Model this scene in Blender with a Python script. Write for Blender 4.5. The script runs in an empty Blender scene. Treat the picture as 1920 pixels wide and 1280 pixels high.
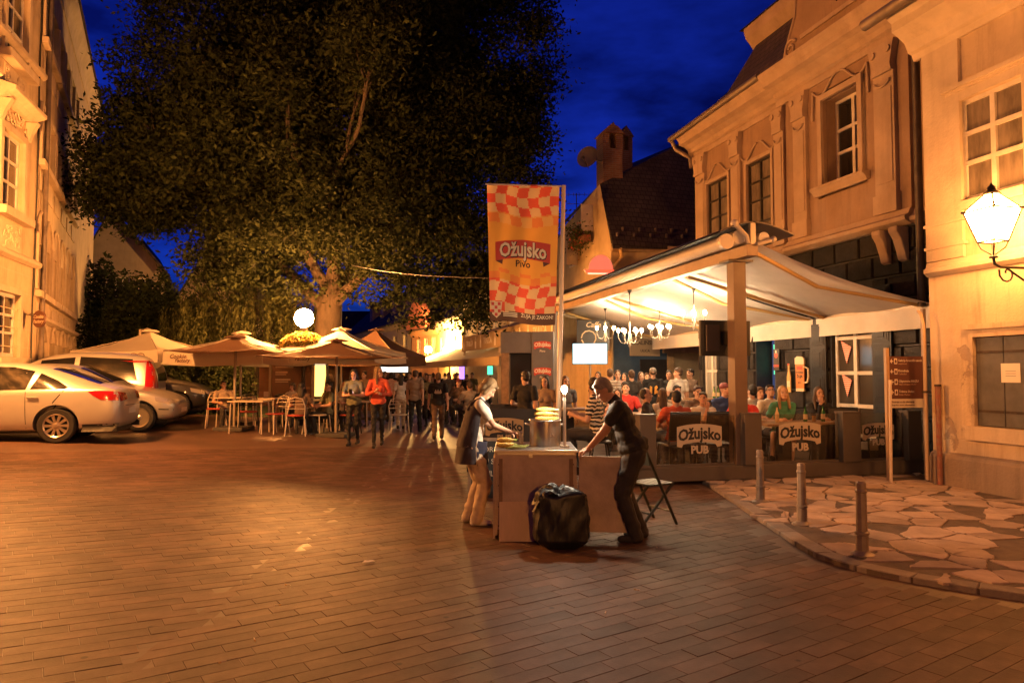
import bpy, bmesh, math, random
import numpy as np
from mathutils import Vector, Matrix
from mathutils.bvhtree import BVHTree
R = math.radians
random.seed(7); rng = np.random.default_rng(7)
sc = bpy.context.scene
C = sc.collection
# ---------------------------------------------------------------- camera
F = 1333.0; CX, CY, HZ = 960.0, 640.0, 700.0; CAMZ = 1.57
PITCH = math.atan((HZ - CY) / F)
cam_d = bpy.data.cameras.new('camera'); cam = bpy.data.objects.new('camera', cam_d); C.objects.link(cam)
cam_d.sensor_width = 36; cam_d.lens = 36 * F / 1920.0; cam_d.clip_start = 0.05; cam_d.clip_end = 3000
cam.location = (0, 0, CAMZ); cam.rotation_euler = (R(90) + PITCH, 0, 0)
sc.camera = cam
# ---------------------------------------------------------------- dusk sky
w = bpy.data.worlds.new('World'); sc.world = w; w.use_nodes = True
nt = w.node_tree; nt.nodes.clear()
out = nt.nodes.new('ShaderNodeOutputWorld'); bg = nt.nodes.new('ShaderNodeBackground')
sky = nt.nodes.new('ShaderNodeTexSky'); sky.sky_type = 'NISHITA'; sky.sun_disc = False
sky.sun_elevation = R(-3.0); sky.sun_rotation = R(-35); sky.air_density = 1.0; sky.dust_density = 0.3; sky.ozone_density = 6.0
tc = nt.nodes.new('ShaderNodeTexCoord'); mp = nt.nodes.new('ShaderNodeMapping'); mp.inputs['Scale'].default_value = (1.6, 1.6, 4.5)
nz = nt.nodes.new('ShaderNodeTexNoise'); nz.inputs['Scale'].default_value = 3.2; nz.inputs['Detail'].default_value = 6; nz.inputs['Roughness'].default_value = .55
rp = nt.nodes.new('ShaderNodeValToRGB'); rp.color_ramp.elements[0].position = .38; rp.color_ramp.elements[0].color = (.38, .36, .40, 1)
rp.color_ramp.elements[1].position = .66; rp.color_ramp.elements[1].color = (1.7, 1.75, 1.55, 1)
m1 = nt.nodes.new('ShaderNodeMixRGB'); m1.blend_type = 'MULTIPLY'; m1.inputs[0].default_value = 1
m2 = nt.nodes.new('ShaderNodeMixRGB'); m2.blend_type = 'MULTIPLY'; m2.inputs[0].default_value = 1; m2.inputs[2].default_value = (1.5, 4.2, 11.5, 1)
L = nt.links.new
L(tc.outputs['Generated'], mp.inputs[0]); L(mp.outputs[0], nz.inputs[0]); L(nz.outputs[0], rp.inputs[0])
L(sky.outputs[0], m1.inputs[1]); L(rp.outputs[0], m1.inputs[2]); L(m1.outputs[0], m2.inputs[1]); L(m2.outputs[0], bg.inputs[0]); L(bg.outputs[0], out.inputs[0])
bg.inputs[1].default_value = 0.15
sc.view_settings.view_transform = 'Standard'; sc.view_settings.look = 'None'
sc.view_settings.exposure = 0.0; sc.view_settings.gamma = 1.0
sc.cycles.use_denoising = True; sc.cycles.sample_clamp_indirect = 4.0; sc.cycles.max_bounces = 6; sc.cycles.transparent_max_bounces = 16
sc.cycles.caustics_reflective = False; sc.cycles.caustics_refractive = False

# lamp colours and powers (radiance of the glowing glass)
SODIUM = (1.0, .37, .085); WARM = (1.0, .70, .40); WHITE = (1.0, .82, .58)
GLOBE_W, LANTERN_W, CHAND_W, BULB_W, FAR_W = 1350, 150, 640, 2600, 4500

# ---------------------------------------------------------------- pixel -> place
def ray(px, py):
    a = (px - CX) / F; b = -(py - CY) / F; c, s = math.cos(PITCH), math.sin(PITCH)
    return Vector((a, c - b * s, s + b * c))
def at(px, py, Y):
    d = ray(px, py); t = Y / d.y
    return Vector((d.x * t, Y, CAMZ + d.z * t))
def G(x, y=0):
    t = -x - 2.0
    return 0.0 if t < 0 else .05 * min(t, 12.0)
def gp(px, py, dz=0.0):
    d = ray(px, py); z = 0
    for _ in range(30):
        t = (z + dz - CAMZ) / d.z; z = G(d.x * t)
    return Vector((d.x * t, d.y * t, z + dz))
def gx(px, Y):
    x = (px - CX) / F * Y
    return Vector((x, Y, G(x)))

# ---------------------------------------------------------------- materials
_M = {}
def M(name, col=(.5, .5, .5), rough=.7, metal=0., noise=0., scale=4., bump=0., bscale=60., emit=0., ecol=None, col2=None, streak=False, spec=.5, coat=0., rnd=0.):
    if name in _M: return _M[name]
    m = bpy.data.materials.new(name); m.use_nodes = True; n = m.node_tree.nodes; l = m.node_tree.links.new
    b = n['Principled BSDF']
    b.inputs['Base Color'].default_value = (*col, 1); b.inputs['Roughness'].default_value = rough; b.inputs['Metallic'].default_value = metal
    b.inputs['Specular IOR Level'].default_value = spec; b.inputs['Coat Weight'].default_value = coat
    if noise or bump or col2:
        t = n.new('ShaderNodeTexCoord'); mp = n.new('ShaderNodeMapping'); l(t.outputs['Object'], mp.inputs[0])
        if streak: mp.inputs['Scale'].default_value = (1, 1, .25)
    if noise or col2:
        z = n.new('ShaderNodeTexNoise'); z.inputs['Scale'].default_value = scale; z.inputs['Detail'].default_value = 8; z.inputs['Roughness'].default_value = .65
        l(mp.outputs[0], z.inputs[0])
        cr = n.new('ShaderNodeValToRGB'); e = cr.color_ramp.elements
        e[0].position = .32; e[1].position = .68
        c2 = col2 if col2 else tuple(c * (1 - noise) for c in col); k = 1 + noise * .5
        e[0].color = (*c2, 1); e[1].color = (*[min(1, c * k) for c in col], 1)
        l(z.outputs[0], cr.inputs[0]); src = cr.outputs[0]
        if rnd:
            oi = n.new('ShaderNodeObjectInfo'); ge = n.new('ShaderNodeNewGeometry'); ad = n.new('ShaderNodeMath'); fr = n.new('ShaderNodeMath'); fr.operation = 'FRACT'
            l(oi.outputs['Random'], ad.inputs[0]); l(ge.outputs['Random Per Island'], ad.inputs[1]); l(ad.outputs[0], fr.inputs[0])
            mr = n.new('ShaderNodeMapRange'); mr.inputs[3].default_value = 1 - rnd; mr.inputs[4].default_value = 1 + rnd * .6; l(fr.outputs[0], mr.inputs[0])
            mx = n.new('ShaderNodeMixRGB'); mx.blend_type = 'MULTIPLY'; mx.inputs[0].default_value = 1; l(src, mx.inputs[1]); l(mr.outputs[0], mx.inputs[2]); src = mx.outputs[0]
        l(src, b.inputs['Base Color'])
        mr2 = n.new('ShaderNodeMapRange'); mr2.inputs[3].default_value = min(1, rough * 1.2); mr2.inputs[4].default_value = rough * .85
        l(z.outputs[0], mr2.inputs[0]); l(mr2.outputs[0], b.inputs['Roughness'])
    if bump:
        z2 = n.new('ShaderNodeTexNoise'); z2.inputs['Scale'].default_value = bscale; z2.inputs['Detail'].default_value = 4; l(mp.outputs[0], z2.inputs[0])
        bp = n.new('ShaderNodeBump'); bp.inputs['Strength'].default_value = bump; bp.inputs['Distance'].default_value = .02; l(z2.outputs[0], bp.inputs['Height']); l(bp.outputs[0], b.inputs['Normal'])
    if emit:
        b.inputs['Emission Color'].default_value = (*(ecol or col), 1); b.inputs['Emission Strength'].default_value = emit
    _M[name] = m; return m
def plaster(name, col, dirt=(.25, .17, .11), amount=.5, peel=None, lo=.0):
    """painted plaster: mottling, vertical rain streaks, dirt that gathers low, peeled patches"""
    if name in _M: return _M[name]
    m = M(name, col, .85, noise=.19, scale=1.6, bump=.35, bscale=28)
    n = m.node_tree.nodes; l = m.node_tree.links.new; b = n['Principled BSDF']
    src = b.inputs['Base Color'].links[0].from_socket
    t = n.new('ShaderNodeTexCoord'); mp = n.new('ShaderNodeMapping'); mp.inputs['Scale'].default_value = (2.2, 2.2, .22); l(t.outputs['Object'], mp.inputs[0])
    z = n.new('ShaderNodeTexNoise'); z.inputs['Scale'].default_value = 1.6; z.inputs['Detail'].default_value = 7; z.inputs['Roughness'].default_value = .7; l(mp.outputs[0], z.inputs[0])
    cr = n.new('ShaderNodeValToRGB'); cr.color_ramp.elements[0].position = .50; cr.color_ramp.elements[1].position = .78; l(z.outputs[0], cr.inputs[0])
    mu = n.new('ShaderNodeMath'); mu.operation = 'MULTIPLY'; mu.inputs[1].default_value = amount; l(cr.outputs[0], mu.inputs[0])
    mx = n.new('ShaderNodeMixRGB'); l(mu.outputs[0], mx.inputs[0]); l(src, mx.inputs[1]); mx.inputs[2].default_value = (*dirt, 1); src = mx.outputs[0]
    if peel:
        z3 = n.new('ShaderNodeTexNoise'); z3.inputs['Scale'].default_value = 1.15; z3.inputs['Detail'].default_value = 9; z3.inputs['Roughness'].default_value = .62; l(t.outputs['Object'], z3.inputs[0])
        sx = n.new('ShaderNodeSeparateXYZ'); l(t.outputs['Object'], sx.inputs[0])
        mr = n.new('ShaderNodeMapRange'); mr.inputs[1].default_value = .2; mr.inputs[2].default_value = 3.2; mr.inputs[3].default_value = .10; mr.inputs[4].default_value = -.06; l(sx.outputs[2], mr.inputs[0])
        ad = n.new('ShaderNodeMath'); l(z3.outputs[0], ad.inputs[0]); l(mr.outputs[0], ad.inputs[1])
        c3 = n.new('ShaderNodeValToRGB'); c3.color_ramp.elements[0].position = .60; c3.color_ramp.elements[1].position = .615; l(ad.outputs[0], c3.inputs[0])
        mx3 = n.new('ShaderNodeMixRGB'); l(c3.outputs[0], mx3.inputs[0]); l(src, mx3.inputs[1]); mx3.inputs[2].default_value = (*peel, 1); src = mx3.outputs[0]
        bp = [x for x in n if x.type == 'BUMP'][0]
        b2 = n.new('ShaderNodeBump'); b2.inputs['Strength'].default_value = .6; b2.inputs['Distance'].default_value = -.015; l(c3.outputs[0], b2.inputs['Height']); l(bp.outputs[0], b2.inputs['Normal']); l(b2.outputs[0], b.inputs['Normal'])
    l(src, b.inputs['Base Color']); return m
def stripes(name, c1, c2, freq, axis=2, rough=.85, wob=0., soft=.02):
    if name in _M: return _M[name]
    m = M(name, c1, rough); n = m.node_tree.nodes; l = m.node_tree.links.new; b = n['Principled BSDF']
    t = n.new('ShaderNodeTexCoord'); wv = n.new('ShaderNodeTexWave'); wv.bands_direction = 'XYZ'[axis]; wv.inputs['Scale'].default_value = freq; wv.inputs['Distortion'].default_value = wob; wv.inputs['Detail Scale'].default_value = 2
    cr = n.new('ShaderNodeValToRGB'); e = cr.color_ramp.elements; e[0].position = .5 - soft; e[1].position = .5 + soft; e[0].color = (*c1, 1); e[1].color = (*c2, 1)
    l(t.outputs['Object'], wv.inputs[0]); l(wv.outputs[0], cr.inputs[0]); l(cr.outputs[0], b.inputs['Base Color']); return m
def tiles(name, c1, c2, mortar, sx, sz, axes='xz', rough=.8, bumps=.8, off=.5, msize=.02, rot=0.):
    """brick texture mapped by object coordinates"""
    if name in _M: return _M[name]
    m = M(name, c1, rough); n = m.node_tree.nodes; l = m.node_tree.links.new; b = n['Principled BSDF']
    t = n.new('ShaderNodeTexCoord'); s = n.new('ShaderNodeSeparateXYZ'); cb = n.new('ShaderNodeCombineXYZ'); l(t.outputs['Object'], s.inputs[0])
    ix = {'x': 0, 'y': 1, 'z': 2}
    l(s.outputs[ix[axes[0]]], cb.inputs[0]); l(s.outputs[ix[axes[1]]], cb.inputs[1])
    mp = n.new('ShaderNodeMapping'); mp.inputs['Rotation'].default_value = (0, 0, rot); l(cb.outputs[0], mp.inputs[0])
    br = n.new('ShaderNodeTexBrick'); br.offset = off; br.inputs['Scale'].default_value = 1; br.inputs['Brick Width'].default_value = sx; br.inputs['Row Height'].default_value = sz
    br.inputs['Mortar Size'].default_value = msize; br.inputs['Color1'].default_value = (*c1, 1); br.inputs['Color2'].default_value = (*c2, 1); br.inputs['Mortar'].default_value = (*mortar, 1)
    l(mp.outputs[0], br.inputs[0])
    z = n.new('ShaderNodeTexNoise'); z.inputs['Scale'].default_value = 1.1; z.inputs['Detail'].default_value = 8; l(t.outputs['Object'], z.inputs[0])
    mr = n.new('ShaderNodeMapRange'); mr.inputs[1].default_value = .3; mr.inputs[2].default_value = .7; mr.inputs[3].default_value = .6; mr.inputs[4].default_value = 1.2; l(z.outputs[0], mr.inputs[0])
    mx = n.new('ShaderNodeMixRGB'); mx.blend_type = 'MULTIPLY'; mx.inputs[0].default_value = 1; l(br.outputs[0], mx.inputs[1]); l(mr.outputs[0], mx.inputs[2]); l(mx.outputs[0], b.inputs['Base Color'])
    bp = n.new('ShaderNodeBump'); bp.inputs['Strength'].default_value = bumps; bp.inputs['Distance'].default_value = -.02; l(br.outputs['Fac'], bp.inputs['Height']); l(bp.outputs[0], b.inputs['Normal'])
    return m
def glassmat(name, tint=(.9, .9, .9), gloss=.12):
    if name in _M: return _M[name]
    m = bpy.data.materials.new(name); m.use_nodes = True; n = m.node_tree.nodes; l = m.node_tree.links.new; n.clear()
    o = n.new('ShaderNodeOutputMaterial'); tr = n.new('ShaderNodeBsdfTransparent'); tr.inputs[0].default_value = (*tint, 1); gl = n.new('ShaderNodeBsdfGlossy'); gl.inputs['Roughness'].default_value = .03
    fr = n.new('ShaderNodeFresnel'); fr.inputs[0].default_value = 1.5
    mx = n.new('ShaderNodeMixShader'); l(fr.outputs[0], mx.inputs[0]); l(tr.outputs[0], mx.inputs[1]); l(gl.outputs[0], mx.inputs[2]); l(mx.outputs[0], o.inputs[0])
    _M[name] = m; return m
def glow(name, col, strength):
    if name in _M: return _M[name]
    m = bpy.data.materials.new(name); m.use_nodes = True; n = m.node_tree.nodes; n.clear()
    o = n.new('ShaderNodeOutputMaterial'); e = n.new('ShaderNodeEmission'); e.inputs[0].default_value = (*col, 1); e.inputs[1].default_value = strength
    m.node_tree.links.new(e.outputs[0], o.inputs[0]); _M[name] = m; return m
def thin(name, col, trans=.5, rough=.9, noise=.1):
    """cloth that lets light through"""
    if name in _M: return _M[name]
    m = M(name, col, rough, noise=noise, scale=3); n = m.node_tree.nodes; l = m.node_tree.links.new; b = n['Principled BSDF']; o = n['Material Output']
    t = n.new('ShaderNodeBsdfTranslucent'); t.inputs[0].default_value = (*col, 1); mx = n.new('ShaderNodeMixShader'); mx.inputs[0].default_value = trans
    l(b.outputs[0], mx.inputs[1]); l(t.outputs[0], mx.inputs[2]); l(mx.outputs[0], o.inputs[0]); return m

# ---------------------------------------------------------------- mesh builder
class MB:
    def __init__(s): s.v = []; s.f = []; s.mi = []; s.T = None
    def add(s, vs, fs, mi=0):
        o = len(s.v)
        if s.T is not None: vs = [s.T @ Vector(p) for p in vs]
        s.v += [tuple(p) for p in vs]; s.f += [tuple(i + o for i in f) for f in fs]; s.mi += [mi] * len(fs); return s
    def box(s, x0, x1, y0, y1, z0, z1, mi=0):
        if x0 > x1: x0, x1 = x1, x0
        if y0 > y1: y0, y1 = y1, y0
        if z0 > z1: z0, z1 = z1, z0
        v = [(x0, y0, z0), (x1, y0, z0), (x1, y1, z0), (x0, y1, z0), (x0, y0, z1), (x1, y0, z1), (x1, y1, z1), (x0, y1, z1)]
        return s.add(v, [(0, 3, 2, 1), (4, 5, 6, 7), (0, 1, 5, 4), (1, 2, 6, 5), (2, 3, 7, 6), (3, 0, 4, 7)], mi)
    def quad(s, a, b, c, d, mi=0): return s.add([a, b, c, d], [(0, 1, 2, 3)], mi)
    def poly(s, pts, mi=0): return s.add(pts, [tuple(range(len(pts)))], mi)
    def cyl(s, p0, p1, r0, r1=None, n=12, mi=0, cap=True): return s.tube([p0, p1], [r0, r0 if r1 is None else r1], n, mi, cap)
    def tube(s, pts, r, n=8, mi=0, cap=True):
        pts = [Vector(p) for p in pts]; k = len(pts); rr = list(r) if isinstance(r, (list, tuple)) else [r] * k
        vs = []; d0 = (pts[1] - pts[0]).normalized(); ref = Vector((0, 0, 1)) if abs(d0.z) < .9 else Vector((1, 0, 0)); A = d0.cross(ref).normalized()
        for i, p in enumerate(pts):
            d = (pts[min(i + 1, k - 1)] - pts[max(i - 1, 0)]).normalized(); A = (A - d * A.dot(d)).normalized(); B = d.cross(A)
            vs += [p + (A * math.cos(2 * math.pi * j / n) + B * math.sin(2 * math.pi * j / n)) * rr[i] for j in range(n)]
        fs = [(i * n + j, i * n + (j + 1) % n, (i + 1) * n + (j + 1) % n, (i + 1) * n + j) for i in range(k - 1) for j in range(n)]
        if cap: fs += [tuple(range(n))[::-1], tuple(range((k - 1) * n, k * n))]
        return s.add(vs, fs, mi)
    def lathe(s, prof, n=20, c=(0, 0, 0), mi=0, cap=True, M4=None):
        vs = [(c[0] + r * math.cos(2 * math.pi * j / n), c[1] + r * math.sin(2 * math.pi * j / n), c[2] + z) for r, z in prof for j in range(n)]
        if M4 is not None: vs = [M4 @ Vector(v) for v in vs]
        k = len(prof); fs = [(i * n + j, i * n + (j + 1) % n, (i + 1) * n + (j + 1) % n, (i + 1) * n + j) for i in range(k - 1) for j in range(n)]
        if cap: fs += [tuple(range(n))[::-1], tuple(range((k - 1) * n, k * n))]
        return s.add(vs, fs, mi)
    def prism(s, poly, y0, y1, mi=0):
        """polygon in (x, z), extruded along y"""
        n = len(poly); v = [(x, y0, z) for x, z in poly] + [(x, y1, z) for x, z in poly]
        return s.add(v, [tuple(range(n)), tuple(range(n, 2 * n))[::-1]] + [(i, i + n, (i + 1) % n + n, (i + 1) % n) for i in range(n)], mi)
    def slab(s, poly, z0, z1, mi=0):
        """polygon in (x, y), extruded along z"""
        n = len(poly); v = [(x, y, z0) for x, y in poly] + [(x, y, z1) for x, y in poly]
        return s.add(v, [tuple(range(n))[::-1], tuple(range(n, 2 * n))] + [(i, (i + 1) % n, (i + 1) % n + n, i + n) for i in range(n)], mi)
    def xprism(s, poly, x0, x1, mi=0):
        """polygon in (y, z), extruded along x"""
        n = len(poly); v = [(x0, y, z) for y, z in poly] + [(x1, y, z) for y, z in poly]
        return s.add(v, [tuple(range(n)), tuple(range(n, 2 * n))[::-1]] + [(i, i + n, (i + 1) % n + n, (i + 1) % n) for i in range(n)], mi)
    def ball(s, c, r, n=14, m=9, mi=0):
        r = (r, r, r) if not isinstance(r, (tuple, list)) else r
        vs = [(c[0], c[1], c[2] - r[2])] + [(c[0] + r[0] * math.sin(math.pi * i / m) * math.cos(2 * math.pi * j / n), c[1] + r[1] * math.sin(math.pi * i / m) * math.sin(2 * math.pi * j / n), c[2] - r[2] * math.cos(math.pi * i / m)) for i in range(1, m) for j in range(n)] + [(c[0], c[1], c[2] + r[2])]
        fs = [(0, 1 + (j + 1) % n, 1 + j) for j in range(n)] + [(1 + i * n + j, 1 + i * n + (j + 1) % n, 1 + (i + 1) * n + (j + 1) % n, 1 + (i + 1) * n + j) for i in range(m - 2) for j in range(n)]
        e = len(vs) - 1; o = 1 + (m - 2) * n; fs += [(o + j, o + (j + 1) % n, e) for j in range(n)]
        return s.add(vs, fs, mi)
    def mesh(s, name):
        me = bpy.data.meshes.new(name); me.from_pydata(s.v, [], s.f); me.polygons.foreach_set('material_index', s.mi)
        bm = bmesh.new(); bm.from_mesh(me); bmesh.ops.recalc_face_normals(bm, faces=bm.faces); bm.to_mesh(me); bm.free(); me.update(); return me
    def build(s, name, mats, parent=None, smooth=False, bevel=0, loc=None, rz=0):
        me = s.mesh(name)
        for m in (mats if isinstance(mats, (list, tuple)) else [mats]): me.materials.append(m)
        if smooth: smooth_mesh(me)
        o = link(name, me, parent)
        if loc is not None: o.location = loc; o.rotation_euler = (0, 0, rz)
        if bevel:
            b = o.modifiers.new('bevel', 'BEVEL'); b.width = bevel; b.segments = 2; b.limit_method = 'ANGLE'
        return o
def smooth_mesh(me, ang=40):
    me.polygons.foreach_set('use_smooth', [True] * len(me.polygons))
    try: me.set_sharp_from_angle(angle=R(ang))
    except Exception: pass
def link(name, me, parent=None):
    o = bpy.data.objects.new(name, me); C.objects.link(o)
    if parent is not None: o.parent = parent
    return o
def tag(o, label=None, cat=None, group=None, kind=None):
    if label: o['label'] = label
    if cat: o['category'] = cat
    if group: o['group'] = group
    if kind: o['kind'] = kind
    return o
def thing(name, label, cat, loc=(0, 0, 0), rz=0., group=None):
    o = link(name, None); o.location = loc; o.rotation_euler = (0, 0, rz); o.empty_display_size = .2
    return tag(o, label, cat, group)
def part(name, mats, parent, fn, smooth=False, bevel=0):
    b = MB(); fn(b); return b.build(name, mats, parent, smooth, bevel)
def box(name, mats, parent, *dims, bevel=0):
    b = MB(); b.box(*dims); return b.build(name, mats, parent, False, bevel)
def kids(o): return [c for c in bpy.data.objects if c.parent == o]
def dup(root, loc=None, rz=None, label=None, name=None):
    def cp(o, par):
        c = o.copy(); C.objects.link(c); c.parent = par
        for ch in list(o.children): cp(ch, c)
        return c
    r = cp(root, None)
    if loc is not None: r.location = loc
    if rz is not None: r.rotation_euler = (0, 0, rz)
    if label: r['label'] = label
    return r
def arc(x, y, k):  # bend upwards: the middle of a word stands higher
    return y - k * x * x
def text_mesh(body, size, ext=.002, off=0., bend=0., sx=1.0, grow=0., shear=0.):
    cu = bpy.data.curves.new('lettering', 'FONT'); cu.body = body; cu.size = size; cu.align_x = 'CENTER'; cu.align_y = 'CENTER'; cu.extrude = ext; cu.offset = off; cu.resolution_u = 2; cu.shear = shear
    o = bpy.data.objects.new('tmp', cu); C.objects.link(o); dg = bpy.context.evaluated_depsgraph_get(); dg.update()
    me = bpy.data.meshes.new_from_object(o.evaluated_get(dg)); bpy.data.objects.remove(o); bpy.data.curves.remove(cu)
    n = len(me.vertices); a = np.empty(n * 3, 'f'); me.vertices.foreach_get('co', a); a = a.reshape(-1, 3)
    a[:, 0] *= sx
    if grow: a[:, 1] *= 1 + grow * (1 - (a[:, 0] / max(1e-6, np.abs(a[:, 0]).max())) ** 2)
    if bend: a[:, 1] -= bend * a[:, 0] ** 2
    me.vertices.foreach_set('co', a.ravel()); me.update(); return me
def text(body, size, mat, parent, x, y, z, name='lettering', **k):
    """lettering on a face that looks along +y of its parent"""
    me = text_mesh(body, size, **k); a = np.empty(len(me.vertices) * 3, 'f'); me.vertices.foreach_get('co', a); a = a.reshape(-1, 3)
    b = np.stack([x - a[:, 0], y + a[:, 2], z + a[:, 1]], 1); me.vertices.foreach_set('co', b.astype('f').ravel()); me.update(); me.materials.clear(); me.materials.append(mat)
    return link(name, me, parent)
def fillgrid(poly, step):
    """triangulated filled polygon (2-D) with inner points so that it can follow a curved surface"""
    bm = bmesh.new(); vs = [bm.verts.new((x, y, 0)) for x, y in poly]; bm.faces.new(vs)
    xs = [p[0] for p in poly]; ys = [p[1] for p in poly]
    x = min(xs) + step
    while x < max(xs): bmesh.ops.bisect_plane(bm, geom=bm.verts[:] + bm.edges[:] + bm.faces[:], plane_co=(x, 0, 0), plane_no=(1, 0, 0)); x += step
    y = min(ys) + step
    while y < max(ys): bmesh.ops.bisect_plane(bm, geom=bm.verts[:] + bm.edges[:] + bm.faces[:], plane_co=(0, y, 0), plane_no=(0, 1, 0)); y += step
    bmesh.ops.triangulate(bm, faces=bm.faces[:]); bm.verts.index_update()
    r = [tuple(v.co[:2]) for v in bm.verts], [tuple(v.index for v in f.verts) for f in bm.faces]; bm.free(); return r
def deep(m): return m
# ================================================================ the setting
ST = R(14.5)                                   # the street runs 14.5 degrees to the left of the view
U = Vector((-math.sin(ST), math.cos(ST), 0)); V = Vector((math.cos(ST), math.sin(ST), 0))
RZ_R = R(104.5)                                # right-hand facades: x along the street, y out of the wall
W0 = Vector((5.92, 10.05, 0)); W1 = W0 + V * .8
TA = R(13); TV = Vector((math.cos(TA), math.sin(TA), 0)); TU = Vector((-math.sin(TA), math.cos(TA), 0)); T0 = Vector((1.81, 10.06, 0))
def fac(px, py, O, rz):
    """where the ray of a pixel meets the facade that starts at O and runs along rz: (distance along, height)"""
    d = ray(px, py); dx, dy = math.cos(rz), math.sin(rz)
    # O + s*dir = t*d
    det = dx * -d.y + dy * d.x
    s = (-O.x * -d.y - O.y * d.x) / det if abs(det) > 1e-9 else 0
    t = (O.x + s * dx) / d.x if abs(d.x) > abs(d.y) * .05 else (O.y + s * dy) / d.y
    return s, CAMZ + d.z * t
asphalt = M('asphalt', (.125, .088, .065), .8, noise=.4, scale=6, bump=.4, bscale=90)
mortar = M('joint_dirt', (.035, .03, .026), .9, noise=.3, scale=9)
PROW = R(34)
roadmat = tiles('paving_far', (.122, .068, .045), (.105, .058, .039), (.065, .037, .026), .36, .128, 'xy', .5, .25, .5, .004, -PROW)
paver_m = M('granite_paver', (.128, .070, .046), .56, noise=.25, scale=3.5, bump=.22, bscale=140, rnd=.30, spec=.24)
def stains(m):
    """dirt patches, gum and wear that run across many pavers"""
    n = m.node_tree.nodes; l = m.node_tree.links.new; b = n['Principled BSDF']; src = b.inputs['Base Color'].links[0].from_socket
    g = n.new('ShaderNodeNewGeometry'); prev = src
    for sc_, lo, hi, a, c in ((.55, .35, .68, .62, 1.12), (2.6, .40, .62, .80, 1.06)):
        z = n.new('ShaderNodeTexNoise'); z.inputs['Scale'].default_value = sc_; z.inputs['Detail'].default_value = 7; z.inputs['Roughness'].default_value = .6; l(g.outputs['Position'], z.inputs[0])
        mr = n.new('ShaderNodeMapRange'); mr.inputs[1].default_value = lo; mr.inputs[2].default_value = hi; mr.inputs[3].default_value = a; mr.inputs[4].default_value = c; l(z.outputs[0], mr.inputs[0])
        mx = n.new('ShaderNodeMixRGB'); mx.blend_type = 'MULTIPLY'; mx.inputs[0].default_value = 1; l(prev, mx.inputs[1]); l(mr.outputs[0], mx.inputs[2]); prev = mx.outputs[0]
    v = n.new('ShaderNodeTexVoronoi'); v.inputs['Scale'].default_value = 3.2; l(g.outputs['Position'], v.inputs[0])
    cr = n.new('ShaderNodeValToRGB'); cr.color_ramp.elements[0].position = .045; cr.color_ramp.elements[0].color = (.35, .35, .35, 1); cr.color_ramp.elements[1].position = .07; l(v.outputs['Distance'], cr.inputs[0])
    mx = n.new('ShaderNodeMixRGB'); mx.blend_type = 'MULTIPLY'; mx.inputs[0].default_value = 1; l(prev, mx.inputs[1]); l(cr.outputs[0], mx.inputs[2]); l(mx.outputs[0], b.inputs['Base Color'])
stains(paver_m)
def sheet(name, x0, x1, y0, y1, dx, dy, z, mat):
    xs = np.arange(x0, x1 + .01, dx); ys = np.arange(y0, y1 + .01, dy); b = MB()
    b.v = [(x, y, G(x) + z) for y in ys for x in xs]; n = len(xs)
    b.f = [(j * n + i, j * n + i + 1, (j + 1) * n + i + 1, (j + 1) * n + i) for j in range(len(ys) - 1) for i in range(n - 1)]; b.mi = [0] * len(b.f)
    return b.build(name, mat)
road = sheet('road', -160, 160, -40, 400, 2, 20, 0, roadmat); tag(road, kind='structure')
# kerb line of the raised pavement on the right
K = [(2.74, 9.9), (2.70, 9.0), (2.66, 8.1), (2.62, 7.3), (2.59, 6.6), (2.58, 6.2), (2.66, 5.86), (2.85, 5.56), (3.26, 5.19), (3.62, 4.93), (4.2, 4.6), (5.0, 4.25), (6.0, 3.95), (7.4, 3.7)]
WALLN = W0 + U * -6.4
pave_poly = K + [(WALLN.x, WALLN.y), (W0.x, W0.y), (6.28, 11.05), (2.72, 10.24)]
def inside(p, poly):
    x, y = p; c = False; n = len(poly)
    for i in range(n):
        x0, y0 = poly[i]; x1, y1 = poly[(i + 1) % n]
        if (y0 > y) != (y1 > y) and x < (x1 - x0) * (y - y0) / (y1 - y0) + x0: c = not c
    return c
ZP = .04
pavement = part('pavement', [asphalt], None, lambda b: b.slab(pave_poly, -.05, ZP)); tag(pavement, kind='structure')
stone_m = M('limestone_slab', (.46, .34, .26), .8, noise=.35, scale=2.5, bump=.3, bscale=40, rnd=.22)
kerb_m = M('kerb_granite', (.24, .19, .155), .7, noise=.3, scale=5, bump=.4, bscale=70, rnd=.15)
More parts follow.
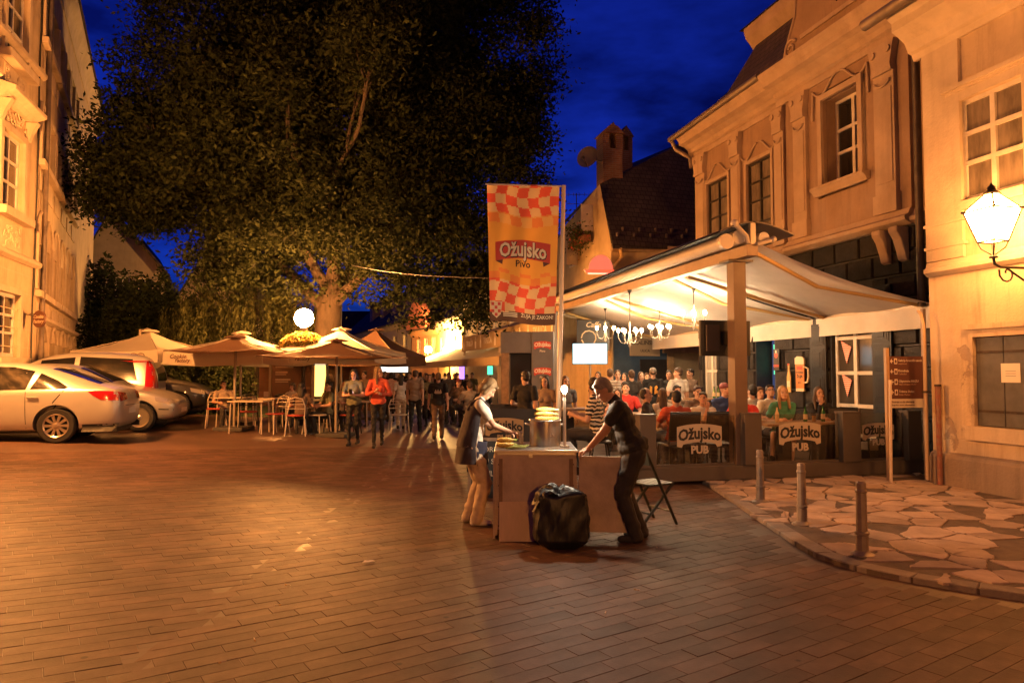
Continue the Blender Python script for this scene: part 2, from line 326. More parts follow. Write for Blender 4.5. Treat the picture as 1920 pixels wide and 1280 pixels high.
# irregular slabs: Voronoi cells, each one its own piece
def clip_half(poly, p, n):
    o = []
    for i in range(len(poly)):
        a = poly[i]; c = poly[(i + 1) % len(poly)]; da = (a[0] - p[0]) * n[0] + (a[1] - p[1]) * n[1]; dc = (c[0] - p[0]) * n[0] + (c[1] - p[1]) * n[1]
        if da <= 0: o.append(a)
        if (da < 0) != (dc < 0): t = da / (da - dc); o.append((a[0] + (c[0] - a[0]) * t, a[1] + (c[1] - a[1]) * t))
    return o
seeds = []
for j in range(26):
    for i in range(16):
        q = (2.3 + i * .40 + (j % 2) * .2 + random.uniform(-.17, .17), 3.3 + j * .34 + random.uniform(-.15, .15))
        if inside(q, pave_poly): seeds.append(q)
for k, q in enumerate(seeds):
    if random.random() < .16: continue                  # bare asphalt between slabs
    cell = [(q[0] - 1, q[1] - 1), (q[0] + 1, q[1] - 1), (q[0] + 1, q[1] + 1), (q[0] - 1, q[1] + 1)]
    for r2 in seeds:
        if r2 is not q and abs(r2[0] - q[0]) < 1.5 and abs(r2[1] - q[1]) < 1.5:
            cell = clip_half(cell, ((q[0] + r2[0]) / 2, (q[1] + r2[1]) / 2), (r2[0] - q[0], r2[1] - q[1]))
    if len(cell) < 3: continue
    pts = []
    for (x, y) in cell:
        sh = random.uniform(.88, .99); p = (q[0] + (x - q[0]) * sh, q[1] + (y - q[1]) * sh); t = 1.
        while t > .1 and not (inside(p, pave_poly) and inside((p[0] - .13, p[1]), pave_poly) and inside((p[0] - .02, p[1] - .14), pave_poly)): t *= .8; p = (q[0] + (x - q[0]) * sh * t, q[1] + (y - q[1]) * sh * t)
        pts.append(p)
    if random.random() < .5 and len(pts) > 4: pts.pop(random.randrange(len(pts)))
    poly = []
    for i, p in enumerate(pts):                           # knocked, uneven edges
        n_ = pts[(i + 1) % len(pts)]; poly += [(p[0] + (n_[0] - p[0]) * t_ + random.uniform(-.015, .015), p[1] + (n_[1] - p[1]) * t_ + random.uniform(-.015, .015)) for t_ in (0, .2, .4, .6, .8)]
    b = MB(); n = len(poly); h = .008 + random.uniform(0, .006)
    ins = [(q[0] + (x - q[0]) * .97, q[1] + (y - q[1]) * .97) for x, y in poly]
    b.v = [(x, y, ZP - .01) for x, y in poly] + [(x, y, ZP + h * .6) for x, y in poly] + [(x, y, ZP + h) for x, y in ins]
    b.f = [(i, (i + 1) % n, (i + 1) % n + n, i + n) for i in range(n)] + [(i + n, (i + 1) % n + n, (i + 1) % n + 2 * n, i + 2 * n) for i in range(n)] + [tuple(range(2 * n, 3 * n))]; b.mi = [0] * len(b.f)
    b.build('stone_slab', stone_m, pavement)
# kerb stones
def walk(path, step):
    o = [Vector((*path[0], 0))]; acc = 0
    for i in range(len(path) - 1):
        a = Vector((*path[i], 0)); c = Vector((*path[i + 1], 0)); l_ = (c - a).length; d = (c - a) / l_; s = step - acc
        while s <= l_: o.append(a + d * s); s += step
        acc = l_ - (s - step)
    return o
kp = walk(K, .42)
for a, c in zip(kp, kp[1:]):
    d = (c - a).normalized(); nrm = Vector((d.y, -d.x, 0)) * -1
    a2 = a + d * .008; c2 = c - d * .008; ox = nrm * .15; k0 = nrm * -.012
    z1 = ZP + .009 + random.uniform(-.004, .004)
    part('kerb_stone', [kerb_m], pavement, lambda b: b.slab([tuple((a2 + k0)[:2]), tuple((c2 + k0)[:2]), tuple((c2 + ox)[:2]), tuple((a2 + ox)[:2])], -.06, z1), bevel=.008)
# granite pavers of the square
d1 = Vector((math.cos(PROW), math.sin(PROW), 0)); d2 = Vector((-math.sin(PROW), math.cos(PROW), 0)); PL, PW = .36, .128
cand = []
for j in range(-60, 110):
    for i in range(-80, 80):
        p = d1 * ((i + .5 * (j % 2) + .12 * ((j * 7) % 3)) * PL) + d2 * (j * PW)
        if not (2.9 < p.y < 15): continue
        px = CX + F * p.x / p.y
        if not -70 < px < 1990: continue
        if p.x > 2.3 and inside((p.x + .16, p.y + .1), pave_poly): continue
        if p.x > 2.3 and (inside((p.x + .16, p.y - .1), pave_poly) or inside((p.x, p.y), pave_poly) or inside((p.x, p.y + .22), pave_poly)): continue
        if (p - T0).dot(TU) > -.1 and (p - T0).dot(TV) > -.3: continue
        if p.x > 3 and p.y > 9: continue
        cand.append(p)
cand.sort(key=lambda p: p.y)
def paver(b, M4=None, l_=PL - .003, w_=PW - .003, h=.005):
    x, y, e = l_ / 2, w_ / 2, .002
    vs = [(sx * x, sy * y, 0) for sx, sy in ((-1, -1), (1, -1), (1, 1), (-1, 1))] + [(sx * x, sy * y, h - .003) for sx, sy in ((-1, -1), (1, -1), (1, 1), (-1, 1))] + [(sx * (x - e), sy * (y - e), h) for sx, sy in ((-1, -1), (1, -1), (1, 1), (-1, 1))]
    if M4 is not None: vs = [M4 @ Vector(v) for v in vs]
    b.add(vs, [(i, (i + 1) % 4, (i + 1) % 4 + 4, i + 4) for i in range(4)] + [(i + 4, (i + 1) % 4 + 4, (i + 1) % 4 + 8, i + 8) for i in range(4)] + [(8, 9, 10, 11)])
b = MB(); paver(b); pav_me = b.mesh('paver'); pav_me.materials.append(paver_m)
def pav_T(p):
    sl = math.atan(.05) if p.x < -2 else 0
    return Matrix.Translation((p.x, p.y, G(p.x) - .002 + random.uniform(-.0018, .0012))) @ Matrix.Rotation(sl, 4, 'Y') @ Matrix.Rotation(PROW + random.uniform(-.006, .006), 4, 'Z')
for p in cand[:300]:
    o = link('paver', pav_me, road); o.matrix_local = pav_T(p)
b = MB()
for p in cand[300:]: paver(b, pav_T(p))
rest = b.build('pavers', paver_m, road); rest['kind'] = 'stuff'

# ================================================================ building helpers
glass_dark = M('window_glass', (.018, .016, .014), .07, spec=.8)
glass_curt = M('curtained_glass', (.20, .16, .12), .12, noise=.5, scale=6, streak=True, spec=.8)
paintw = M('white_window_paint', (.62, .55, .46), .55, noise=.18, scale=5)
paintb = M('black_window_paint', (.02, .017, .015), .4)
tile_dark = tiles('dark_roof_tiles', (.075, .05, .038), (.05, .034, .027), (.015, .01, .008), .20, .17, 'xz', .85, .9, .5, .012)
tile_y = tiles('dark_roof_tiles_side', (.075, .05, .038), (.05, .034, .027), (.015, .01, .008), .20, .17, 'yz', .85, .9, .5, .012)
zinc = M('gutter_zinc', (.22, .17, .13), .5, .5, noise=.3, scale=4)
def wall(b, x0, x1, z0, z1, ops=(), t=.32, mi=0, back=None, y=0.):
    """wall face at y with true openings and reveals"""
    xs = sorted({x0, x1, *[o[0] for o in ops], *[o[1] for o in ops]}); zs = sorted({z0, z1, *[o[2] for o in ops], *[o[3] for o in ops]})
    for i in range(len(xs) - 1):
        for k in range(len(zs) - 1):
            cx, cz = (xs[i] + xs[i + 1]) / 2, (zs[k] + zs[k + 1]) / 2
            if any(o[0] < cx < o[1] and o[2] < cz < o[3] for o in ops): continue
            b.quad((xs[i], y, zs[k]), (xs[i + 1], y, zs[k]), (xs[i + 1], y, zs[k + 1]), (xs[i], y, zs[k + 1]), mi)
    for a, c, e, g in ops:
        b.quad((a, y, e), (a, y - t, e), (a, y - t, g), (a, y, g), mi); b.quad((c, y, e), (c, y, g), (c, y - t, g), (c, y - t, e), mi)
        b.quad((a, y, g), (a, y - t, g), (c, y - t, g), (c, y, g), mi); b.quad((a, y, e), (c, y, e), (c, y - t, e), (a, y - t, e), mi)
    bk = back or 6.
    b.box(x0, x1, y - t - bk, y - t, z0, z1, mi)
    b.quad((x0, y, z0), (x0, y, z1), (x0, y - t, z1), (x0, y - t, z0), mi); b.quad((x1, y, z0), (x1, y - t, z0), (x1, y - t, z1), (x1, y, z1), mi); b.quad((x0, y, z1), (x1, y, z1), (x1, y - t, z1), (x0, y - t, z1), mi)
def window(par, x0, x1, z0, z1, cols=2, rows=(.66, 1.), y=-.14, fr=None, glass=None, bar=.035, T=None, fw=.055, subrows=0, name='window'):
    """frame and glazing bars as one part, each pane a sub-part"""
    fr = fr or paintw; glass = glass or glass_dark; b = MB(); b.T = T
    b.box(x0, x0 + fw, y - .03, y + .03, z0, z1); b.box(x1 - fw, x1, y - .03, y + .03, z0, z1)
    b.box(x0 + fw, x1 - fw, y - .03, y + .03, z0, z0 + fw); b.box(x0 + fw, x1 - fw, y - .03, y + .03, z1 - fw, z1)
    X = [x0 + fw + (x1 - x0 - 2 * fw) * i / cols for i in range(cols + 1)]; Z = [z0 + fw] + [z0 + fw + (z1 - z0 - 2 * fw) * r_ for r_ in rows]
    for x in X[1:-1]: b.box(x - bar, x + bar, y - .022, y + .036, Z[0], Z[-1])
    for z in Z[1:-1]: b.box(X[0], X[-1], y - .02, y + .033, z - bar * .8, z + bar * .8)
    wn = b.build(name, fr, par)
    for i in range(cols):
        for k in range(len(Z) - 1):
            p = MB(); p.T = T
            p.box(X[i] + (bar if i else 0), X[i + 1] - (bar if i < cols - 1 else 0), y - .008, y - .002, Z[k] + (bar * .8 if k else 0), Z[k + 1] - (bar * .8 if k < len(Z) - 2 else 0))
            p.build('pane', glass if not callable(glass) else glass(), wn)
    return wn
def molding(b, x0, x1, z0, prof, mi=0, y=0.):
    """horizontal moulding: prof = [(outward, up)] closed against the wall"""
    pts = [(y - .01, z0)] + [(y + o, z0 + h) for o, h in prof] + [(y - .01, z0 + prof[-1][1])]
    b.xprism(pts, x0, x1, mi)
def either(): return random.choice([glass_dark, glass_dark, glass_curt])

# ================================================================ cream house, right edge
cream = plaster('cream_plaster', (.58, .44, .29), (.24, .15, .09), .75, peel=(.36, .26, .18))
cream2 = plaster('cream_trim', (.60, .48, .34), (.30, .2, .12), .45)
ch = thing('cream_house', 'cream plastered house with peeling paint, grey shutters and a lit wall lantern', 'house', W0, RZ_R)
def cf(px, py): return fac(px, py, W0, RZ_R)
wx1, wz0 = cf(1803, 379); wx0 = wx1 - .93; wz1 = cf(1799, 191)[1]
sx1, sz1 = cf(1826, 632); sx0 = sx1 - .80; sz0 = cf(1826, 798)[1]
ops = [(wx0, wx1, wz0, wz1), (sx0, sx1, sz0, sz1)] + [(x, x + .93, wz0, wz1) for x in (-3.9, -6.2)]
part('wall', [cream], ch, lambda b: wall(b, -20, 0, ZP, 6.3, ops, .3, back=5))
part('plinth', [plaster('grey_plinth', (.30, .22, .16), (.12, .09, .06), .8)], ch, lambda b: b.xprism([(.001, ZP), (.07, ZP), (.07, .42), (.05, .47), (.001, .5)], -9.5, -.005))
def f(b):
    molding(b, -9.5, -.004, 2.93, [(.03, 0), (.09, .05), (.09, .10), (.05, .13), (.03, .2)])
part('string_course', [cream2], ch, f)
def f(b):
    b.box(-.62, -.02, .0015, .05, 3.135, 6.28); b.box(-.66, .0, .0015, .07, 3.30, 3.34); b.box(-.66, .0, .0015, .07, 3.62, 3.66)
part('corner_pilaster', [cream2], ch, f)
def f(b): molding(b, -9.5, .12, 6.1, [(.05, 0), (.08, .08), (.14, .1), (.2, .24), (.34, .34), (.42, .38), (.42, .5), (.5, .56), (.5, .64)])
part('cornice', [cream2], ch, f)
rf = part('roof', [tile_dark], ch, lambda b: b.xprism([(.55, 6.72), (.55, 6.78), (-2.8, 9.6), (-6, 6.72)], -9.6, .15))
part('gutter', [zinc], rf, lambda b: b.tube([(-9.6, .6, 6.82), (.45, .6, 6.72)], .085, 10), True)
window(ch, wx0, wx1, wz0, wz1, 2, (.36, .68, 1), -.07, glass=glass_curt)
for x in (-3.9, -6.2): window(ch, x, x + .93, wz0, wz1, 2, (.36, .68, 1), -.07)
def f(b):
    for x0, x1, z0, z1, w_ in ((wx0, wx1, wz0, wz1, .12),):
        b.box(x0 - w_, x0, .0015, .045, z0 - w_, z1 + w_); b.box(x1, x1 + w_, .0015, .045, z0 - w_, z1 + w_); b.box(x0, x1, .0015, .045, z1, z1 + w_); b.box(x0, x1, .0015, .06, z0 - w_, z0)
part('window_surround', [cream2], ch, f)
def f(b): b.box(wx0 - .2, wx1 + .2, .001, .11, wz1 + .16, wz1 + .22); b.box(wx0 - .17, wx1 + .17, .001, .07, wz1 + .10 + .022, wz1 + .1585)
part('window_hood', [cream2], ch, f)
slate = M('grey_shutter_paint', (.075, .068, .065), .6, noise=.25, scale=6, bump=.15)
rust = M('rusty_iron', (.05, .03, .02), .7, .3, noise=.4, scale=20)
mid = (sx0 + sx1) / 2
for a, c in ((sx0 + .01, mid - .004), (mid + .004, sx1 - .01)):
    sh = part('shutter', [slate], ch, lambda b: b.box(a, c, -.055, -.02, sz0 + .01, sz1 - .01), bevel=.006)
    for z in (sz0 + .2, sz1 - .2): part('hinge', [rust], sh, lambda b: b.box(a + .01, c - .01, -.02, -.012, z - .016, z + .016))
def f(b):
    w_ = .05
    b.box(sx0 - w_, sx0, .0015, .03, sz0 - w_, sz1 + w_); b.box(sx1, sx1 + w_, .0015, .03, sz0 - w_, sz1 + w_); b.box(sx0, sx1, .0015, .03, sz1, sz1 + w_)
    b.box(sx0 - .15, sx1 + .15, .0015, .1, sz0 - .18, sz0 - .002); b.box(sx0 - .13, sx1 + .13, .0015, .05, sz1 + .1, sz1 + .17)
part('shutter_surround', [cream], ch, f)
nx, nz_ = cf(1893, 699)
note = part('paper_note', [M('paper', (.75, .66, .52), .9)], ch, lambda b: b.box(nx - .13, nx + .13, -.018, -.0155, nz_ - .12, nz_ + .12))
for i in range(3): part('printed_line', [slate], note, lambda b: b.box(nx - .07, nx + .07, -.0155, -.015, nz_ + .02 - i * .03, nz_ + .025 - i * .03))

# ================================================================ brown ornate house with the pub
brown = plaster('ochre_brown_plaster', (.31, .20, .122), (.13, .085, .055), .65)
stucco = plaster('pale_stucco_trim', (.42, .30, .20), (.2, .13, .085), .5)
black_stone = M('black_rusticated_stone', (.018, .0145, .0125), .65, noise=.5, scale=7, bump=.5, bscale=25, rnd=.35, spec=.25)
OB = W1; bh = thing('ornate_house', 'ornate brown stucco house with pilasters and black stone ground floor', 'house', OB, RZ_R)
def bf(px, py): return fac(px, py, OB, RZ_R)
ZL = 3.95; ZC = 7.1; XE = bf(1309, 500)[0]
w1 = (bf(1621, 300)[0], bf(1552, 300)[0], bf(1552, 352)[1], bf(1585, 172)[1])
w2 = (bf(1449, 380)[0], bf(1403, 380)[0], 4.3, bf(1426, 298)[1]); w3 = (bf(1367, 380)[0], bf(1328, 380)[0], 4.3, w2[3])
d1_ = (bf(1640, 700)[0], bf(1560, 700)[0], .45, 3.0); d2_ = (bf(1453, 700)[0], bf(1418, 700)[0], .08, 2.7); d3_ = (bf(1345, 700)[0], bf(1318, 700)[0], .08, 2.6)
part('wall', [brown], bh, lambda b: wall(b, -.6, XE, ZL, ZC, [w1, w2, w3], .38, back=6))
bay0, bay1 = bf(1716, 300)[0], bf(1482, 300)[0]
dkwall = M('pub_wall_black', (.022, .02, .019), .6, noise=.4, scale=5, bump=.3)
part('ground_floor_wall', [dkwall], bh, lambda b: wall(b, -.6, XE, 0, ZL - .003, [d1_, d2_, d3_], .4, back=5.9))
# stones of the ground floor, each one a block with chamfered edges
rowz = [.1 + i * .385 for i in range(11)]
for r_ in range(10):
    x = -.55 + (.31 if r_ % 2 else 0)
    while x < XE - .3:
        a, c = x + .012, min(x + .62, XE - .02) - .012; z0, z1 = rowz[r_] + .012, min(rowz[r_ + 1], ZL) - .012; x += .62
        segs = [(a, c)]
        for o in (d1_, d2_, d3_):
            if z1 > o[2] and z0 < o[3] + .12: segs = [s_ for g in segs for s_ in ((g[0], min(g[1], o[0] - .02)), (max(g[0], o[1] + .02), g[1])) if s_[1] - s_[0] > .07] if any(g[1] > o[0] - .02 and g[0] < o[1] + .02 for g in segs) else segs
        for a_, c_ in segs:
            b = MB(); e = .022; h = .045
            b.v = [(a_, .001, z0), (c_, .001, z0), (c_, .001, z1), (a_, .001, z1), (a_ + e, h, z0 + e), (c_ - e, h, z0 + e), (c_ - e, h, z1 - e), (a_ + e, h, z1 - e)]
            b.f = [(0, 1, 5, 4), (1, 2, 6, 5), (2, 3, 7, 6), (3, 0, 4, 7), (4, 5, 6, 7)]; b.mi = [0] * 5; b.build('stone', black_stone, bh)
def f(b):
    molding(b, -.6, XE, ZL, [(.04, 0), (.14, .05), (.16, .1), (.08, .16), (.05, .24)])
    molding(b, bay0, bay1, ZL + .001, [(.1, 0), (.22, .06), (.24, .12), (.16, .17), (.12, .26)])
part('sill_course', [stucco], bh, f)
def f(b):
    for x0, x1 in ((bay0, bay1),): b.box(x0, x1, .001, .09, ZL + .25, ZC - .002)
    # cut back for the window: built as four pieces
b = MB()
b.box(bay0, w1[0] - .16, .001, .09, ZL + .24, ZC - .002); b.box(w1[1] + .16, bay1, .001, .09, ZL + .24, ZC - .002); b.box(w1[0] - .16, w1[1] + .16, .001, .09, ZL + .24, w1[2] - .2); b.box(w1[0] - .16, w1[1] + .16, .001, .09, w1[3] + .17, ZC - .002)
b.build('bay_wall', brown, bh)
def pil(b, x0, x1, y0, zb, zt):
    c = (x0 + x1) / 2; w_ = (x1 - x0) / 2
    b.box(x0 - .03, x1 + .03, y0, y0 + .10, zb, zb + .32); b.box(x0, x1, y0, y0 + .07, zb + .32, zt - .5)
    b.box(x0 + .05, x1 - .05, y0 + .07, y0 + .085, zb + .5, zt - .75)
    b.prism([(c - w_, zt - .5), (c - w_ * .9, zt - .38), (c - w_ * 1.15, zt - .12), (c - w_ * 1.3, zt), (c + w_ * 1.3, zt), (c + w_ * 1.15, zt - .12), (c + w_ * .9, zt - .38), (c + w_, zt - .5)], y0, y0 + .12)
    for s in (-1, 1): b.lathe([(.001, -.02), (.06, -.02), (.06, .02), (.03, .03), (.001, .03)], 12, M4=Matrix.Translation((c + s * w_ * .75, y0 + .13, zt - .14)) @ Matrix.Rotation(R(90), 4, 'X'))
    b.tube([(c + w_ * .7 * math.cos(a_), y0 + .1, zt - .62 - .09 * math.sin(a_)) for a_ in [math.pi * i / 8 for i in range(9)]], .018, 6)
for a, c, y0 in ((bf(1694, 300)[0], bf(1655, 300)[0], .09), (bf(1524, 300)[0], bf(1500, 300)[0], .09), (bf(1474, 300)[0], bf(1456, 300)[0], .001), (bf(1392, 350)[0], bf(1375, 350)[0], .001), (bf(1326, 380)[0], XE - .02, .001)):
    part('pilaster', [stucco], bh, lambda b: pil(b, a, c, y0, ZL + .26, ZC - .06), True)
def surround(b, o, y0, w_=.11, sill=True):
    b.box(o[0] - w_, o[0], y0, y0 + .05, o[2], o[3] + w_); b.box(o[1], o[1] + w_, y0, y0 + .05, o[2], o[3] + w_); b.box(o[0], o[1], y0, y0 + .05, o[3], o[3] + w_)
    if sill: b.xprism([(y0, o[2] - .16), (y0 + .06, o[2] - .16), (y0 + .1, o[2] - .08), (y0 + .16, o[2] - .04), (y0 + .16, o[2] - .001), (y0, o[2] - .001)], o[0] - .22, o[1] + .22)
    c = (o[0] + o[1]) / 2; hw = (o[1] - o[0]) / 2 + .24   # stucco garland over the window
    for s in (-1, 1):
        b.tube([(c + s * (.05 + (hw - .05) * t), y0 + .03, o[3] + .24 + .14 * math.cos(t * math.pi * 1.5)) for t in [i / 8 for i in range(9)]], .022, 6)
        b.tube([(c + s * hw, y0 + .03, o[3] + .24), (c + s * (hw + .02), y0 + .03, o[3] - .3)], .022, 6)
part('window_surround', [stucco], bh, lambda b: surround(b, w1, .092), True)
for o in (w2, w3): part('window_surround', [stucco], bh, lambda b: surround(b, o, .002, .08, False), True)
window(bh, *w1, 2, (.38, .66, 1), -.22, glass=glass_dark)
for o in (w2, w3): window(bh, *o, 2, (.28, .55, .78, 1), -.05, fr=paintb, glass=glass_curt, bar=.022, fw=.05)
def cornice(b, x0, x1, y0, z):
    molding(b, x0, x1, z, [(.04, 0), (.06, .1), (.05, .14), (.10, .17), (.12, .26), (.24, .34), (.36, .38), (.38, .47), (.46, .55), (.48, .62)], y=y0)
part('cornice', [stucco], bh, lambda b: cornice(b, bay1 + .1, XE + .25, 0, ZC - .06))
part('bay_cornice', [stucco], bh, lambda b: cornice(b, bay0 - .25, bay1 + .25, .09, ZC - .05))
# gable over the bay with a volute, mansard roof behind
gb0, gb1 = bay0 + .25, bay1 - .3
def f(b):
    b.prism([(gb0, ZC + .57), (gb1 + .35, ZC + .57), (gb1 + .25, ZC + .9), (gb1 - .1, ZC + 1.5), (gb1 - .22, ZC + 2.6), ((gb0 + gb1) / 2, ZC + 3.4), (gb0, ZC + 2.6)], -.3, .14)
part('gable', [brown], bh, f)
def f(b):
    cx_, cz_ = gb1 - .02, ZC + 1.15
    b.tube([(cx_ + .05 + (.05 + .15 * t) * math.cos(t * 9), .155, cz_ - .2 + (.05 + .15 * t) * math.sin(t * 9)) for t in [i / 24 for i in range(25)]], .028, 6)
    b.tube([(gb1 + .3, .15, ZC + .65), (gb1 + .2, .15, ZC + .95), (gb1 - .12, .15, ZC + 1.55), (gb1 - .24, .15, ZC + 2.6)], .03, 6)
    b.box(gb0, gb1 - .3, .14, .18, ZC + 1.0, ZC + 1.08)
part('volute', [stucco], bh, f, True)
part('attic_window', [glass_dark], bh, lambda b: b.box(gb0 + .75, gb0 + 1.3, .142, .15, ZC + 1.25, ZC + 2.2))
ra = XE + .35
def f(b):
    b.poly([(bay0, .3, ZC + .5), (ra, .45, ZC + .5), (ra - .5, -.7, ZC + 1.5), (ra - 1.0, -1.5, ZC + 3.0), (bay0, -1.5, ZC + 3.0)])
    b.poly([(ra, .45, ZC + .5), (ra, -6, ZC + .5), (ra - .5, -5.5, ZC + 1.5), (ra - 1.0, -5, ZC + 3.0), (ra - 1.0, -1.5, ZC + 3.0), (ra - .5, -.7, ZC + 1.5)])
    b.poly([(bay0, -1.5, ZC + 3.0), (ra - 1.0, -1.5, ZC + 3.0), (ra - 1.0, -5, ZC + 3.0), (bay0, -5, ZC + 3.0)])
mroof = part('mansard_roof', [tile_dark], bh, f)
def f(b): molding(b, bay0, ra - .75, ZC + 2.75, [(.05, 0), (.12, .1), (.25, .25), (.3, .4), (.3, .5)], y=-1.45)
part('roof_cornice', [stucco], mroof, f)
part('upper_roof', [tile_dark], mroof, lambda b: b.xprism([(-1.1, ZC + 3.26), (-3.2, ZC + 4.6), (-5.5, ZC + 3.26)], bay0, ra - .6))
part('gutter', [zinc], bh, lambda b: b.tube([(bay1 + .3, .5, ZC + .6), (XE + .45, .52, ZC + .52)], .075, 10), True)
part('downpipe', [zinc], bh, lambda b: b.tube([(XE + .38, .5, ZC + .46), (XE + .36, .4, ZC + .25), (XE + .1, .14, ZC - .02), (XE + .06, .12, ZC - .3)], .055, 10), True)
part('drainpipe', [M('dark_drainpipe', (.07, .05, .04), .5, .3, noise=.4)], bh, lambda b: b.tube([(bay0 - .45, .62, ZC + .3), (bay0 - .3, .3, ZC - .1), (bay0 - .28, .22, ZC - .4), (bay0 - .28, .22, 2.6)], .06, 10), True)
for px in (1669, 1702):
    x = bf(px, 460)[0]
    part('console_bracket', [stucco], bh, lambda b: b.xprism([(.05, ZL - .02), (.3, ZL - .02), (.3, ZL - .1), (.22, ZL - .22), (.15, ZL - .42), (.12, ZL - .55), (.05, ZL - .58)], x - .09, x + .09), bevel=.02)
# pub windows and doors
pw = window(bh, d1_[0] + .02, d1_[1] - .02, d1_[2], d1_[3], 2, (.2, .44, .70, 1), -.1, glass=M('pub_glass', (.05, .04, .03), .1, spec=.8), bar=.04)
for k, z in enumerate((1.15, 1.75)):                     # red and white pennants behind the glass
    part('pennant', [stripes('pennant_cloth', (.75, .6, .5), (.6, .07, .04), 9, 2, wob=1)], pw, lambda b: b.prism([(d1_[1] - .16, z + .42), (d1_[1] - .42, z + .3), (d1_[1] - .30, z)], -.085, -.075))
sh_m = M('black_shutter_paint', (.012, .012, .014), .5, spec=.3, noise=.2, scale=8)
def shutter(x0, x1, y):
    s = part('shutter', [sh_m], bh, lambda b: b.box(x0, x1, y, y + .04, .55, 3.05))
    n = 5; zz = [.6 + i * .49 for i in range(n + 1)]
    for i in range(n):
        def f(b):
            for k, (e, h) in enumerate(((.04, .012), (.075, .02), (.13, .03))):
                z0, z1 = zz[i] + e * .8, zz[i + 1] - e * .8
                b.box(x0 + e, x1 - e, y + .04, y + .04 + h, z0, z1)
        part('panel', [sh_m], s, f, bevel=.006)
shutter(d1_[0] - .48, d1_[0] - .05, .05); shutter(d1_[1] + .05, d1_[1] + .5, .05)
part('window_ledge', [stucco], bh, lambda b: b.box(d1_[0] - .1, d1_[1] + .1, .002, .22, .28, .44))
part('doorway', [glow('pub_interior_glow', (.10, .13, .30), .5)], bh, lambda b: b.box(d2_[0] + .05, d2_[1] - .05, -.39, -.37, .1, 2.6))  # emissive panel stands for the light inside the door
part('door_green_glow', [glow('green_door_glow', (.12, .8, .42), 1.6)], bh, lambda b: b.box(d2_[0] + .25, d2_[0] + .55, -.365, -.355, 1.55, 2.2))  # added emissive panel, gives the door its green light
part('door_blue_glow', [glow('blue_strip', (.15, .2, 1.), 2.5)], bh, lambda b: b.box(d2_[0] + .06, d2_[0] + .14, -.36, -.35, .9, 2.4))  # added emissive strip, gives the door its blue light
window(bh, d3_[0], d3_[1], d3_[2], d3_[3], 2, (.3, .62, 1), -.1, name='glazed_door', glass=M('door_glass_pale', (.28, .27, .24), .2))
# OPEN sign, bottle sign and beer mug sign on the pub wall
so = thing('open_sign', 'black sign with round red crest and the word OPEN on the pub wall', 'sign', OB + U * bf(1463, 670)[0] - V * .08, RZ_R)
so.scale = (.6, .6, .55); so.location.z = .78; blk = M('sign_black', (.012, .011, .011), .4); redp = M('sign_red', (.6, .06, .03), .5); creamp = M('sign_cream', (.68, .55, .36), .6); goldp = M('sign_gold', (.55, .33, .10), .5)
box('board', blk, so, -.16, .16, 0, .03, 1.55, 2.35, bevel=.008)
part('crest', [redp], so, lambda b: b.prism([(.09 * math.cos(a_), 2.12 + .11 * math.sin(a_)) for a_ in [i * math.pi / 10 for i in range(20)]], .0305, .036))
part('crest_top', [creamp], so, lambda b: b.prism([(-.035, 2.2), (.035, 2.2), (.025, 2.3), (-.025, 2.3)], .0365, .042))
text('OPEN', .12, redp, so, 0, .034, 1.72, off=.004)
bs = thing('bottle_sign', 'bottle shaped beer sign on the black pub wall', 'sign', OB + U * bf(1486, 670)[0] - V * .08, RZ_R)
bs.scale = (.6, .6, .6); bs.location.z = .45
part('bottle_shape', [goldp], bs, lambda b: b.prism([(-.09, 1.25), (.09, 1.25), (.1, 1.75), (.04, 1.95), (.035, 2.2), (-.035, 2.2), (-.04, 1.95), (-.1, 1.75)], 0, .03))
part('label_band', [creamp], bs, lambda b: b.box(-.09, .09, .0305, .036, 1.42, 1.62)); part('bottle_cap', [redp], bs, lambda b: b.box(-.036, .036, .0305, .036, 2.14, 2.2))
mg = thing('beer_mug_sign', 'large beer mug shaped sign with foam and handle on black stones', 'sign', OB + U * bf(1508, 700)[0] - V * .08, RZ_R)
mg.scale = (.62, .62, .6); mg.location.z = .67
part('mug', [M('beer_amber', (.58, .20, .045), .4, noise=.2, scale=6)], mg, lambda b: b.prism([(-.19, 1.02), (.19, 1.02), (.21, 1.8), (-.21, 1.8)], 0, .04))
part('foam', [creamp], mg, lambda b: b.prism([(-.22, 1.8), (.22, 1.8), (.22, 2.0), (.12, 2.06), (-.1, 2.05), (-.22, 1.98)], .0, .05))
part('mug_base', [creamp], mg, lambda b: b.prism([(-.2, .92), (.2, .92), (.19, 1.018), (-.19, 1.018)], 0, .045))
part('handle', [creamp], mg, lambda b: b.tube([(-.2, .02, 1.2), (-.34, .02, 1.22), (-.4, .02, 1.4), (-.38, .02, 1.66), (-.2, .02, 1.72)], .03, 8), True)
part('crest', [redp], mg, lambda b: b.box(-.14, .14, .041, .047, 1.62, 1.74)); text('TOČENA', .085, blk, mg, 0, .046, 1.53, off=.002); text('0,5 L', .08, blk, mg, 0, .046, 1.2, off=.002); text('ŽUJA', .12, blk, mg, 0, .046, 1.4, off=.004)

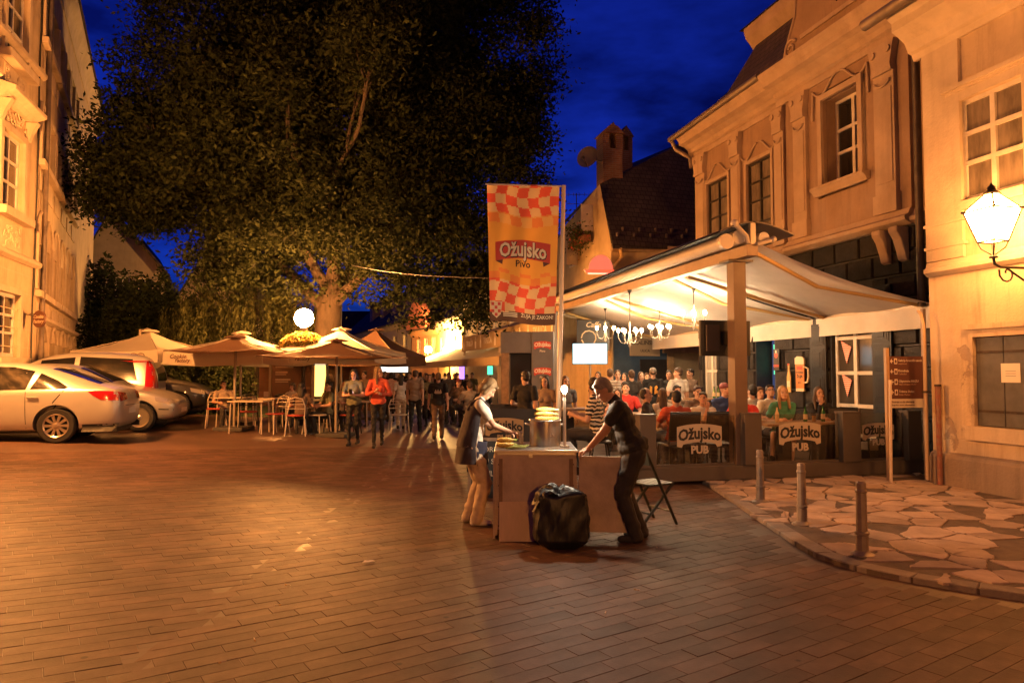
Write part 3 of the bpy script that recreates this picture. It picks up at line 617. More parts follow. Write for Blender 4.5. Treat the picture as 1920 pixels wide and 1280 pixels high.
# ================================================================ corner house with the steep dark roof, blue shop front
HC = gx(1147, 21.5); hh = thing('corner_house', 'corner house with steep dark roof, brick chimney and blue shop front', 'house', HC, RZ_R)
ywall = plaster('yellow_plaster', (.56, .42, .24), (.3, .2, .12), .5)
TF = Matrix.Rotation(R(90), 4, 'Z')           # the front that faces the square
EZ = at(1147, 455, 21.5).z
def hf(px, py): return fac(px, py, HC, RZ_R)
hw1 = hf(1090, 470)[0]; 
gw = [(hf(1112, 390)[0], hf(1097, 390)[0], hf(1100, 440)[1], hf(1100, 392)[1]), (hf(1083, 470)[0], hf(1070, 470)[0], hf(1076, 500)[1], hf(1076, 440)[1])]
apx, apz = hf(1125, 345); lex, lez = hf(1062, 420)
def f(b):
    wall(b, 0, 5.2, 0, EZ - .4, [], .3, back=7)
    b.poly([(0, .002, EZ - .4), (0, .002, EZ), (apx, .002, apz), (lex, .002, lez), (5.2, .002, lez - .4), (5.2, .002, EZ - .4)])
part('street_wall', [ywall], hh, f)
def f(b): b.T = TF; wall(b, -7, -.004, 3.15, EZ - .02, [(-1.9, -.9, 3.9, 4.9)], .3, back=.5)
part('front_wall', [ywall], hh, f)
bluep = M('blue_shop_paint', (.055, .10, .17), .6, noise=.2, scale=3)
BD = (-3.55, -2.0, .05, 2.2)
def f(b): b.T = TF; wall(b, -7, -.05, 0, 3.14, [BD], .3, back=.5, y=.05)
part('shop_front', [bluep], hh, f)
part('shop_cornice', [M('gold_trim', (.5, .33, .14), .6)], hh, lambda b: (setattr(b, 'T', TF), b.box(-7, -.05, .052, .2, 3.0, 3.16)))
for xa_, xb_ in ((-7, BD[0] - .22), (BD[1] + .22, -.9)): part('shop_plinth', [dkwall], hh, lambda b: (setattr(b, 'T', TF), b.box(xa_, xb_, .052, .08, 0, 2.0)))
woodt = M('pale_wood_trim', (.46, .32, .17), .6, noise=.25, scale=8)
part('door_frame', [woodt], hh, lambda b: (setattr(b, 'T', TF), b.box(BD[0] - .2, BD[0], .052, .12, 0, 2.2), b.box(BD[1], BD[1] + .2, .052, .12, 0, 2.2), b.box(BD[0] - .35, BD[1] + .35, .052, .14, 2.2, 2.45)))
part('shop_door', [M('dark_door', (.02, .016, .014), .5)], hh, lambda b: (setattr(b, 'T', TF), b.box(BD[0], BD[1], -.12, -.08, .05, 2.2)))
# steep roof with its hip
hp = [HC, ]
inv = Matrix.Rotation(-RZ_R, 4, 'Z') @ Matrix.Translation(-HC)
def hl(px, py, Y): return inv @ at(px, py, Y)
rA = hl(1149, 458, 21.2); rB = hl(1330, 462, 22.6); rC = hl(1300, 258, 25.0); rD = hl(1125, 345, 22.6)
def f(b):
    b.poly([rA, rB, rC, rD]); b.poly([rD, rC, rC + Vector((4, 1, 0)), Vector((lex + .3, .15, lez))]); dn = Vector((0, 0, -.12))
    b.quad(rA, rB, rB + dn, rA + dn); b.quad(rA, rD, rD + dn + Vector((.1, 0, 0)), rA + dn); b.quad(rD, Vector((lex + .3, .15, lez)), Vector((lex + .3, .15, lez - .12)), rD + dn)
hroof = part('roof', [tile_y], hh, f)
part('eave_board', [woodt], hroof, lambda b: b.tube([rA + Vector((.1, 0, -.14)), rB + Vector((.1, 0, -.14))], .07, 8))
part('downpipe', [M('ochre_pipe', (.5, .35, .16), .5)], hh, lambda b: b.tube([rA + Vector((0, -.25, -.12)), (-.12, -.3, EZ - .45), (-.1, .03, EZ - .85), (-.1, .05, 3.2)], .06, 8), True)
for i in range(6):                                      # snow guards on the tiles
    for k in range(2):
        q = rA.lerp(rB, (i + .3 + .4 * k) / 6) + (rD - rA) * (.12 + .09 * k); part('snow_guard', [zinc], hroof, lambda b: b.box(q.x - .1, q.x - .02, q.y - .02, q.y + .02, q.z, q.z + .12))
brick = tiles('chimney_brick', (.28, .12, .07), (.22, .09, .05), (.25, .18, .13), .24, .07, 'yz', .9, .5, .5, .01)
for px, py0, py1, Y, wd, nm in ((1143, 352, 283, 23.2, .62, 'front'), (1170, 340, 285, 24.2, .42, 'rear')):
    q0 = hl(px, py0, Y); q1 = hl(px, py1, Y)
    def f(b):
        b.box(q0.x - wd * .5, q0.x + wd * .5, q0.y - wd * .55, q0.y + wd * .55, q0.z - 1.0, q1.z)
    cm = part('chimney', [brick], hroof, f, bevel=.01)
    def f(b):
        z = q1.z; h = .34
        for s in (-1, 1):
            b.box(q0.x - wd * .5, q0.x + wd * .5, q0.y + s * wd * .55, q0.y + s * wd * .2, z + .002, z + h * 1.4)
        b.xprism([(q0.y - wd * .65, z + h * 1.4), (q0.y + wd * .65, z + h * 1.4), (q0.y + wd * .25, z + h * 2.1), (q0.y + .06, z + h * 2.2), (q0.y, z + h * 2.5), (q0.y - .06, z + h * 2.2), (q0.y - wd * .25, z + h * 2.1)], q0.x - wd * .6, q0.x + wd * .6)
        b.box(q0.x + wd * .3, q0.x + wd * .45, q0.y - wd * .2, q0.y + wd * .2, z + .002, z + h * 1.4)
    part('chimney_hood', [brick], hroof, f)
sd = thing('satellite_dish', 'pale round satellite dish fixed beside the brick chimney', 'dish', at(1104, 297, 22.9), R(150))
def f(b):
    n = 20; pr = [(.001, .0)] + [(.36 * i / 6, .12 * (i / 6) ** 2) for i in range(1, 7)] + [(.365, .125), (.36, .11)] + [(.36 * i / 6, .12 * (i / 6) ** 2 - .012) for i in range(5, 0, -1)]
    b.lathe(pr, n, cap=False, M4=Matrix.Rotation(R(-80), 4, 'X') @ Matrix.Rotation(R(0), 4, 'Y'))
part('reflector', [M('dish_grey', (.34, .27, .22), .5)], sd, f, True)
part('feed_arm', [zinc], sd, lambda b: (b.tube([(0, .02, -.34), (0, .45, -.1)], .015, 6), b.box(-.04, .04, .42, .5, -.14, -.06)))
part('mount', [zinc], sd, lambda b: b.tube([(0, -.02, 0), (0, -.2, 0), (-.45, -.25, -.1)], .025, 6))
an = thing('tv_antenna', 'thin rooftop aerial against the blue sky beside the banner', 'antenna', at(1081, 410, 26.), R(180))
part('mast', [zinc], an, lambda b: b.tube([(0, 0, -.3), (0, 0, .95)], .018, 6))
for z_, w_ in ((.9, .55), (.55, .35), (.15, .5)):
    part('boom', [zinc], an, lambda b: b.tube([(-w_, 0, z_), (w_, 0, z_)], .011, 5))
for i in range(6): part('element', [zinc], an, lambda b: b.tube([(-.5 + i * .2, -.01, .82), (-.5 + i * .2, -.01, .98)], .008, 5))
for k, o in enumerate(gw):
    window(hh, *o, 2, (.34, .67, 1), .03, bar=.02)
    part('open_sash', [paintw], hh, lambda b: b.box(o[0] - .03, o[0] + .01, .06, .42, o[2], o[3]))
text('SKALINSKA', .17, M('sign_ink', (.10, .07, .05), .6), hh, 0, 0, 0, name='tmpsign')
tmp = [o for o in hh.children if o.name.startswith('tmpsign')][0]; bpy.data.objects.remove(tmp)
q = HC - U * .07 + V * 1.05
sg = thing('street_name_plate', 'tan street name plate SKALINSKA ULICA on the blue wall', 'sign', q, RZ_R + R(90))
zp = at(1183, 650, 21.6).z
box('plate', M('tan_plate', (.52, .37, .22), .6), sg, -.5, .5, 0, .03, zp - .28, zp + .32, bevel=.02)
text('SKALINSKA', .17, M('sign_ink', (.10, .07, .05), .6), sg, 0, .034, zp + .12, off=.004); text('ULICA', .11, M('sign_ink'), sg, 0, .034, zp - .12, off=.003)
# ================================================================ left building, two facades
RZ_L = R(-63.5); EL = Vector((-18.8, 31.7, 0)); lw = plaster('left_ochre_plaster', (.56, .42, .26), (.2, .14, .09), .65); lt = plaster('left_trim', (.58, .45, .30), (.3, .2, .12), .4)
LB = thing('long_left_house', 'long four storey ochre facade with narrow windows, receding behind the parked cars', 'house', EL, RZ_L)
def lf(px, py): return fac(px, py, EL, RZ_L)
LEN = 16.2; cols = [lf(p, 300)[0] for p in (80, 94.5, 108, 120.5, 131, 139.5)]
zr = [(lf(80, 500)[1] - .2, 0)]
rows_ = [(lf(71, 545)[1], lf(71, 452)[1]), (lf(80, 308)[1], lf(80, 208)[1]), (lf(86, 85)[1], lf(86, -15)[1])]
ops = [(c - .5, c + .5, a, b_) for c in cols for a, b_ in rows_]
gcols = [lf(p, 680)[0] for p in (77, 97, 113, 125, 135)]; gtop = lf(97, 642)[1]
gops = [(c - .55, c + .55, .5, gtop) for c in gcols]
ZT = lf(171, 178)[1]; zband = lf(92, 612)[1]
part('wall', [lw], LB, lambda b: wall(b, 0, LEN, 0, ZT, ops + gops, .35, back=6))
for c in cols:
    for k, (a, b_) in enumerate(rows_): window(LB, c - .5, c + .5, a, b_, 2, (.35, .68, 1), -.16 if k else -.2)
def f(b):
    for c in cols:
        for k, (a, b_) in enumerate(rows_):
            if k == 0:
                b.tube([(c + .62 * math.cos(t), .02, b_ + .15 + .62 * math.sin(t)) for t in [math.pi * i / 12 for i in range(13)]], .05, 6)
                b.box(c - .64, c - .56, .0015, .06, a, b_ + .15); b.box(c + .56, c + .64, .0015, .06, a, b_ + .15)
            else:
                b.box(c - .62, c - .502, .0015, .06, a - .02, b_ + .12); b.box(c + .502, c + .62, .0015, .06, a - .02, b_ + .12); b.box(c - .5, c + .5, .0015, .06, b_ + .002, b_ + .12)
            b.box(c - .68, c + .68, .0015, .14, a - .18, a - .03)
            b.box(c - .5, c + .5, .0015, .03, a - .75, a - .3)
    molding(b, 0, LEN, zband, [(.04, 0), (.14, .06), (.14, .14), (.06, .2)]); molding(b, 0, LEN + .1, ZT - .9, [(.03, 0), (.06, .3), (.12, .5), (.22, .7), (.25, .8), (.25, .92)])
part('trim', [lt], LB, f)
for c in gcols:
    gwn = window(LB, c - .55, c + .55, .5, gtop, 2, (.6, 1), -.22, fr=paintb)
    part('arch_head', [lt], LB, lambda b: b.tube([(c + .6 * math.cos(t), .02, gtop - .05 + .45 * math.sin(t)) for t in [math.pi * i / 10 for i in range(11)]], .06, 6))
part('roof', [tile_dark], LB, lambda b: b.xprism([(.32, ZT + .05), (-3, ZT + 2.6), (-6.5, ZT + .05)], -.1, LEN + .1))
part('drainpipe', [zinc], LB, lambda b: b.tube([(LEN - .35, .1, ZT - .9), (LEN - .35, .1, .2)], .06, 8), True)
C1 = EL + Vector((math.cos(RZ_L), math.sin(RZ_L), 0)) * LEN
RZ_N = R(-73.3); NB = thing('ornamented_left_house', 'cream facade with stucco panels and tall white windows at the left edge', 'house', C1, RZ_N)
def nf(px, py): return fac(px, py, C1, RZ_N)
c0 = nf(22, 320)[0]; c9 = nf(30, 60)[0]
nops = []
for cc in (c0, c0 + 2.6, c0 + 5.2):
    for (z0, z1) in ((nf(10, 668)[1], nf(12, 548)[1]), (nf(18, 395)[1], nf(20, 250)[1]), (nf(28, 115)[1], nf(28, -40)[1])): nops.append((cc - .62, cc + .62, z0, z1))
part('wall', [lw], NB, lambda b: wall(b, 0, 14, 0, 15, nops, .3, back=6))
for i, o in enumerate(nops): window(NB, *o, 2, (.36, .68, 1), -.1, fw=.08)
def f(b):
    for i, o in enumerate(nops):
        b.box(o[0] - .14, o[0], .0015, .06, o[2] - .02, o[3] + .14); b.box(o[1], o[1] + .14, .0015, .06, o[2] - .02, o[3] + .14); b.box(o[0], o[1], .0015, .06, o[3] + .001, o[3] + .14)
        b.box(o[0] - .24, o[1] + .24, .0015, .22, o[2] - .2, o[2] - .022)
        if i % 3:
            b.xprism([(.0015, o[3] + .55), (.12, o[3] + .55), (.2, o[3] + .65), (.36, o[3] + .72), (.36, o[3] + .8), (.0015, o[3] + .9)], o[0] - .35, o[1] + .35)
            for s in (o[0] - .25, o[1] + .1): b.xprism([(.0015, o[3] + .1), (.08, o[3] + .1), (.14, o[3] + .3), (.26, o[3] + .54), (.0015, o[3] + .54)], s, s + .15)
    for z in (nops[0][3] + .75, nops[1][3] + 1.9): molding(b, 0, 9, z, [(.04, 0), (.12, .06), (.12, .14), (.05, .2)])
    z = .9
    while z < nops[0][3] + .7: b.box(0, 9, .0012, .004, z, z + .02); z += .42
part('trim', [lt], NB, f)
for i, o in enumerate(nops):
    if i % 3:
        def f(b):
            z0 = o[2] - .95; rr = random.Random(i)
            b.box(o[0], o[1], .0015, .03, z0, z0 + .68)
            for k in range(26):                         # scrolled relief
                cx_, cz_ = o[0] + .1 + rr.random() * (o[1] - o[0] - .2), z0 + .08 + rr.random() * .52; r_ = .04 + .05 * rr.random()
                b.tube([(cx_ + r_ * math.cos(t), .035, cz_ + r_ * math.sin(t)) for t in [k + j * .7 for j in range(7)]], .014, 5)
        part('relief_panel', [lt], NB, f)
        def f(b):
            rr = random.Random(i + 50)
            for k in range(30):
                cx_, cz_ = o[0] - .1 + rr.random() * (o[1] - o[0] + .2), o[3] + .2 + rr.random() * .28; r_ = .04 + .05 * rr.random()
                b.tube([(cx_ + r_ * math.cos(t), .03, cz_ + r_ * math.sin(t)) for t in [k + j * .7 for j in range(7)]], .016, 5)
        part('relief_frieze', [lt], NB, f)
part('cable', [M('cable_black', (.02, .02, .02), .6)], NB, lambda b: b.tube([(.25, .03, 14.5), (.28, .03, 9), (.22, .03, 6.), (.3, .03, 3.2), (.27, .03, 1.2)], .018, 6))
dk = M('dark_iron', (.02, .017, .015), .45, .6)
brs = M('brown_sign_paint', (.12, .05, .03), .5); pal = M('pale_lettering', (.6, .46, .32), .6)
p = at(74, 598, 16.6); rs = thing('round_wall_sign', 'round brown hanging sign reading Cookie Factory on the left facade', 'sign', p, R(160))
part('disc', [brs], rs, lambda b: b.lathe([(.001, -.03), (.2, -.03), (.2, .03), (.001, .03)], 28, M4=Matrix.Rotation(R(90), 4, 'X')), False, .006)
text('Cookie', .11, pal, rs, 0, .033, .05, off=.002, shear=.3); text('Factory', .11, pal, rs, 0, .033, -.06, off=.002, shear=.3)
part('bracket', [dk], rs, lambda b: b.tube([(.18, 0, .12), (.6, -.1, .12)], .015, 6))
cc = thing('security_camera', 'small security camera on the left facade above the round sign', 'camera', at(38, 516, 16.9), R(150))
part('housing', [dk], cc, lambda b: b.cyl((0, -.12, 0), (0, .14, 0), .05, .05, 12), True); part('lens', [glass_dark], cc, lambda b: b.cyl((0, .141, 0), (0, .15, 0), .038, .038, 12))
part('arm', [dk], cc, lambda b: b.tube([(0, 0, 0), (.1, 0, .1), (.3, -.05, .1)], .018, 6))
for px, py, Y, w_, lb in ((118, 367, 21.5, .62, 'thin iron bracket sticking out high on the ochre facade'), (160, 347, 29., .55, 'short dark bracket beside the tree high on the facade end')):
    br_ = thing('wall_bracket', lb, 'bracket', at(px, py, Y), R(180))
    part('rod', [dk], br_, lambda b: b.tube([(w_, 0, 0), (-w_, 0, 0)], .035, 6)); part('upright', [dk], br_, lambda b: b.tube([(-w_, 0, -.02), (-w_, 0, .5)], .03, 6))

# ================================================================ houses behind the trees and down the street
def simple_house(name, label, O, rz, L_, H_, depth, mat, roofm, rh, wins, fr=paintw, over=.35, glass=None, hip=False):
    h = thing(name, label, 'house', O, rz)
    part('wall', [mat], h, lambda b: wall(b, 0, L_, 0, H_, wins, .25, back=depth))
    for o in wins: window(h, *o, 2, (.6, 1), -.1, fr=fr, glass=glass or glass_dark, bar=.03)
    rf_ = part('roof', [roofm], h, lambda b: b.xprism([(over, H_ - .02), (over, H_ + .06), (-depth * .5, H_ + rh), (-depth - .6, H_ + .06), (-depth - .6, H_ - .02)], -.25, L_ + .25))
    part('eave_moulding', [mat], h, lambda b: molding(b, 0, L_, H_ - .42, [(.04, 0), (.1, .1), (.2, .25), (.22, .38)]))
    return h, rf_
# far left houses with gables
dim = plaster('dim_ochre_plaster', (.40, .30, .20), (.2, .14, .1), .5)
def gable_house(name, label, px0, px1, Y, zE, pxa, pya, depth, wins, rz=R(180), mat=None):
    a = at(px1, 700, Y); c = at(px0, 700, Y); L_ = (a - c).length
    O = Vector((a.x, Y, 0)); h = thing(name, label, 'house', O, rz)
    za = at(pxa, pya, Y).z; xa = (px1 - pxa) / F * Y
    def f(b):
        wall(b, 0, L_, 0, zE, wins, .25, back=depth); b.prism([(0, zE), (L_, zE), (xa, za)], -.25, -.001)
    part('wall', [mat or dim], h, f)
    for o in wins: window(h, *o, 2, (.5, 1), -.1)
    def f(b):
        for (x, z) in ((-.4, zE - .4 * (za - zE) / max(.1, xa)), (L_ + .4, zE - .4 * (za - zE) / max(.1, L_ - xa))):
            b.quad((x, .3, z), (xa, .3, za + .05), (xa, -depth, za + .05), (x, -depth, z)); b.quad((x, .3, z), (xa, .3, za + .05), (xa, .3, za - .15), (x, .3, z - .2))
    part('roof', [tile_y], h, f); return h, xa, za
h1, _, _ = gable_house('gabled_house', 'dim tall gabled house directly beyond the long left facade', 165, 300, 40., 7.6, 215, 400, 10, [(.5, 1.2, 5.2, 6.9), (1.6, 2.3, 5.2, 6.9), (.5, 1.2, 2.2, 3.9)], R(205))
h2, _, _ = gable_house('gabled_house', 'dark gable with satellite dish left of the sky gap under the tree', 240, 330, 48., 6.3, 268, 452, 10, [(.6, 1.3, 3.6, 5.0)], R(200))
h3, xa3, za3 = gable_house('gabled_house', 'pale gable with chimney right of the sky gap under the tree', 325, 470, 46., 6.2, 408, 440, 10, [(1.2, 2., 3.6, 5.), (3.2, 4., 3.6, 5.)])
part('chimney', [brick], h3, lambda b: b.box(xa3 + .9, xa3 + 1.4, -1.5, -.9, za3 - 1.6, za3 + .15))
# houses along the curving street on the right side
def dirang(a, c): return math.atan2(c.y - a.y, c.x - a.x)
pA0, pA1 = gx(771, 50), gx(640, 76); rzA = dirang(pA0, pA1); pA0.z = 0
ya = plaster('pale_yellow_plaster', (.62, .50, .30), (.3, .22, .12), .35)
winsA = [(1.2 + i * 3.0, 2.2 + i * 3.0, 2.5, 4.4) for i in range(8)] + [(1.2 + i * 3.0, 2.2 + i * 3.0, .3, 1.7) for i in range(8)]
hA, rA_ = simple_house('long_street_house', 'long pale house with dark roof and dormers far down the street', pA0, rzA, 26, at(770, 600, 50).z, 7, ya, tile_dark, 3.6, winsA)
for i in range(4):
    x = 3 + i * 4.4
    dm = part('dormer', [ya], rA_, lambda b: b.box(x, x + 1.1, -1.9, -.7, 6.3, 7.6)); part('dormer_roof', [tile_dark], rA_, lambda b: b.prism([(x - .2, 7.6), (x + 1.3, 7.6), (x + .55, 8.2)], -2.2, -.55))
pB0, pB1 = gx(822, 45), gx(772, 49.5); rzB = dirang(pB0, pB1); pB0.z = 0; LBn = (pB1 - pB0).length
orange = plaster('orange_plaster', (.62, .30, .13), (.3, .15, .08), .3)
hB, _ = simple_house('curved_gable_house', 'orange house with rounded gable beside the far street lamps', pB0, rzB, LBn, at(800, 617, 47).z, 6, orange, tile_dark, 2.4, [(.5, 1.2, 2.3, 3.9), (1.9, 2.6, 2.3, 3.9), (3.3, 4.0, 2.3, 3.9)])
zb_ = at(800, 617, 47).z; zt_ = at(800, 563, 47).z
part('curved_gable', [M('salmon_plaster', (.55, .17, .09), .8, noise=.2)], hB, lambda b: b.prism([(LBn * .25, zb_ + .061), (LBn * .98, zb_ + .061), (LBn * .98, zb_ + .5)] + [(LBn * .62 + LBn * .28 * math.cos(t), zb_ + .5 + (zt_ - zb_ - .5) * math.sin(t)) for t in [math.pi * i / 12 for i in range(13)]] + [(LBn * .25, zb_ + .5)], -.1, .45))
pC0, pC1 = gx(880, 38), gx(823, 44.5); rzC = dirang(pC0, pC1); pC0.z = 0; LCn = (pC1 - pC0).length
hC, _ = simple_house('yellow_street_house', 'bright yellow house behind the twin street lamps', pC0, rzC, LCn, at(840, 600, 42).z, 6, plaster('yellow_street_plaster', (.66, .50, .22), (.3, .2, .1), .25), tile_dark, 2.4, [(.8 + i * 1.7, 1.5 + i * 1.7, 2.3, 3.8) for i in range(4)])
pD0, pD1 = gx(1062, 27.), gx(880, 36.5); rzD = dirang(pD0, pD1); pD0.z = 0; LDn = (pD1 - pD0).length
hD, _ = simple_house('cafe_house', 'cream cafe house with window boxes above the lettered awning', pD0, rzD, LDn, 5.6, 6, ya, tile_dark, 2.6, [(1.0 + i * 1.9, 1.8 + i * 1.9, 3.3, 4.7) for i in range(6)] + [(2., 3.4, .1, 2.4), (5., 6.4, .1, 2.4)], glass=M('warm_lit_window', (.4, .25, .1), .3, emit=.35, ecol=(1, .55, .2)))
# far closing wall of the street
pE0 = gx(700, 95); pE0.z = 0
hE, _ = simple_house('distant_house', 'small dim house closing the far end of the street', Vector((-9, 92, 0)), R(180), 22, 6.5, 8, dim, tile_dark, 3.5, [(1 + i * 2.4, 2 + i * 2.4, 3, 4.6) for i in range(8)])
park_wall = thing('garden_wall', 'reddish brick garden wall behind the cafe parasols', 'wall', Vector((-4.6, 27, 0)), R(178))
part('wall_body', [tiles('red_garden_brick', (.22, .085, .045), (.17, .06, .035), (.14, .09, .06), .26, .08, 'xz', .9, .4, .5, .01)], park_wall, lambda b: b.box(0, 9, -.3, 0, 0, 2.0)); part('coping', [stucco], park_wall, lambda b: b.box(-.05, 9.05, -.36, .06, 2.001, 2.1))
lawn = sheet('lawn', -16, -5.2, 21, 26.6, 1, 1, .02, M('grass_base', (.03, .05, .012), .95, noise=.5, scale=9)); tag(lawn, kind='structure')

# ================================================================ trees
bark = M('bark', (.05, .034, .021), .9, noise=.45, scale=7, bump=.7, bscale=22, streak=True)
def leafmat(name, col):
    m = thin(name, col, .3, .8, .0); m.node_tree.nodes['Principled BSDF'].inputs['Specular IOR Level'].default_value = .15; n = m.node_tree.nodes; l = m.node_tree.links.new
    ge = n.new('ShaderNodeNewGeometry'); mr = n.new('ShaderNodeMapRange'); mr.inputs[3].default_value = .45; mr.inputs[4].default_value = 1.5; l(ge.outputs['Random Per Island'], mr.inputs[0])
    mx = n.new('ShaderNodeMixRGB'); mx.blend_type = 'MULTIPLY'; mx.inputs[0].default_value = 1; mx.inputs[1].default_value = (*col, 1); l(mr.outputs[0], mx.inputs[2])
    l(mx.outputs[0], n['Principled BSDF'].inputs['Base Color']); l(mx.outputs[0], [x for x in n if x.type == 'BSDF_TRANSLUCENT'][0].inputs[0]); return m
leaf_a = leafmat('chestnut_leaf', (.022, .028, .009)); leaf_b = leafmat('willow_leaf', (.085, .092, .03)); leaf_c = leafmat('hedge_leaf', (.035, .045, .014))
def leaves(name, mat, parent, P, size, down=.4, aspect=.45, r=None):
    """P: (n,3) centres; one pointed leaf each, drooping"""
    r = r or np.random.default_rng(3); n = len(P); P = np.asarray(P)
    az = r.uniform(0, 2 * np.pi, n); el = r.normal(-down, .45, n); s = size * r.uniform(.6, 1.35, n)
    d = np.stack([np.cos(az) * np.cos(el), np.sin(az) * np.cos(el), np.sin(el)], 1); q = r.normal(0, 1, (n, 3)); sd_ = np.cross(d, q); sd_ /= np.linalg.norm(sd_, axis=1)[:, None] + 1e-9
    nrm = np.cross(d, sd_)
    a = P - d * s[:, None] * .5; c = P + d * s[:, None] * .5; m1 = P + sd_ * (s * aspect * .5)[:, None] + nrm * (s * .06)[:, None]; m2 = P - sd_ * (s * aspect * .5)[:, None] + nrm * (s * .06)[:, None]
    vs = np.stack([a, m1, c, m2], 1).reshape(-1, 3).astype('f')
    me = bpy.data.meshes.new(name); me.vertices.add(4 * n); me.loops.add(4 * n); me.polygons.add(n)
    me.vertices.foreach_set('co', vs.ravel()); me.loops.foreach_set('vertex_index', np.arange(4 * n, dtype='i')); me.polygons.foreach_set('loop_start', np.arange(0, 4 * n, 4, dtype='i')); me.polygons.foreach_set('loop_total', np.full(n, 4, 'i'))
    me.update(calc_edges=True); me.materials.append(mat); return link(name, me, parent)
def branchy(b, p, d, L_, r_, depth, tips, rg, spread=.65, mi=0):
    pts = [p]; q = p.copy(); dd = d.copy(); n = 5
    for i in range(n):
        dd = (dd + Vector((rg.uniform(-.16, .16), rg.uniform(-.16, .16), rg.uniform(-.06, .14)))).normalized(); q = q + dd * L_ / n; pts.append(q.copy())
    b.tube(pts, [r_ * (1 - .5 * i / n) for i in range(n + 1)], 8 if r_ > .06 else 5, mi, False)
    if depth == 0: tips += [pts[-1], pts[-3]]; return
    for k in range(3 if depth > 1 else 4):
        nd = (dd + Vector((rg.uniform(-1, 1), rg.uniform(-1, 1), rg.uniform(-.45, .75))) * spread).normalized()
        branchy(b, pts[-1 - (k % 3)], nd, L_ * rg.uniform(.6, .82), r_ * .5, depth - 1, tips, rg, spread, mi)
# the great tree over the square
TB = gx(612, 22.5); tree = thing('plane_tree', 'huge dark broad tree towering over the cafe parasols', 'tree', TB)
rg = random.Random(11); tips = []; b = MB()
b.tube([(0, 0, -.2), (.02, 0, .3), (.05, 0, 1.2), (.02, .05, 2.6), (.1, .1, 4.2)], [.72, .55, .47, .42, .36], 14, 0, False)
for k, (dx, dy, dz, L_) in enumerate(((-.9, -.2, .75, 3.6), (.9, -.3, .7, 3.9), (.15, -.1, 1, 4.2), (-.3, .8, .8, 3.4), (.5, .8, .8, 3.4), (-.5, -.8, .9, 3.2), (.45, -.8, .8, 3.4))):
    branchy(b, Vector((.07, .05, 3.3 + .15 * k)), Vector((dx, dy, dz)).normalized(), L_, .2, 3, tips, rg, .62)
b.build('trunk', bark, tree, True)
# crown: leaf clumps over an uneven envelope measured against the sky
env = []
r_ = np.random.default_rng(5)
lobes = [((-6.1, 0, 8.0), (1.3, 2.2, 2.0)), ((-6.5, .2, 6.8), (.8, 1.6, 1.0)), ((-2.4, -.6, 5.3), (1.5, 2.2, 1.4)), ((1.2, -1.6, 6.0), (3.2, 2.0, 1.6)), ((-1.6, -1.8, 7.6), (3.0, 2.2, 2.0)), ((-3.0, 0, 8.0), (3.3, 3.6, 2.4)), ((-5.2, -.2, 7.4), (1.8, 2.4, 1.5)), ((0, 0, 9.2), (5.0, 4.6, 4.2)), ((3.6, .2, 7.4), (3.4, 3.6, 4.4)), ((4.3, .1, 11.0), (2.9, 3.4, 4.2)), ((-2.6, 0, 12.2), (3.6, 3.6, 3.0)), ((1.0, 0, 13.8), (5.0, 4.2, 3.0)), ((-.2, -1.4, 5.1), (2.6, 2.2, 1.6)), ((2.8, -.6, 5.9), (2.4, 2.2, 1.7)), ((4.9, 1.3, 4.5), (1.0, 1.0, 1.3)), ((-4.6, .3, 8.6), (1.8, 2.2, 1.4))]
clumps = []
for c_, s_ in lobes:
    n = int(s_[0] * s_[1] * s_[2] * 3.6) + 26
    q = r_.normal(0, 1, (n, 3)); q /= np.linalg.norm(q, axis=1)[:, None]; q *= (r_.uniform(.35, 1.08, n) ** .45)[:, None]
    clumps.append(q * np.array(s_) + np.array(c_))
clumps = np.concatenate(clumps + [np.array([tuple(t) for t in tips])])
_lp = np.array([gx(569, 19.2).x - TB.x, 19.2 - 22.5, 2.9])
clumps = clumps[np.linalg.norm(clumps - _lp, axis=1) > 2.0]
_sg = np.array([9.4, 3.8, 2.0]); _t = np.clip(((clumps - _lp) @ _sg) / (_sg @ _sg), 0, 1)
clumps = clumps[np.linalg.norm(clumps - _lp - _t[:, None] * _sg, axis=1) > 1.25]
clumps = clumps[(clumps[:, 2] > 2.7) & (clumps[:, 2] < 16)]
per = 190; off = r_.normal(0, 1, (len(clumps), per, 3)) * np.array([.40, .40, .24]) * r_.uniform(.6, 1.25, (len(clumps), 1, 1))
P = (clumps[:, None, :] + off).reshape(-1, 3)
leaves('crown', leaf_a, tree, P, .16, .45, .45, r_)
# weeping tree to the left of the lamp
WB = gx(470, 25); wt = thing('weeping_tree', 'weeping tree with hanging pale green strands left of the globe lamp', 'tree', WB)
b = MB(); tips = []; b.tube([(0, 0, -.1), (.05, 0, 1.2), (0, .1, 2.6)], [.3, .24, .2], 10, 0, False)
for k in range(7): branchy(b, Vector((0, .05, 2.1 + .08 * k)), Vector((math.cos(k * .9), math.sin(k * .9), .75)).normalized(), 1.9, .1, 1, tips, rg, .7)
b.build('trunk', bark, wt, True)
S = []
for k in range(420):
    a_ = r_.uniform(0, 2 * np.pi); rad = 2.9 * math.sqrt(r_.uniform(.05, 1)); z0 = 4.3 - .16 * rad ** 2 + r_.uniform(-.3, .4); ln = r_.uniform(.8, 2.6); n = int(ln * 30)
    t = np.linspace(0, 1, n); S.append(np.stack([rad * np.cos(a_) * (1 + .06 * t) + r_.normal(0, .05, n), rad * np.sin(a_) * (1 + .06 * t) + r_.normal(0, .05, n), z0 - ln * t + r_.normal(0, .03, n)], 1))
leaves('crown', leaf_b, wt, np.concatenate(S), .15, 1.15, .3, r_)
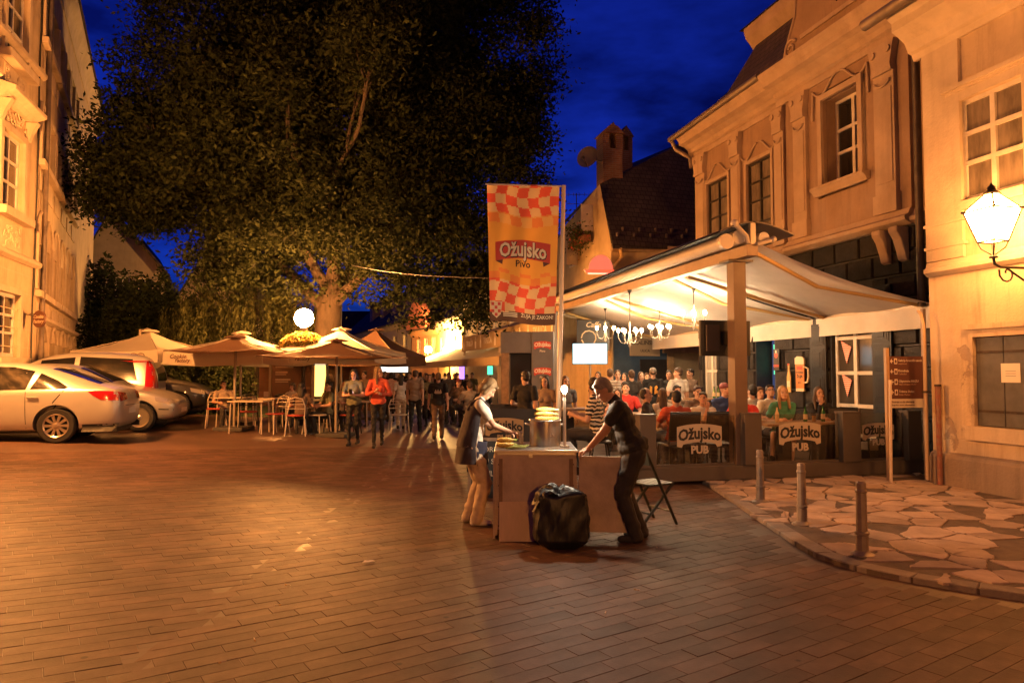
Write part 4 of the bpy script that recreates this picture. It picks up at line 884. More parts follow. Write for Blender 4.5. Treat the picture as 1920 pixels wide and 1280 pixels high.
def bush(name, label, cat, loc, lobes, n, size, mat, trunk=None, par_name='crown'):
    t = thing(name, label, cat, loc)
    if trunk: part('trunk', [bark], t, lambda b: b.tube([(0, 0, -.1), (.05, .02, trunk * .5), (0, 0, trunk)], [.16, .12, .08], 8), True)
    Q = []
    for c_, s_ in lobes:
        q = r_.normal(0, 1, (n, 3)); q /= np.linalg.norm(q, axis=1)[:, None]; q *= (r_.uniform(0, 1, n) ** .33)[:, None]; q *= 1 + .15 * np.sin(q[:, :1] * 9 + q[:, 1:2] * 7); Q.append(q * np.array(s_) + np.array(c_))
    leaves(par_name, mat, t, np.concatenate(Q), size, .3, .5, r_); return t
bush('dark_tree', 'dark leafy tree against the end of the left facade', 'tree', gx(185, 30), [((0, 0, 3.6), (1.3, 1.6, 2.3)), ((1.7, .2, 2.9), (1.6, 1.6, 1.9)), ((-.6, 0, 2.0), (1.5, 1.5, 1.9))], 5200, .2, leaf_c, 3.0)
bush('dark_tree', 'smaller dark tree between the parked cars and the gabled house', 'tree', gx(290, 27), [((0, 0, 3.0), (1.4, 1.4, 1.9)), ((1.2, 0, 2.2), (1.2, 1.2, 1.6)), ((-1.1, 0, 2.1), (1.3, 1.2, 1.6))], 4200, .18, leaf_c, 2.2)
bush('shrub', 'dense low shrub behind the parked cars', 'shrub', gx(330, 21.5), [((0, 0, .9), (1.5, .9, 1.0)), ((1.3, 0, .75), (1.1, .8, .85))], 4200, .13, leaf_c, None, 'foliage')
bush('shrub', 'shrub climbing at the foot of the left facade end', 'shrub', gx(150, 26), [((0, 0, 1.4), (1.2, 1, 1.7))], 3200, .15, leaf_c, None, 'foliage')
# overhead cable with a hanging lamp
a0, a1 = at(660, 497, 19), at(917, 521, 10.5)
wire = part('overhead_cable', [dk], None, lambda b: b.tube([a0.lerp(a1, t / 12) - Vector((0, 0, .25 * 4 * (t / 12) * (1 - t / 12) * .3)) for t in range(13)], .009, 5)); tag(wire, 'thin overhead cable slung from the tree to the banner', 'cable')
# ================================================================ lamps
gl_m = glow('lamp_glass_glow', SODIUM, GLOBE_W)
GP = gx(569, 19.2); gz = at(569, 596, 19.2).z
gl = thing('globe_street_lamp', 'glowing globe street lamp above a basket of flowers', 'street lamp', GP)
part('post', [dk], gl, lambda b: b.lathe([(.16, 0), (.16, .1), (.1, .2), (.07, .6), (.055, .7), (.05, gz - GP.z - .5), (.08, gz - GP.z - .45), (.1, gz - GP.z - .27), (.04, gz - GP.z - .26)], 14), True)
part('globe', [gl_m], gl, lambda b: b.ball((0, 0, gz - GP.z), .25, 24, 14), True)
hz_ = gz - GP.z - .78
part('basket', [M('basket_brown', (.08, .05, .03), .8)], gl, lambda b: b.lathe([(.1, hz_ - .32), (.3, hz_ - .22), (.42, hz_), (.40, hz_ + .02), (.1, hz_ - .02)], 18), True)
q = r_.normal(0, 1, (5200, 3)); q /= np.linalg.norm(q, axis=1)[:, None]; q[:, 2] = np.abs(q[:, 2]); Pf = q * np.array([.62, .62, .44]) * r_.uniform(.75, 1.05, (5200, 1)) + np.array([0, 0, hz_ - .05])
leaves('flowers', leafmat('petunia_yellow', (.40, .26, .05)), gl, Pf[:3000], .07, .1, .8, r_); leaves('foliage', leaf_b, gl, Pf[3000:], .08, .3, .5, r_)
def lantern(loc, rz, label, W=None, arm=.55, glowm=None):
    """four sided street lantern on a scrolled wall bracket; local +y points away from the wall"""
    t = thing('wall_lantern', label, 'lantern', loc, rz, 'wall lanterns'); t.scale = (.8, .8, .8)
    def ring(z, r): return [(r * c, r * s, z) for c, s in ((1, 1), (-1, 1), (-1, -1), (1, -1))]
    lo, hi, top = ring(-.30, .135), ring(.16, .255), ring(.40, .07)
    g = glowm or glow('lantern_glow', SODIUM, LANTERN_W)
    for i in range(4):
        j = (i + 1) % 4
        part('pane', [g], t, lambda b: b.quad(lo[i], lo[j], hi[j], hi[i])); part('roof_pane', [g], t, lambda b: b.quad(hi[i], hi[j], top[j], top[i]))
    def f(b):
        for i in range(4):
            j = (i + 1) % 4
            for A, B in ((lo[i], hi[i]), (hi[i], top[i]), (lo[i], lo[j]), (hi[i], hi[j])): b.tube([Vector(A) * 1.01, Vector(B) * 1.01], .013, 6)
        for i in range(4): b.ball(Vector(hi[i]) * 1.05, .022, 8, 6)
    part('frame', [dk], t, f)
    part('cap', [dk], t, lambda b: b.lathe([(.11, .40), (.12, .42), (.06, .46), (.05, .52), (.02, .55), (.001, .6)], 12), True)
    def f(b):
        for i in range(4): b.tube([Vector(lo[i]), Vector(lo[i]) * .8 + Vector((0, 0, -.16)), (0, 0, -.52)], .011, 6)
        b.lathe([(.001, -.56), (.06, -.55), (.06, -.53), (.02, -.5)], 10)
        b.tube([(0, 0, -.55), (0, -.02, -.64), (0, -.12, -.68), (0, -arm, -.68)], .02, 8)
        b.tube([(0, -.25 + (.03 + .012 * k) * math.cos(k * .6), -.77 + (.03 + .012 * k) * math.sin(k * .6)) for k in range(12)], .014, 6)
        b.tube([(0, -.25, -.7), (0, -arm, -.95)], .015, 6)
        b.box(-.06, .06, -arm - .02, -arm, -1.05, -.55)
    part('bracket', [dk], t, f, True); return t
LN = W0 + U * -1.53 - V * .58; LN.z = at(1874, 415, LN.y).z
lantern(LN, RZ_R, 'glowing four sided wall lantern beside the cream house window', arm=.72)
LN2 = Vector((2.6, -11.0, 3.9))
pl_ = lantern(LN2, R(20), 'matching lantern on a post behind the viewer', glowm=glow('lantern_glow_b', SODIUM, LANTERN_W * 9.5)); part('post', [dk], pl_, lambda b: b.cyl((0, -.58, -.5), (0, -.58, -3.9 / .8), .06, None, 12), True)
nd = Vector((math.cos(RZ_N), math.sin(RZ_N), 0)); nn = Vector((-nd.y, nd.x, 0)); LN3 = C1 + nd * 6.7 + nn * .9; LN3.z = 4.7
lantern(LN3, RZ_N, 'matching wall lantern on the ornamented left facade', arm=.9, glowm=glow('lantern_glow_c', SODIUM, LANTERN_W * 15))
fg = glow('far_lamp_glow', (1.0, .5, .14), FAR_W)
for px, lb in ((803, 'nearer of the twin lit lamps before the orange house'), (838, 'second of the twin lit lamps before the yellow house')):
    p = at(px, 655, 41); t = thing('street_lamp', lb, 'street lamp', p, R(180), 'far street lamps')
    part('globe', [fg], t, lambda b: b.ball((0, 0, 0), .2, 14, 9), True); part('arm', [dk], t, lambda b: b.tube([(0, 0, -.2), (0, 0, -.5), (-.6, .3, -.6)], .03, 6))
for px, py, s in ((241, 592, .16), (246, 611, .11), (277, 598, .10)):
    p = at(px, py, 28.3); t = thing('lit_bulb', {241: 'largest warm light seen through the dark trees left of the parasols', 246: 'light just above the cantilever parasol mast', 277: 'small light to the right among the dark trees'}[px], 'light', p, 0, 'lights among the trees')
    part('bulb', [glow('tree_light', (1, .5, .15), 40)], t, lambda b: b.ball((0, 0, 0), s * .7, 10, 7), True); part('holder', [dk], t, lambda b: b.tube([(0, 0, s * .6), (0, .05, s * 2.2)], .015, 5))
# ================================================================ parked cars
def bool_cut(me, cutters):
    o = bpy.data.objects.new('tmpbody', me); C.objects.link(o); tmp = [o]
    ss = o.modifiers.new('s', 'SUBSURF'); ss.levels = 2; ss.render_levels = 2
    for i, cm in enumerate(cutters):
        c = bpy.data.objects.new('tmpcut', cm); C.objects.link(c); c.hide_render = True; tmp.append(c)
        md = o.modifiers.new('b%d' % i, 'BOOLEAN'); md.object = c; md.operation = 'DIFFERENCE'; md.solver = 'EXACT'
    dg = bpy.context.evaluated_depsgraph_get(); dg.update(); r = bpy.data.meshes.new_from_object(o.evaluated_get(dg))
    for t in tmp: bpy.data.objects.remove(t)
    return r
tyre_m = M('tyre_rubber', (.018, .016, .015), .8); alloy = M('alloy_wheel', (.55, .47, .38), .3, .85); redlens = M('red_tail_lens', (.35, .012, .008), .12, spec=.8); clear = M('clear_lens', (.62, .56, .48), .08, .6, spec=.9)
carglass = M('car_glass', (.010, .010, .010), .10, spec=.18); black_pl = M('black_plastic', (.02, .019, .018), .55); plate_m = M('number_plate', (.7, .65, .55), .5); gapm = M('panel_gap', (.01, .009, .008), .8)
def make_car(name, label, loc, rz, stations, paint, wb, wr_, front_right, sidewins, rearwin, windscreen, lights, extras, spokes=10, steel=False):
    car = thing(name, label, 'car', loc, rz); b = MB(); rings = []
    for (x, zb, zs, zt, w_, wr2) in stations:
        g = .955 * w_; mz = (zb + zs) / 2 + .06
        half = [(0, zb), (.8 * w_, zb), (.95 * w_, zb + .05), (.99 * w_, zb + .22), (w_, mz), (.985 * w_, zs - .05), (g, zs), (wr2 + (g - wr2) * .45, zs + (zt - zs) * .55), (wr2, zt - .3 * (zt - zs) * .4 - .02), (wr2 * .85, zt - .012), (wr2 * .45, zt + .008), (0, zt + .012)]
        ring = [(x, y, z) for y, z in half] + [(x, -y, z) for y, z in half[-2:0:-1]]
        rings.append(ring)
    n = len(rings[0]); b.v = [p for r_2 in rings for p in r_2]
    b.f = [(i * n + j, i * n + (j + 1) % n, (i + 1) * n + (j + 1) % n, (i + 1) * n + j) for i in range(len(rings) - 1) for j in range(n)] + [tuple(range(n)), tuple(range((len(rings) - 1) * n, len(rings) * n))[::-1]]; b.mi = [0] * len(b.f)
    me = b.mesh('body'); cut = []
    for x in (0, wb):
        for s in (-1, 1):
            c = MB(); c.cyl((x, s * .52, wr_ + .01), (x, s * 1.1, wr_ + .01), wr_ + .055, None, 32); cut.append(c.mesh('cut'))
    try: bm_ = bool_cut(me, cut)
    except Exception: bm_ = me
    bm_.materials.clear(); bm_.materials.append(paint); smooth_mesh(bm_, 50); body = link('body', bm_, car)
    bv = BVHTree.FromPolygons([v.co for v in bm_.vertices], [tuple(p.vertices) for p in bm_.polygons])
    def decal(nm, poly, plane, mat, sgn=1, off=.004, par=car, step=.09):
        pts, fs = fillgrid(poly, step); vs = []
        for (a, c) in pts:
            if plane == 'side': o_, d_ = Vector((a, sgn * 2, c)), Vector((0, -sgn, 0))
            elif plane == 'top': o_, d_ = Vector((a, c, 3)), Vector((0, 0, -1))
            else: o_, d_ = Vector((-3 * 1 if sgn < 0 else 6, a, c)), Vector((1 if sgn < 0 else -1, 0, 0))
            h = bv.ray_cast(o_, d_)
            if h[0] is None: vs.append(o_ + d_ * 2.2 if plane != 'side' else o_ + d_ * 1.15); continue
            vs.append(h[0] - d_ * off)
        q = MB(); q.v = [tuple(v) for v in vs]; q.f = fs; q.mi = [0] * len(fs); m_ = q.mesh(nm); m_.materials.append(mat); smooth_mesh(m_, 60); return link(nm, m_, par)
    for s in (-1, 1):
        for pl in sidewins: decal('side_window', pl, 'side', carglass, s)
    decal('rear_window', rearwin, 'top', carglass, 1); decal('windscreen', windscreen, 'top', carglass, 1)
    for (nm, pl, plane, mat, sg) in lights:
        if plane == 'side':
            for s in (-1, 1): decal(nm, pl, 'side', mat, s, .006, step=.05)
        else: decal(nm, pl, plane, mat, sg, .006, step=.05)
    for (nm, pl, plane, mat, sg) in extras:
        if plane == 'side':
            for s in (-1, 1): decal(nm, pl, 'side', mat, s, .003)
        else: decal(nm, pl, plane, mat, sg, .004)
    hw = max(s_[4] for s_ in stations)
    def wheel(x, s):
        wh = part('wheel', [tyre_m], car, lambda b: b.lathe([(wr_ * .66, -.10), (wr_ * .92, -.10), (wr_, -.07), (wr_, .07), (wr_ * .92, .10), (wr_ * .68, .095), (wr_ * .64, .02), (wr_ * .64, -.1)], 32, cap=False, M4=Matrix.Translation((x, s * (hw - .125), wr_)) @ Matrix.Rotation(R(-90) * s, 4, 'X')), True)
        T_ = Matrix.Translation((x, s * (hw - .125), wr_)) @ Matrix.Rotation(R(-90) * s, 4, 'X')
        def f(b):
            b.T = T_; b.lathe([(wr_ * .62, .07), (wr_ * .68, .092), (wr_ * .66, .1), (wr_ * .6, .085)], 32, cap=False); b.lathe([(.001, .06), (.05, .06), (.055, .085), (.03, .095), (.001, .095)], 14)
            for k in range(spokes):
                a_ = 2 * math.pi * k / spokes; c_, s2 = math.cos(a_), math.sin(a_); t1, t2 = (.018, .026) if not steel else (.05, .05)
                b.add([(c_ * .04 - s2 * t1, s2 * .04 + c_ * t1, .08), (c_ * .04 + s2 * t1, s2 * .04 - c_ * t1, .08), (c_ * wr_ * .63 + s2 * t2, s2 * wr_ * .63 - c_ * t2, .086), (c_ * wr_ * .63 - s2 * t2, s2 * wr_ * .63 + c_ * t2, .086),
                       (c_ * .04 - s2 * t1, s2 * .04 + c_ * t1, .05), (c_ * .04 + s2 * t1, s2 * .04 - c_ * t1, .05), (c_ * wr_ * .63 + s2 * t2, s2 * wr_ * .63 - c_ * t2, .06), (c_ * wr_ * .63 - s2 * t2, s2 * wr_ * .63 + c_ * t2, .06)], [(0, 1, 2, 3), (0, 3, 7, 4), (1, 5, 6, 2)])
        part('rim', [alloy], wh, f)
        part('hub_disc', [black_pl], wh, lambda b: (setattr(b, 'T', T_), b.lathe([(.001, .0), (wr_ * .63, .0), (wr_ * .63, .012), (.001, .012)], 24)))
    for x in (0, wb):
        for s in (-1, 1): wheel(x, s)
    box('underbody', black_pl, car, stations[1][0] + .1, stations[-2][0] - .1, -.52, .52, .17, .42)
    return car, decal
def silver(nm, c): return M(nm, c, .32, .45, noise=.05, scale=2, coat=.6)
sil = silver('silver_paint', (.52, .49, .45))
sed = [(-1.06, .48, .70, .74, .60, .55), (-1.02, .30, .84, .90, .74, .64), (-.92, .24, .955, 1.0, .80, .68), (-.72, .22, .975, 1.04, .838, .66), (-.48, .21, .97, 1.11, .85, .62), (-.1, .2, .96, 1.26, .855, .58), (.35, .2, .95, 1.40, .855, .565), (.8, .2, .94, 1.452, .855, .56), (1.25, .2, .93, 1.46, .855, .56), (1.65, .2, .92, 1.42, .855, .57), (2.05, .2, .91, 1.26, .855, .60), (2.4, .2, .90, 1.07, .85, .66), (2.6, .2, .89, 1.0, .85, .70), (3.0, .22, .83, .93, .82, .68), (3.28, .25, .74, .82, .75, .6), (3.42, .36, .62, .68, .6, .5)]
al = R(15); wc = gp(107, 830); hd = math.pi + al; left = Vector((-math.sin(hd), math.cos(hd), 0))
tail = [('tail_light', [(-1.0, .76), (-.72, .77), (-.58, .86), (-.50, .93), (-.66, .945), (-.98, .93)], 'side', redlens, 1), ('tail_light', [(-.72, .74), (-.36, .78), (-.36, .90), (-.72, .92)], 'rear', redlens, -1), ('tail_light', [(.72, .74), (.36, .78), (.36, .90), (.72, .92)], 'rear', redlens, -1)]
lines = [('door_gap', [(.47, .28), (.48, .28), (.50, .93), (.49, .93)], 'side', gapm, 1), ('door_gap', [(-.12, .95), (-.10, .95), (.30, .42), (.29, .40)], 'side', gapm, 1), ('door_gap', [(1.5, .28), (1.51, .28), (1.53, .9), (1.52, .9)], 'side', gapm, 1), ('sill_trim', [(.4, .21), (2.2, .21), (2.2, .27), (.4, .27)], 'side', M('lower_sill', (.3, .27, .24), .4, .5), 1), ('bumper_skirt', [(-1.0, .20), (-.42, .20), (-.42, .33), (-1.0, .34)], 'side', black_pl, 1),
         ('number_plate', [(-.26, .50), (.26, .50), (.26, .61), (-.26, .61)], 'rear', plate_m, -1), ('boot_badge', [(-.045, .86), (.045, .86), (.045, .94), (-.045, .94)], 'rear', alloy, -1), ('boot_gap', [(-.5, .655), (.5, .655), (.5, .665), (-.5, .665)], 'rear', gapm, -1)]
sw = [[(.50, .965), (1.42, .95), (1.42, 1.36), (1.15, 1.385), (.78, 1.375), (.42, 1.30)], [(.44, .97), (.32, 1.265), (.02, 1.13), (-.18, 1.0), (-.12, .975)], [(1.5, .95), (2.28, .945), (1.95, 1.2), (1.66, 1.35), (1.5, 1.36)]]
car1, dec = make_car('silver_sedan', 'silver sedan parked nearest with its red tail light toward the square', wc - left * .73, hd, sed, sil, 2.6, .315, True, sw, [(-.62, -.5), (-.62, .5), (.2, .42), (.2, -.42)], [(1.75, -.46), (1.75, .46), (2.38, .58), (2.38, -.58)], tail, lines)
for s in (-1, 1):
    part('door_handle', [sil], car1, lambda b: b.box(.28, .46, s * .855, s * .885, .815, .845), bevel=.008); part('door_handle', [sil], car1, lambda b: b.box(1.26, 1.44, s * .855, s * .885, .80, .83), bevel=.008)
    part('mirror', [sil], car1, lambda b: b.ball((2.05, s * .98, .98), (.09, .11, .07)), True)
# compact hatchback facing the square
hat = [(-.72, .45, .75, .82, .62, .5), (-.66, .3, .93, 1.1, .76, .55), (-.5, .24, .97, 1.33, .82, .54), (-.2, .2, .97, 1.43, .845, .54), (.3, .2, .95, 1.475, .85, .55), (.8, .2, .94, 1.48, .85, .55), (1.2, .2, .93, 1.44, .85, .56), (1.6, .2, .92, 1.28, .85, .58), (2.0, .2, .91, 1.08, .85, .64), (2.25, .2, .90, .98, .85, .69), (2.6, .2, .86, .93, .845, .70), (2.95, .22, .79, .86, .80, .65), (3.2, .25, .68, .75, .72, .55), (3.34, .34, .56, .62, .56, .42)]
ca = R(12); wc2 = gp(262, 809); rgt = Vector((math.sin(ca), -math.cos(ca), 0)); sil2 = silver('grey_silver_paint', (.36, .34, .32))
fl = [('headlight', [(2.92, .66), (3.22, .58), (3.24, .63), (3.16, .70), (2.90, .755)], 'side', clear, 1), ('headlight', [(.36, .57), (.62, .60), (.62, .70), (.36, .66)], 'front', clear, 1), ('headlight', [(-.36, .57), (-.62, .60), (-.62, .70), (-.36, .66)], 'front', clear, 1)]
car2, _ = make_car('silver_hatchback', 'silver hatchback behind the sedan with headlights toward the square', gp(262, 809) - Vector((math.cos(ca), math.sin(ca), 0)) * 2.6 - rgt * .73, ca, hat, sil2, 2.6, .31, True, [[(.3, .965), (1.95, .95), (1.55, 1.2), (1.2, 1.36), (.5, 1.39)], [(.22, .97), (.25, 1.37), (-.3, 1.3), (-.3, 1.0)]], [(-.66, -.45), (-.66, .45), (-.5, .45), (-.5, -.45)], [(1.3, -.45), (1.3, .45), (1.98, .58), (1.98, -.58)], fl,
    [('bumper_trim', [(2.98, .475), (3.3, .455), (3.3, .48), (2.98, .50)], 'side', black_pl, 1), ('number_plate', [(-.26, .40), (.26, .40), (.26, .5), (-.26, .5)], 'front', plate_m, 1), ('grille', [(-.3, .26), (.3, .26), (.34, .35), (-.34, .35)], 'front', black_pl, 1), ('fog_recess', [(3.05, .27), (3.22, .28), (3.24, .34), (3.05, .36)], 'side', black_pl, 1)], 14, True)
mpv = [(-.85, .5, .8, .9, .66, .55), (-.8, .32, .95, 1.25, .78, .60), (-.68, .25, 1.0, 1.56, .83, .62), (-.4, .22, 1.0, 1.65, .85, .62), (.3, .2, 1.0, 1.70, .86, .62), (1.0, .2, .99, 1.70, .86, .62), (1.5, .2, .98, 1.63, .86, .63), (2.0, .2, .97, 1.4, .86, .66), (2.4, .2, .96, 1.12, .85, .70), (2.8, .22, .9, 1.02, .84, .7), (3.2, .26, .78, .88, .76, .6), (3.36, .36, .6, .68, .58, .5)]
ma = math.pi + R(14); pm = gp(268, 795); pm = Vector((at(236, 700, 17.3).x, 17.3, 0)); pm.z = G(pm.x)
car3, _ = make_car('silver_minivan', 'tall silver minivan behind the sedan showing a long red rear lamp', pm, ma, mpv, sil, 2.7, .31, True, [[(.9, 1.02), (1.6, 1.01), (1.6, 1.5), (.9, 1.58)], [(-.45, 1.04), (.8, 1.02), (.8, 1.59), (-.3, 1.54)]], [(-.9, -.2), (-.9, .2), (-.85, .2), (-.85, -.2)], [(1.62, -.5), (1.62, .5), (2.35, .6), (2.35, -.6)],
    [('tail_light', [(-.8, .86), (-.62, .88), (-.6, 1.5), (-.68, 1.52)], 'side', redlens, 1), ('tail_light', [(.5, .86), (.74, .86), (.66, 1.5), (.56, 1.5)], 'rear', redlens, -1), ('tail_light', [(-.5, .86), (-.74, .86), (-.66, 1.5), (-.56, 1.5)], 'rear', redlens, -1)], [('rear_glass', [(-.46, 1.02), (.46, 1.02), (.42, 1.48), (-.42, 1.48)], 'rear', carglass, -1), ('number_plate', [(-.26, .75), (.26, .75), (.26, .86), (-.26, .86)], 'rear', plate_m, -1)])
pd = Vector((at(345, 700, 18.6).x, 18.6, 0)); ca4 = R(14); pd = pd - Vector((math.cos(ca4), math.sin(ca4), 0)) * 2.6; pd.z = G(pd.x)
darkp = M('dark_car_paint', (.03, .028, .028), .3, .4, coat=.6)
car4, _ = make_car('dark_hatchback', 'dark car parked furthest with small bright headlights beside the cafe chairs', pd, ca4, hat, darkp, 2.6, .31, True, [[(.3, .965), (1.95, .95), (1.55, 1.2), (1.2, 1.36), (.5, 1.39)]], [(-.66, -.45), (-.66, .45), (-.5, .45), (-.5, -.45)], [(1.3, -.45), (1.3, .45), (1.98, .58), (1.98, -.58)], fl, [('number_plate', [(-.26, .40), (.26, .40), (.26, .5), (-.26, .5)], 'front', plate_m, 1)], 14, True)

# ================================================================ cafe parasols
canvas_c = thin('cream_canvas', (.80, .70, .56), .55); canvas_b = thin('brown_canvas', (.16, .085, .05), .22); polem = M('parasol_pole', (.35, .28, .2), .5, .3); ink = M('print_brown', (.12, .06, .04), .7)
def parasol(label, px, Y, size, z_e, z_a, canvas, rz, val=.28, pole_dx=0., txt=None, sag=.12, heart=None):
    p = gx(px, Y); z_e -= p.z; z_a -= p.z
    t = thing('parasol', label, 'parasol', p, rz, 'cafe parasols'); h = size / 2; nseg = 8
    def f(b):
        cor = [(h, h), (-h, h), (-h, -h), (h, -h)]
        for k in range(4):
            A, B = Vector((*cor[k], z_e)), Vector((*cor[(k + 1) % 4], z_e)); rows = []
            for i in range(7):
                s = i / 6; row = []
                for j in range(nseg + 1):
                    e = A.lerp(B, j / nseg); q = Vector((0, 0, z_a)).lerp(e, s); q.z -= sag * math.sin(math.pi * j / nseg) * s * (1 - .2 * s) * .5; q.z -= .10 * math.sin(math.pi * s); row.append(q)
                rows.append(row)
            n = nseg + 1; vs = [q for r_2 in rows for q in r_2]; fs = [(i * n + j, i * n + j + 1, (i + 1) * n + j + 1, (i + 1) * n + j) for i in range(6) for j in range(nseg)]
            b.add(vs, fs)
    part('canopy', [canvas], t, f, True)
    def f(b):
        cor = [(h, h), (-h, h), (-h, -h), (h, -h)]
        for k in range(4):
            A, B = Vector((*cor[k], z_e)), Vector((*cor[(k + 1) % 4], z_e)); out_ = Vector(((A.y - B.y), (B.x - A.x), 0)).normalized() * -1; N = 14; vs = []
            for j in range(N + 1):
                q = A.lerp(B, j / N); q.z -= sag * math.sin(math.pi * j / N) * .4; wv = .02 * math.sin(j * 2.3 + k); vs += [q, q + Vector((0, 0, -val)) + out_ * (wv)]
            b.add(vs, [(2 * j, 2 * j + 2, 2 * j + 3, 2 * j + 1) for j in range(N)])
    vl = part('valance', [canvas], t, f, True) if val else None
    if pole_dx:
        part('pole', [polem], t, lambda b: b.cyl((pole_dx, 0, 0), (pole_dx, 0, z_a + .05), .045, None, 10), True); part('arm', [polem], t, lambda b: b.tube([(pole_dx, 0, z_a - .02), (pole_dx * .3, 0, z_a + .06), (0, 0, z_a + .03)], .03, 8))
    else: part('pole', [polem], t, lambda b: b.cyl((0, 0, 0), (0, 0, z_a + .06), .03, None, 10), True)
    for sx, sy in ((1, 1), (-1, 1), (-1, -1), (1, -1)): part('rib', [polem], t, lambda b: b.tube([(0, 0, z_a - .1), (sx * h * .98, sy * h * .98, z_e - .03)], .014, 6))
    part('base', [M('parasol_base', (.05, .045, .04), .7)], t, lambda b: b.box(pole_dx - .35, pole_dx + .35, -.35, .35, 0, .09), bevel=.015)
    part('vent_cap', [canvas], t, lambda b: b.lathe([(.001, z_a + .05), (.2, z_a + .02), (.3, z_a - .02), (.28, z_a - .03)], 4, cap=False))
    if txt and vl:
        for x, l1, l2 in txt:
            text(l1, .15, ink, t, x, h + .03, z_e - .12, off=.002, shear=.3); text(l2, .13, ink, t, x - .12, h + .03, z_e - .22, off=.002, shear=.3)
    if heart is not None:
        part('heart_print', [ink], t, lambda b: b.tube([(heart + .012 * 16 * math.sin(k) ** 3, h + .03, z_e - .17 + .008 * (13 * math.cos(k) - 5 * math.cos(2 * k) - 2 * math.cos(3 * k))) for k in [i * math.pi / 16 for i in range(33)]], .008, 5)); part('printed_line', [ink], t, lambda b: b.box(heart - .2, heart + .2, h + .028, h + .032, z_e - .18, z_e - .15))
    return t
parasol('cream cantilever parasol with Cookie Factory print behind the cars', 280, 18.6, 2.5, 2.14, 2.68, canvas_c, R(168), .30, .28, [(.7, 'Cookie', 'Factory')], heart=-.7)
parasol('cream parasol with Cookie Factory print beside the brown one', 452, 18.4, 2.7, 2.1, 2.62, canvas_c, R(170), .30, 0, [(.85, 'Cookie', 'Factory')])
parasol('cream parasol in the middle lit from behind by the globe lamp', 640, 19.4, 2.8, 2.16, 2.78, canvas_c, R(172), .30, 0, [(.6, 'Cookie', 'Factory')])
parasol('low brown parasol standing before the printed cream one', 441, 16.9, 2.3, 2.10, 2.44, canvas_b, R(176), 0)
parasol('broad brown parasol beside the woman looking at her phone', 631, 16.6, 2.7, 1.97, 2.34, canvas_b, R(172), 0)
parasol('brown parasol furthest down the street behind the cream one', 705, 22.5, 2.4, 2.15, 2.95, canvas_b, R(165), .32)

# ================================================================ cafe chairs and tables
ivory = M('ivory_metal', (.55, .46, .36), .45, .2); redseat = M('red_seat', (.40, .05, .03), .6); tabletop = M('cafe_table_top', (.55, .44, .32), .5, noise=.15, scale=6)
def cafe_chair(label, loc, rz, frame=ivory, seat=redseat):
    t = thing('cafe_chair', label, 'chair', loc, rz, 'cafe chairs under the parasols')
    for sx in (-1, 1):
        part('leg', [frame], t, lambda b: b.tube([(sx * .20, .20, .45), (sx * .235, .24, 0)], .014, 6)); part('leg', [frame], t, lambda b: b.tube([(sx * .19, -.2, .45), (sx * .225, -.26, 0)], .014, 6))
    part('seat', [seat], t, lambda b: b.lathe([(.001, .44), (.2, .44), (.225, .455), (.21, .475), (.001, .48)], 16), True)
    bk = part('backrest', [frame], t, lambda b: b.tube([(-.2, -.19, .45), (-.21, -.24, .68), (-.15, -.27, .84), (0, -.28, .88), (.15, -.27, .84), (.21, -.24, .68), (.2, -.19, .45)], .014, 6), True)
    for z in (.62, .72, .8): part('slat', [frame], bk, lambda b: b.tube([(-.2 + (z - .62) * .2, -.235 - (z - .62) * .2, z), (.2 - (z - .62) * .2, -.235 - (z - .62) * .2, z)], .011, 5))
    return t
def cafe_table(label, loc, rz, w_=.75, top=tabletop):
    t = thing('cafe_table', label, 'table', loc, rz, 'cafe tables under the parasols')
    part('top', [top], t, lambda b: b.box(-w_ / 2, w_ / 2, -.35, .35, .72, .75), bevel=.008)
    for sx in (-1, 1):
        for sy in (-1, 1): part('leg', [ivory], t, lambda b: b.tube([(sx * (w_ / 2 - .06), sy * .28, .72), (sx * (w_ / 2 - .04), sy * .3, 0)], .015, 6))
    return t
black_fr = M('black_metal_frame', (.02, .018, .016), .45, .4)
for i, (px, Y, rz, fr, st, lb) in enumerate(((408, 17.3, 200, ivory, redseat, 'ivory chair with red seat next to the dark car'), (468, 16.9, 20, black_fr, redseat, 'black framed chair left of the ivory chair pair'), (517, 16.6, 150, ivory, redseat, 'ivory chair with red seat turned to the kerb beside the info board'), (556, 16.4, 15, ivory, redseat, 'ivory chair under the dark haired sitter'), (596, 16.9, 250, ivory, ivory, 'ivory chair just left of the brown parasol pole'), (655, 17.4, 170, black_fr, redseat, 'black framed chair behind the phone woman'), (748, 18.4, 200, ivory, ivory, 'ivory chair right of the woman in coral'))):
    cafe_chair(lb, gx(px, Y), R(rz), fr, st)
for px, Y, rz, lb in ((443, 17.6, 5, 'ivory cafe table nearest the dark car'), (497, 17.9, -4, 'cafe table between the ivory chairs and the info board'), (585, 18.2, 8, 'cafe table at the dark haired sitters'), (668, 18.6, 0, 'cafe table behind the two walking women'), (470, 16.4, 3, 'low pale cafe table in front of the others')):
    cafe_table(lb, gx(px, Y), R(rz), .8, tabletop if px != 470 else tabletop)
for k, (px, Y, c, lb) in enumerate(((438, 17.6, (.6, .5, .38), 'small pale menu holder on the left cafe table'), (500, 17.9, (.5, .4, .3), 'small pale menu holder on the middle cafe table'))):
    p = gx(px, Y); p.z += .75; t = thing('menu_holder', lb, 'menu holder', p, R(170), 'menu holders'); part('card', [M('menu_card%d' % k, c, .7)], t, lambda b: b.prism([(-.06, .02), (.06, .02), (.06, .16), (-.06, .16)], -.01, .01)); part('foot', [black_fr], t, lambda b: b.box(-.05, .05, -.03, .03, 0, .019))
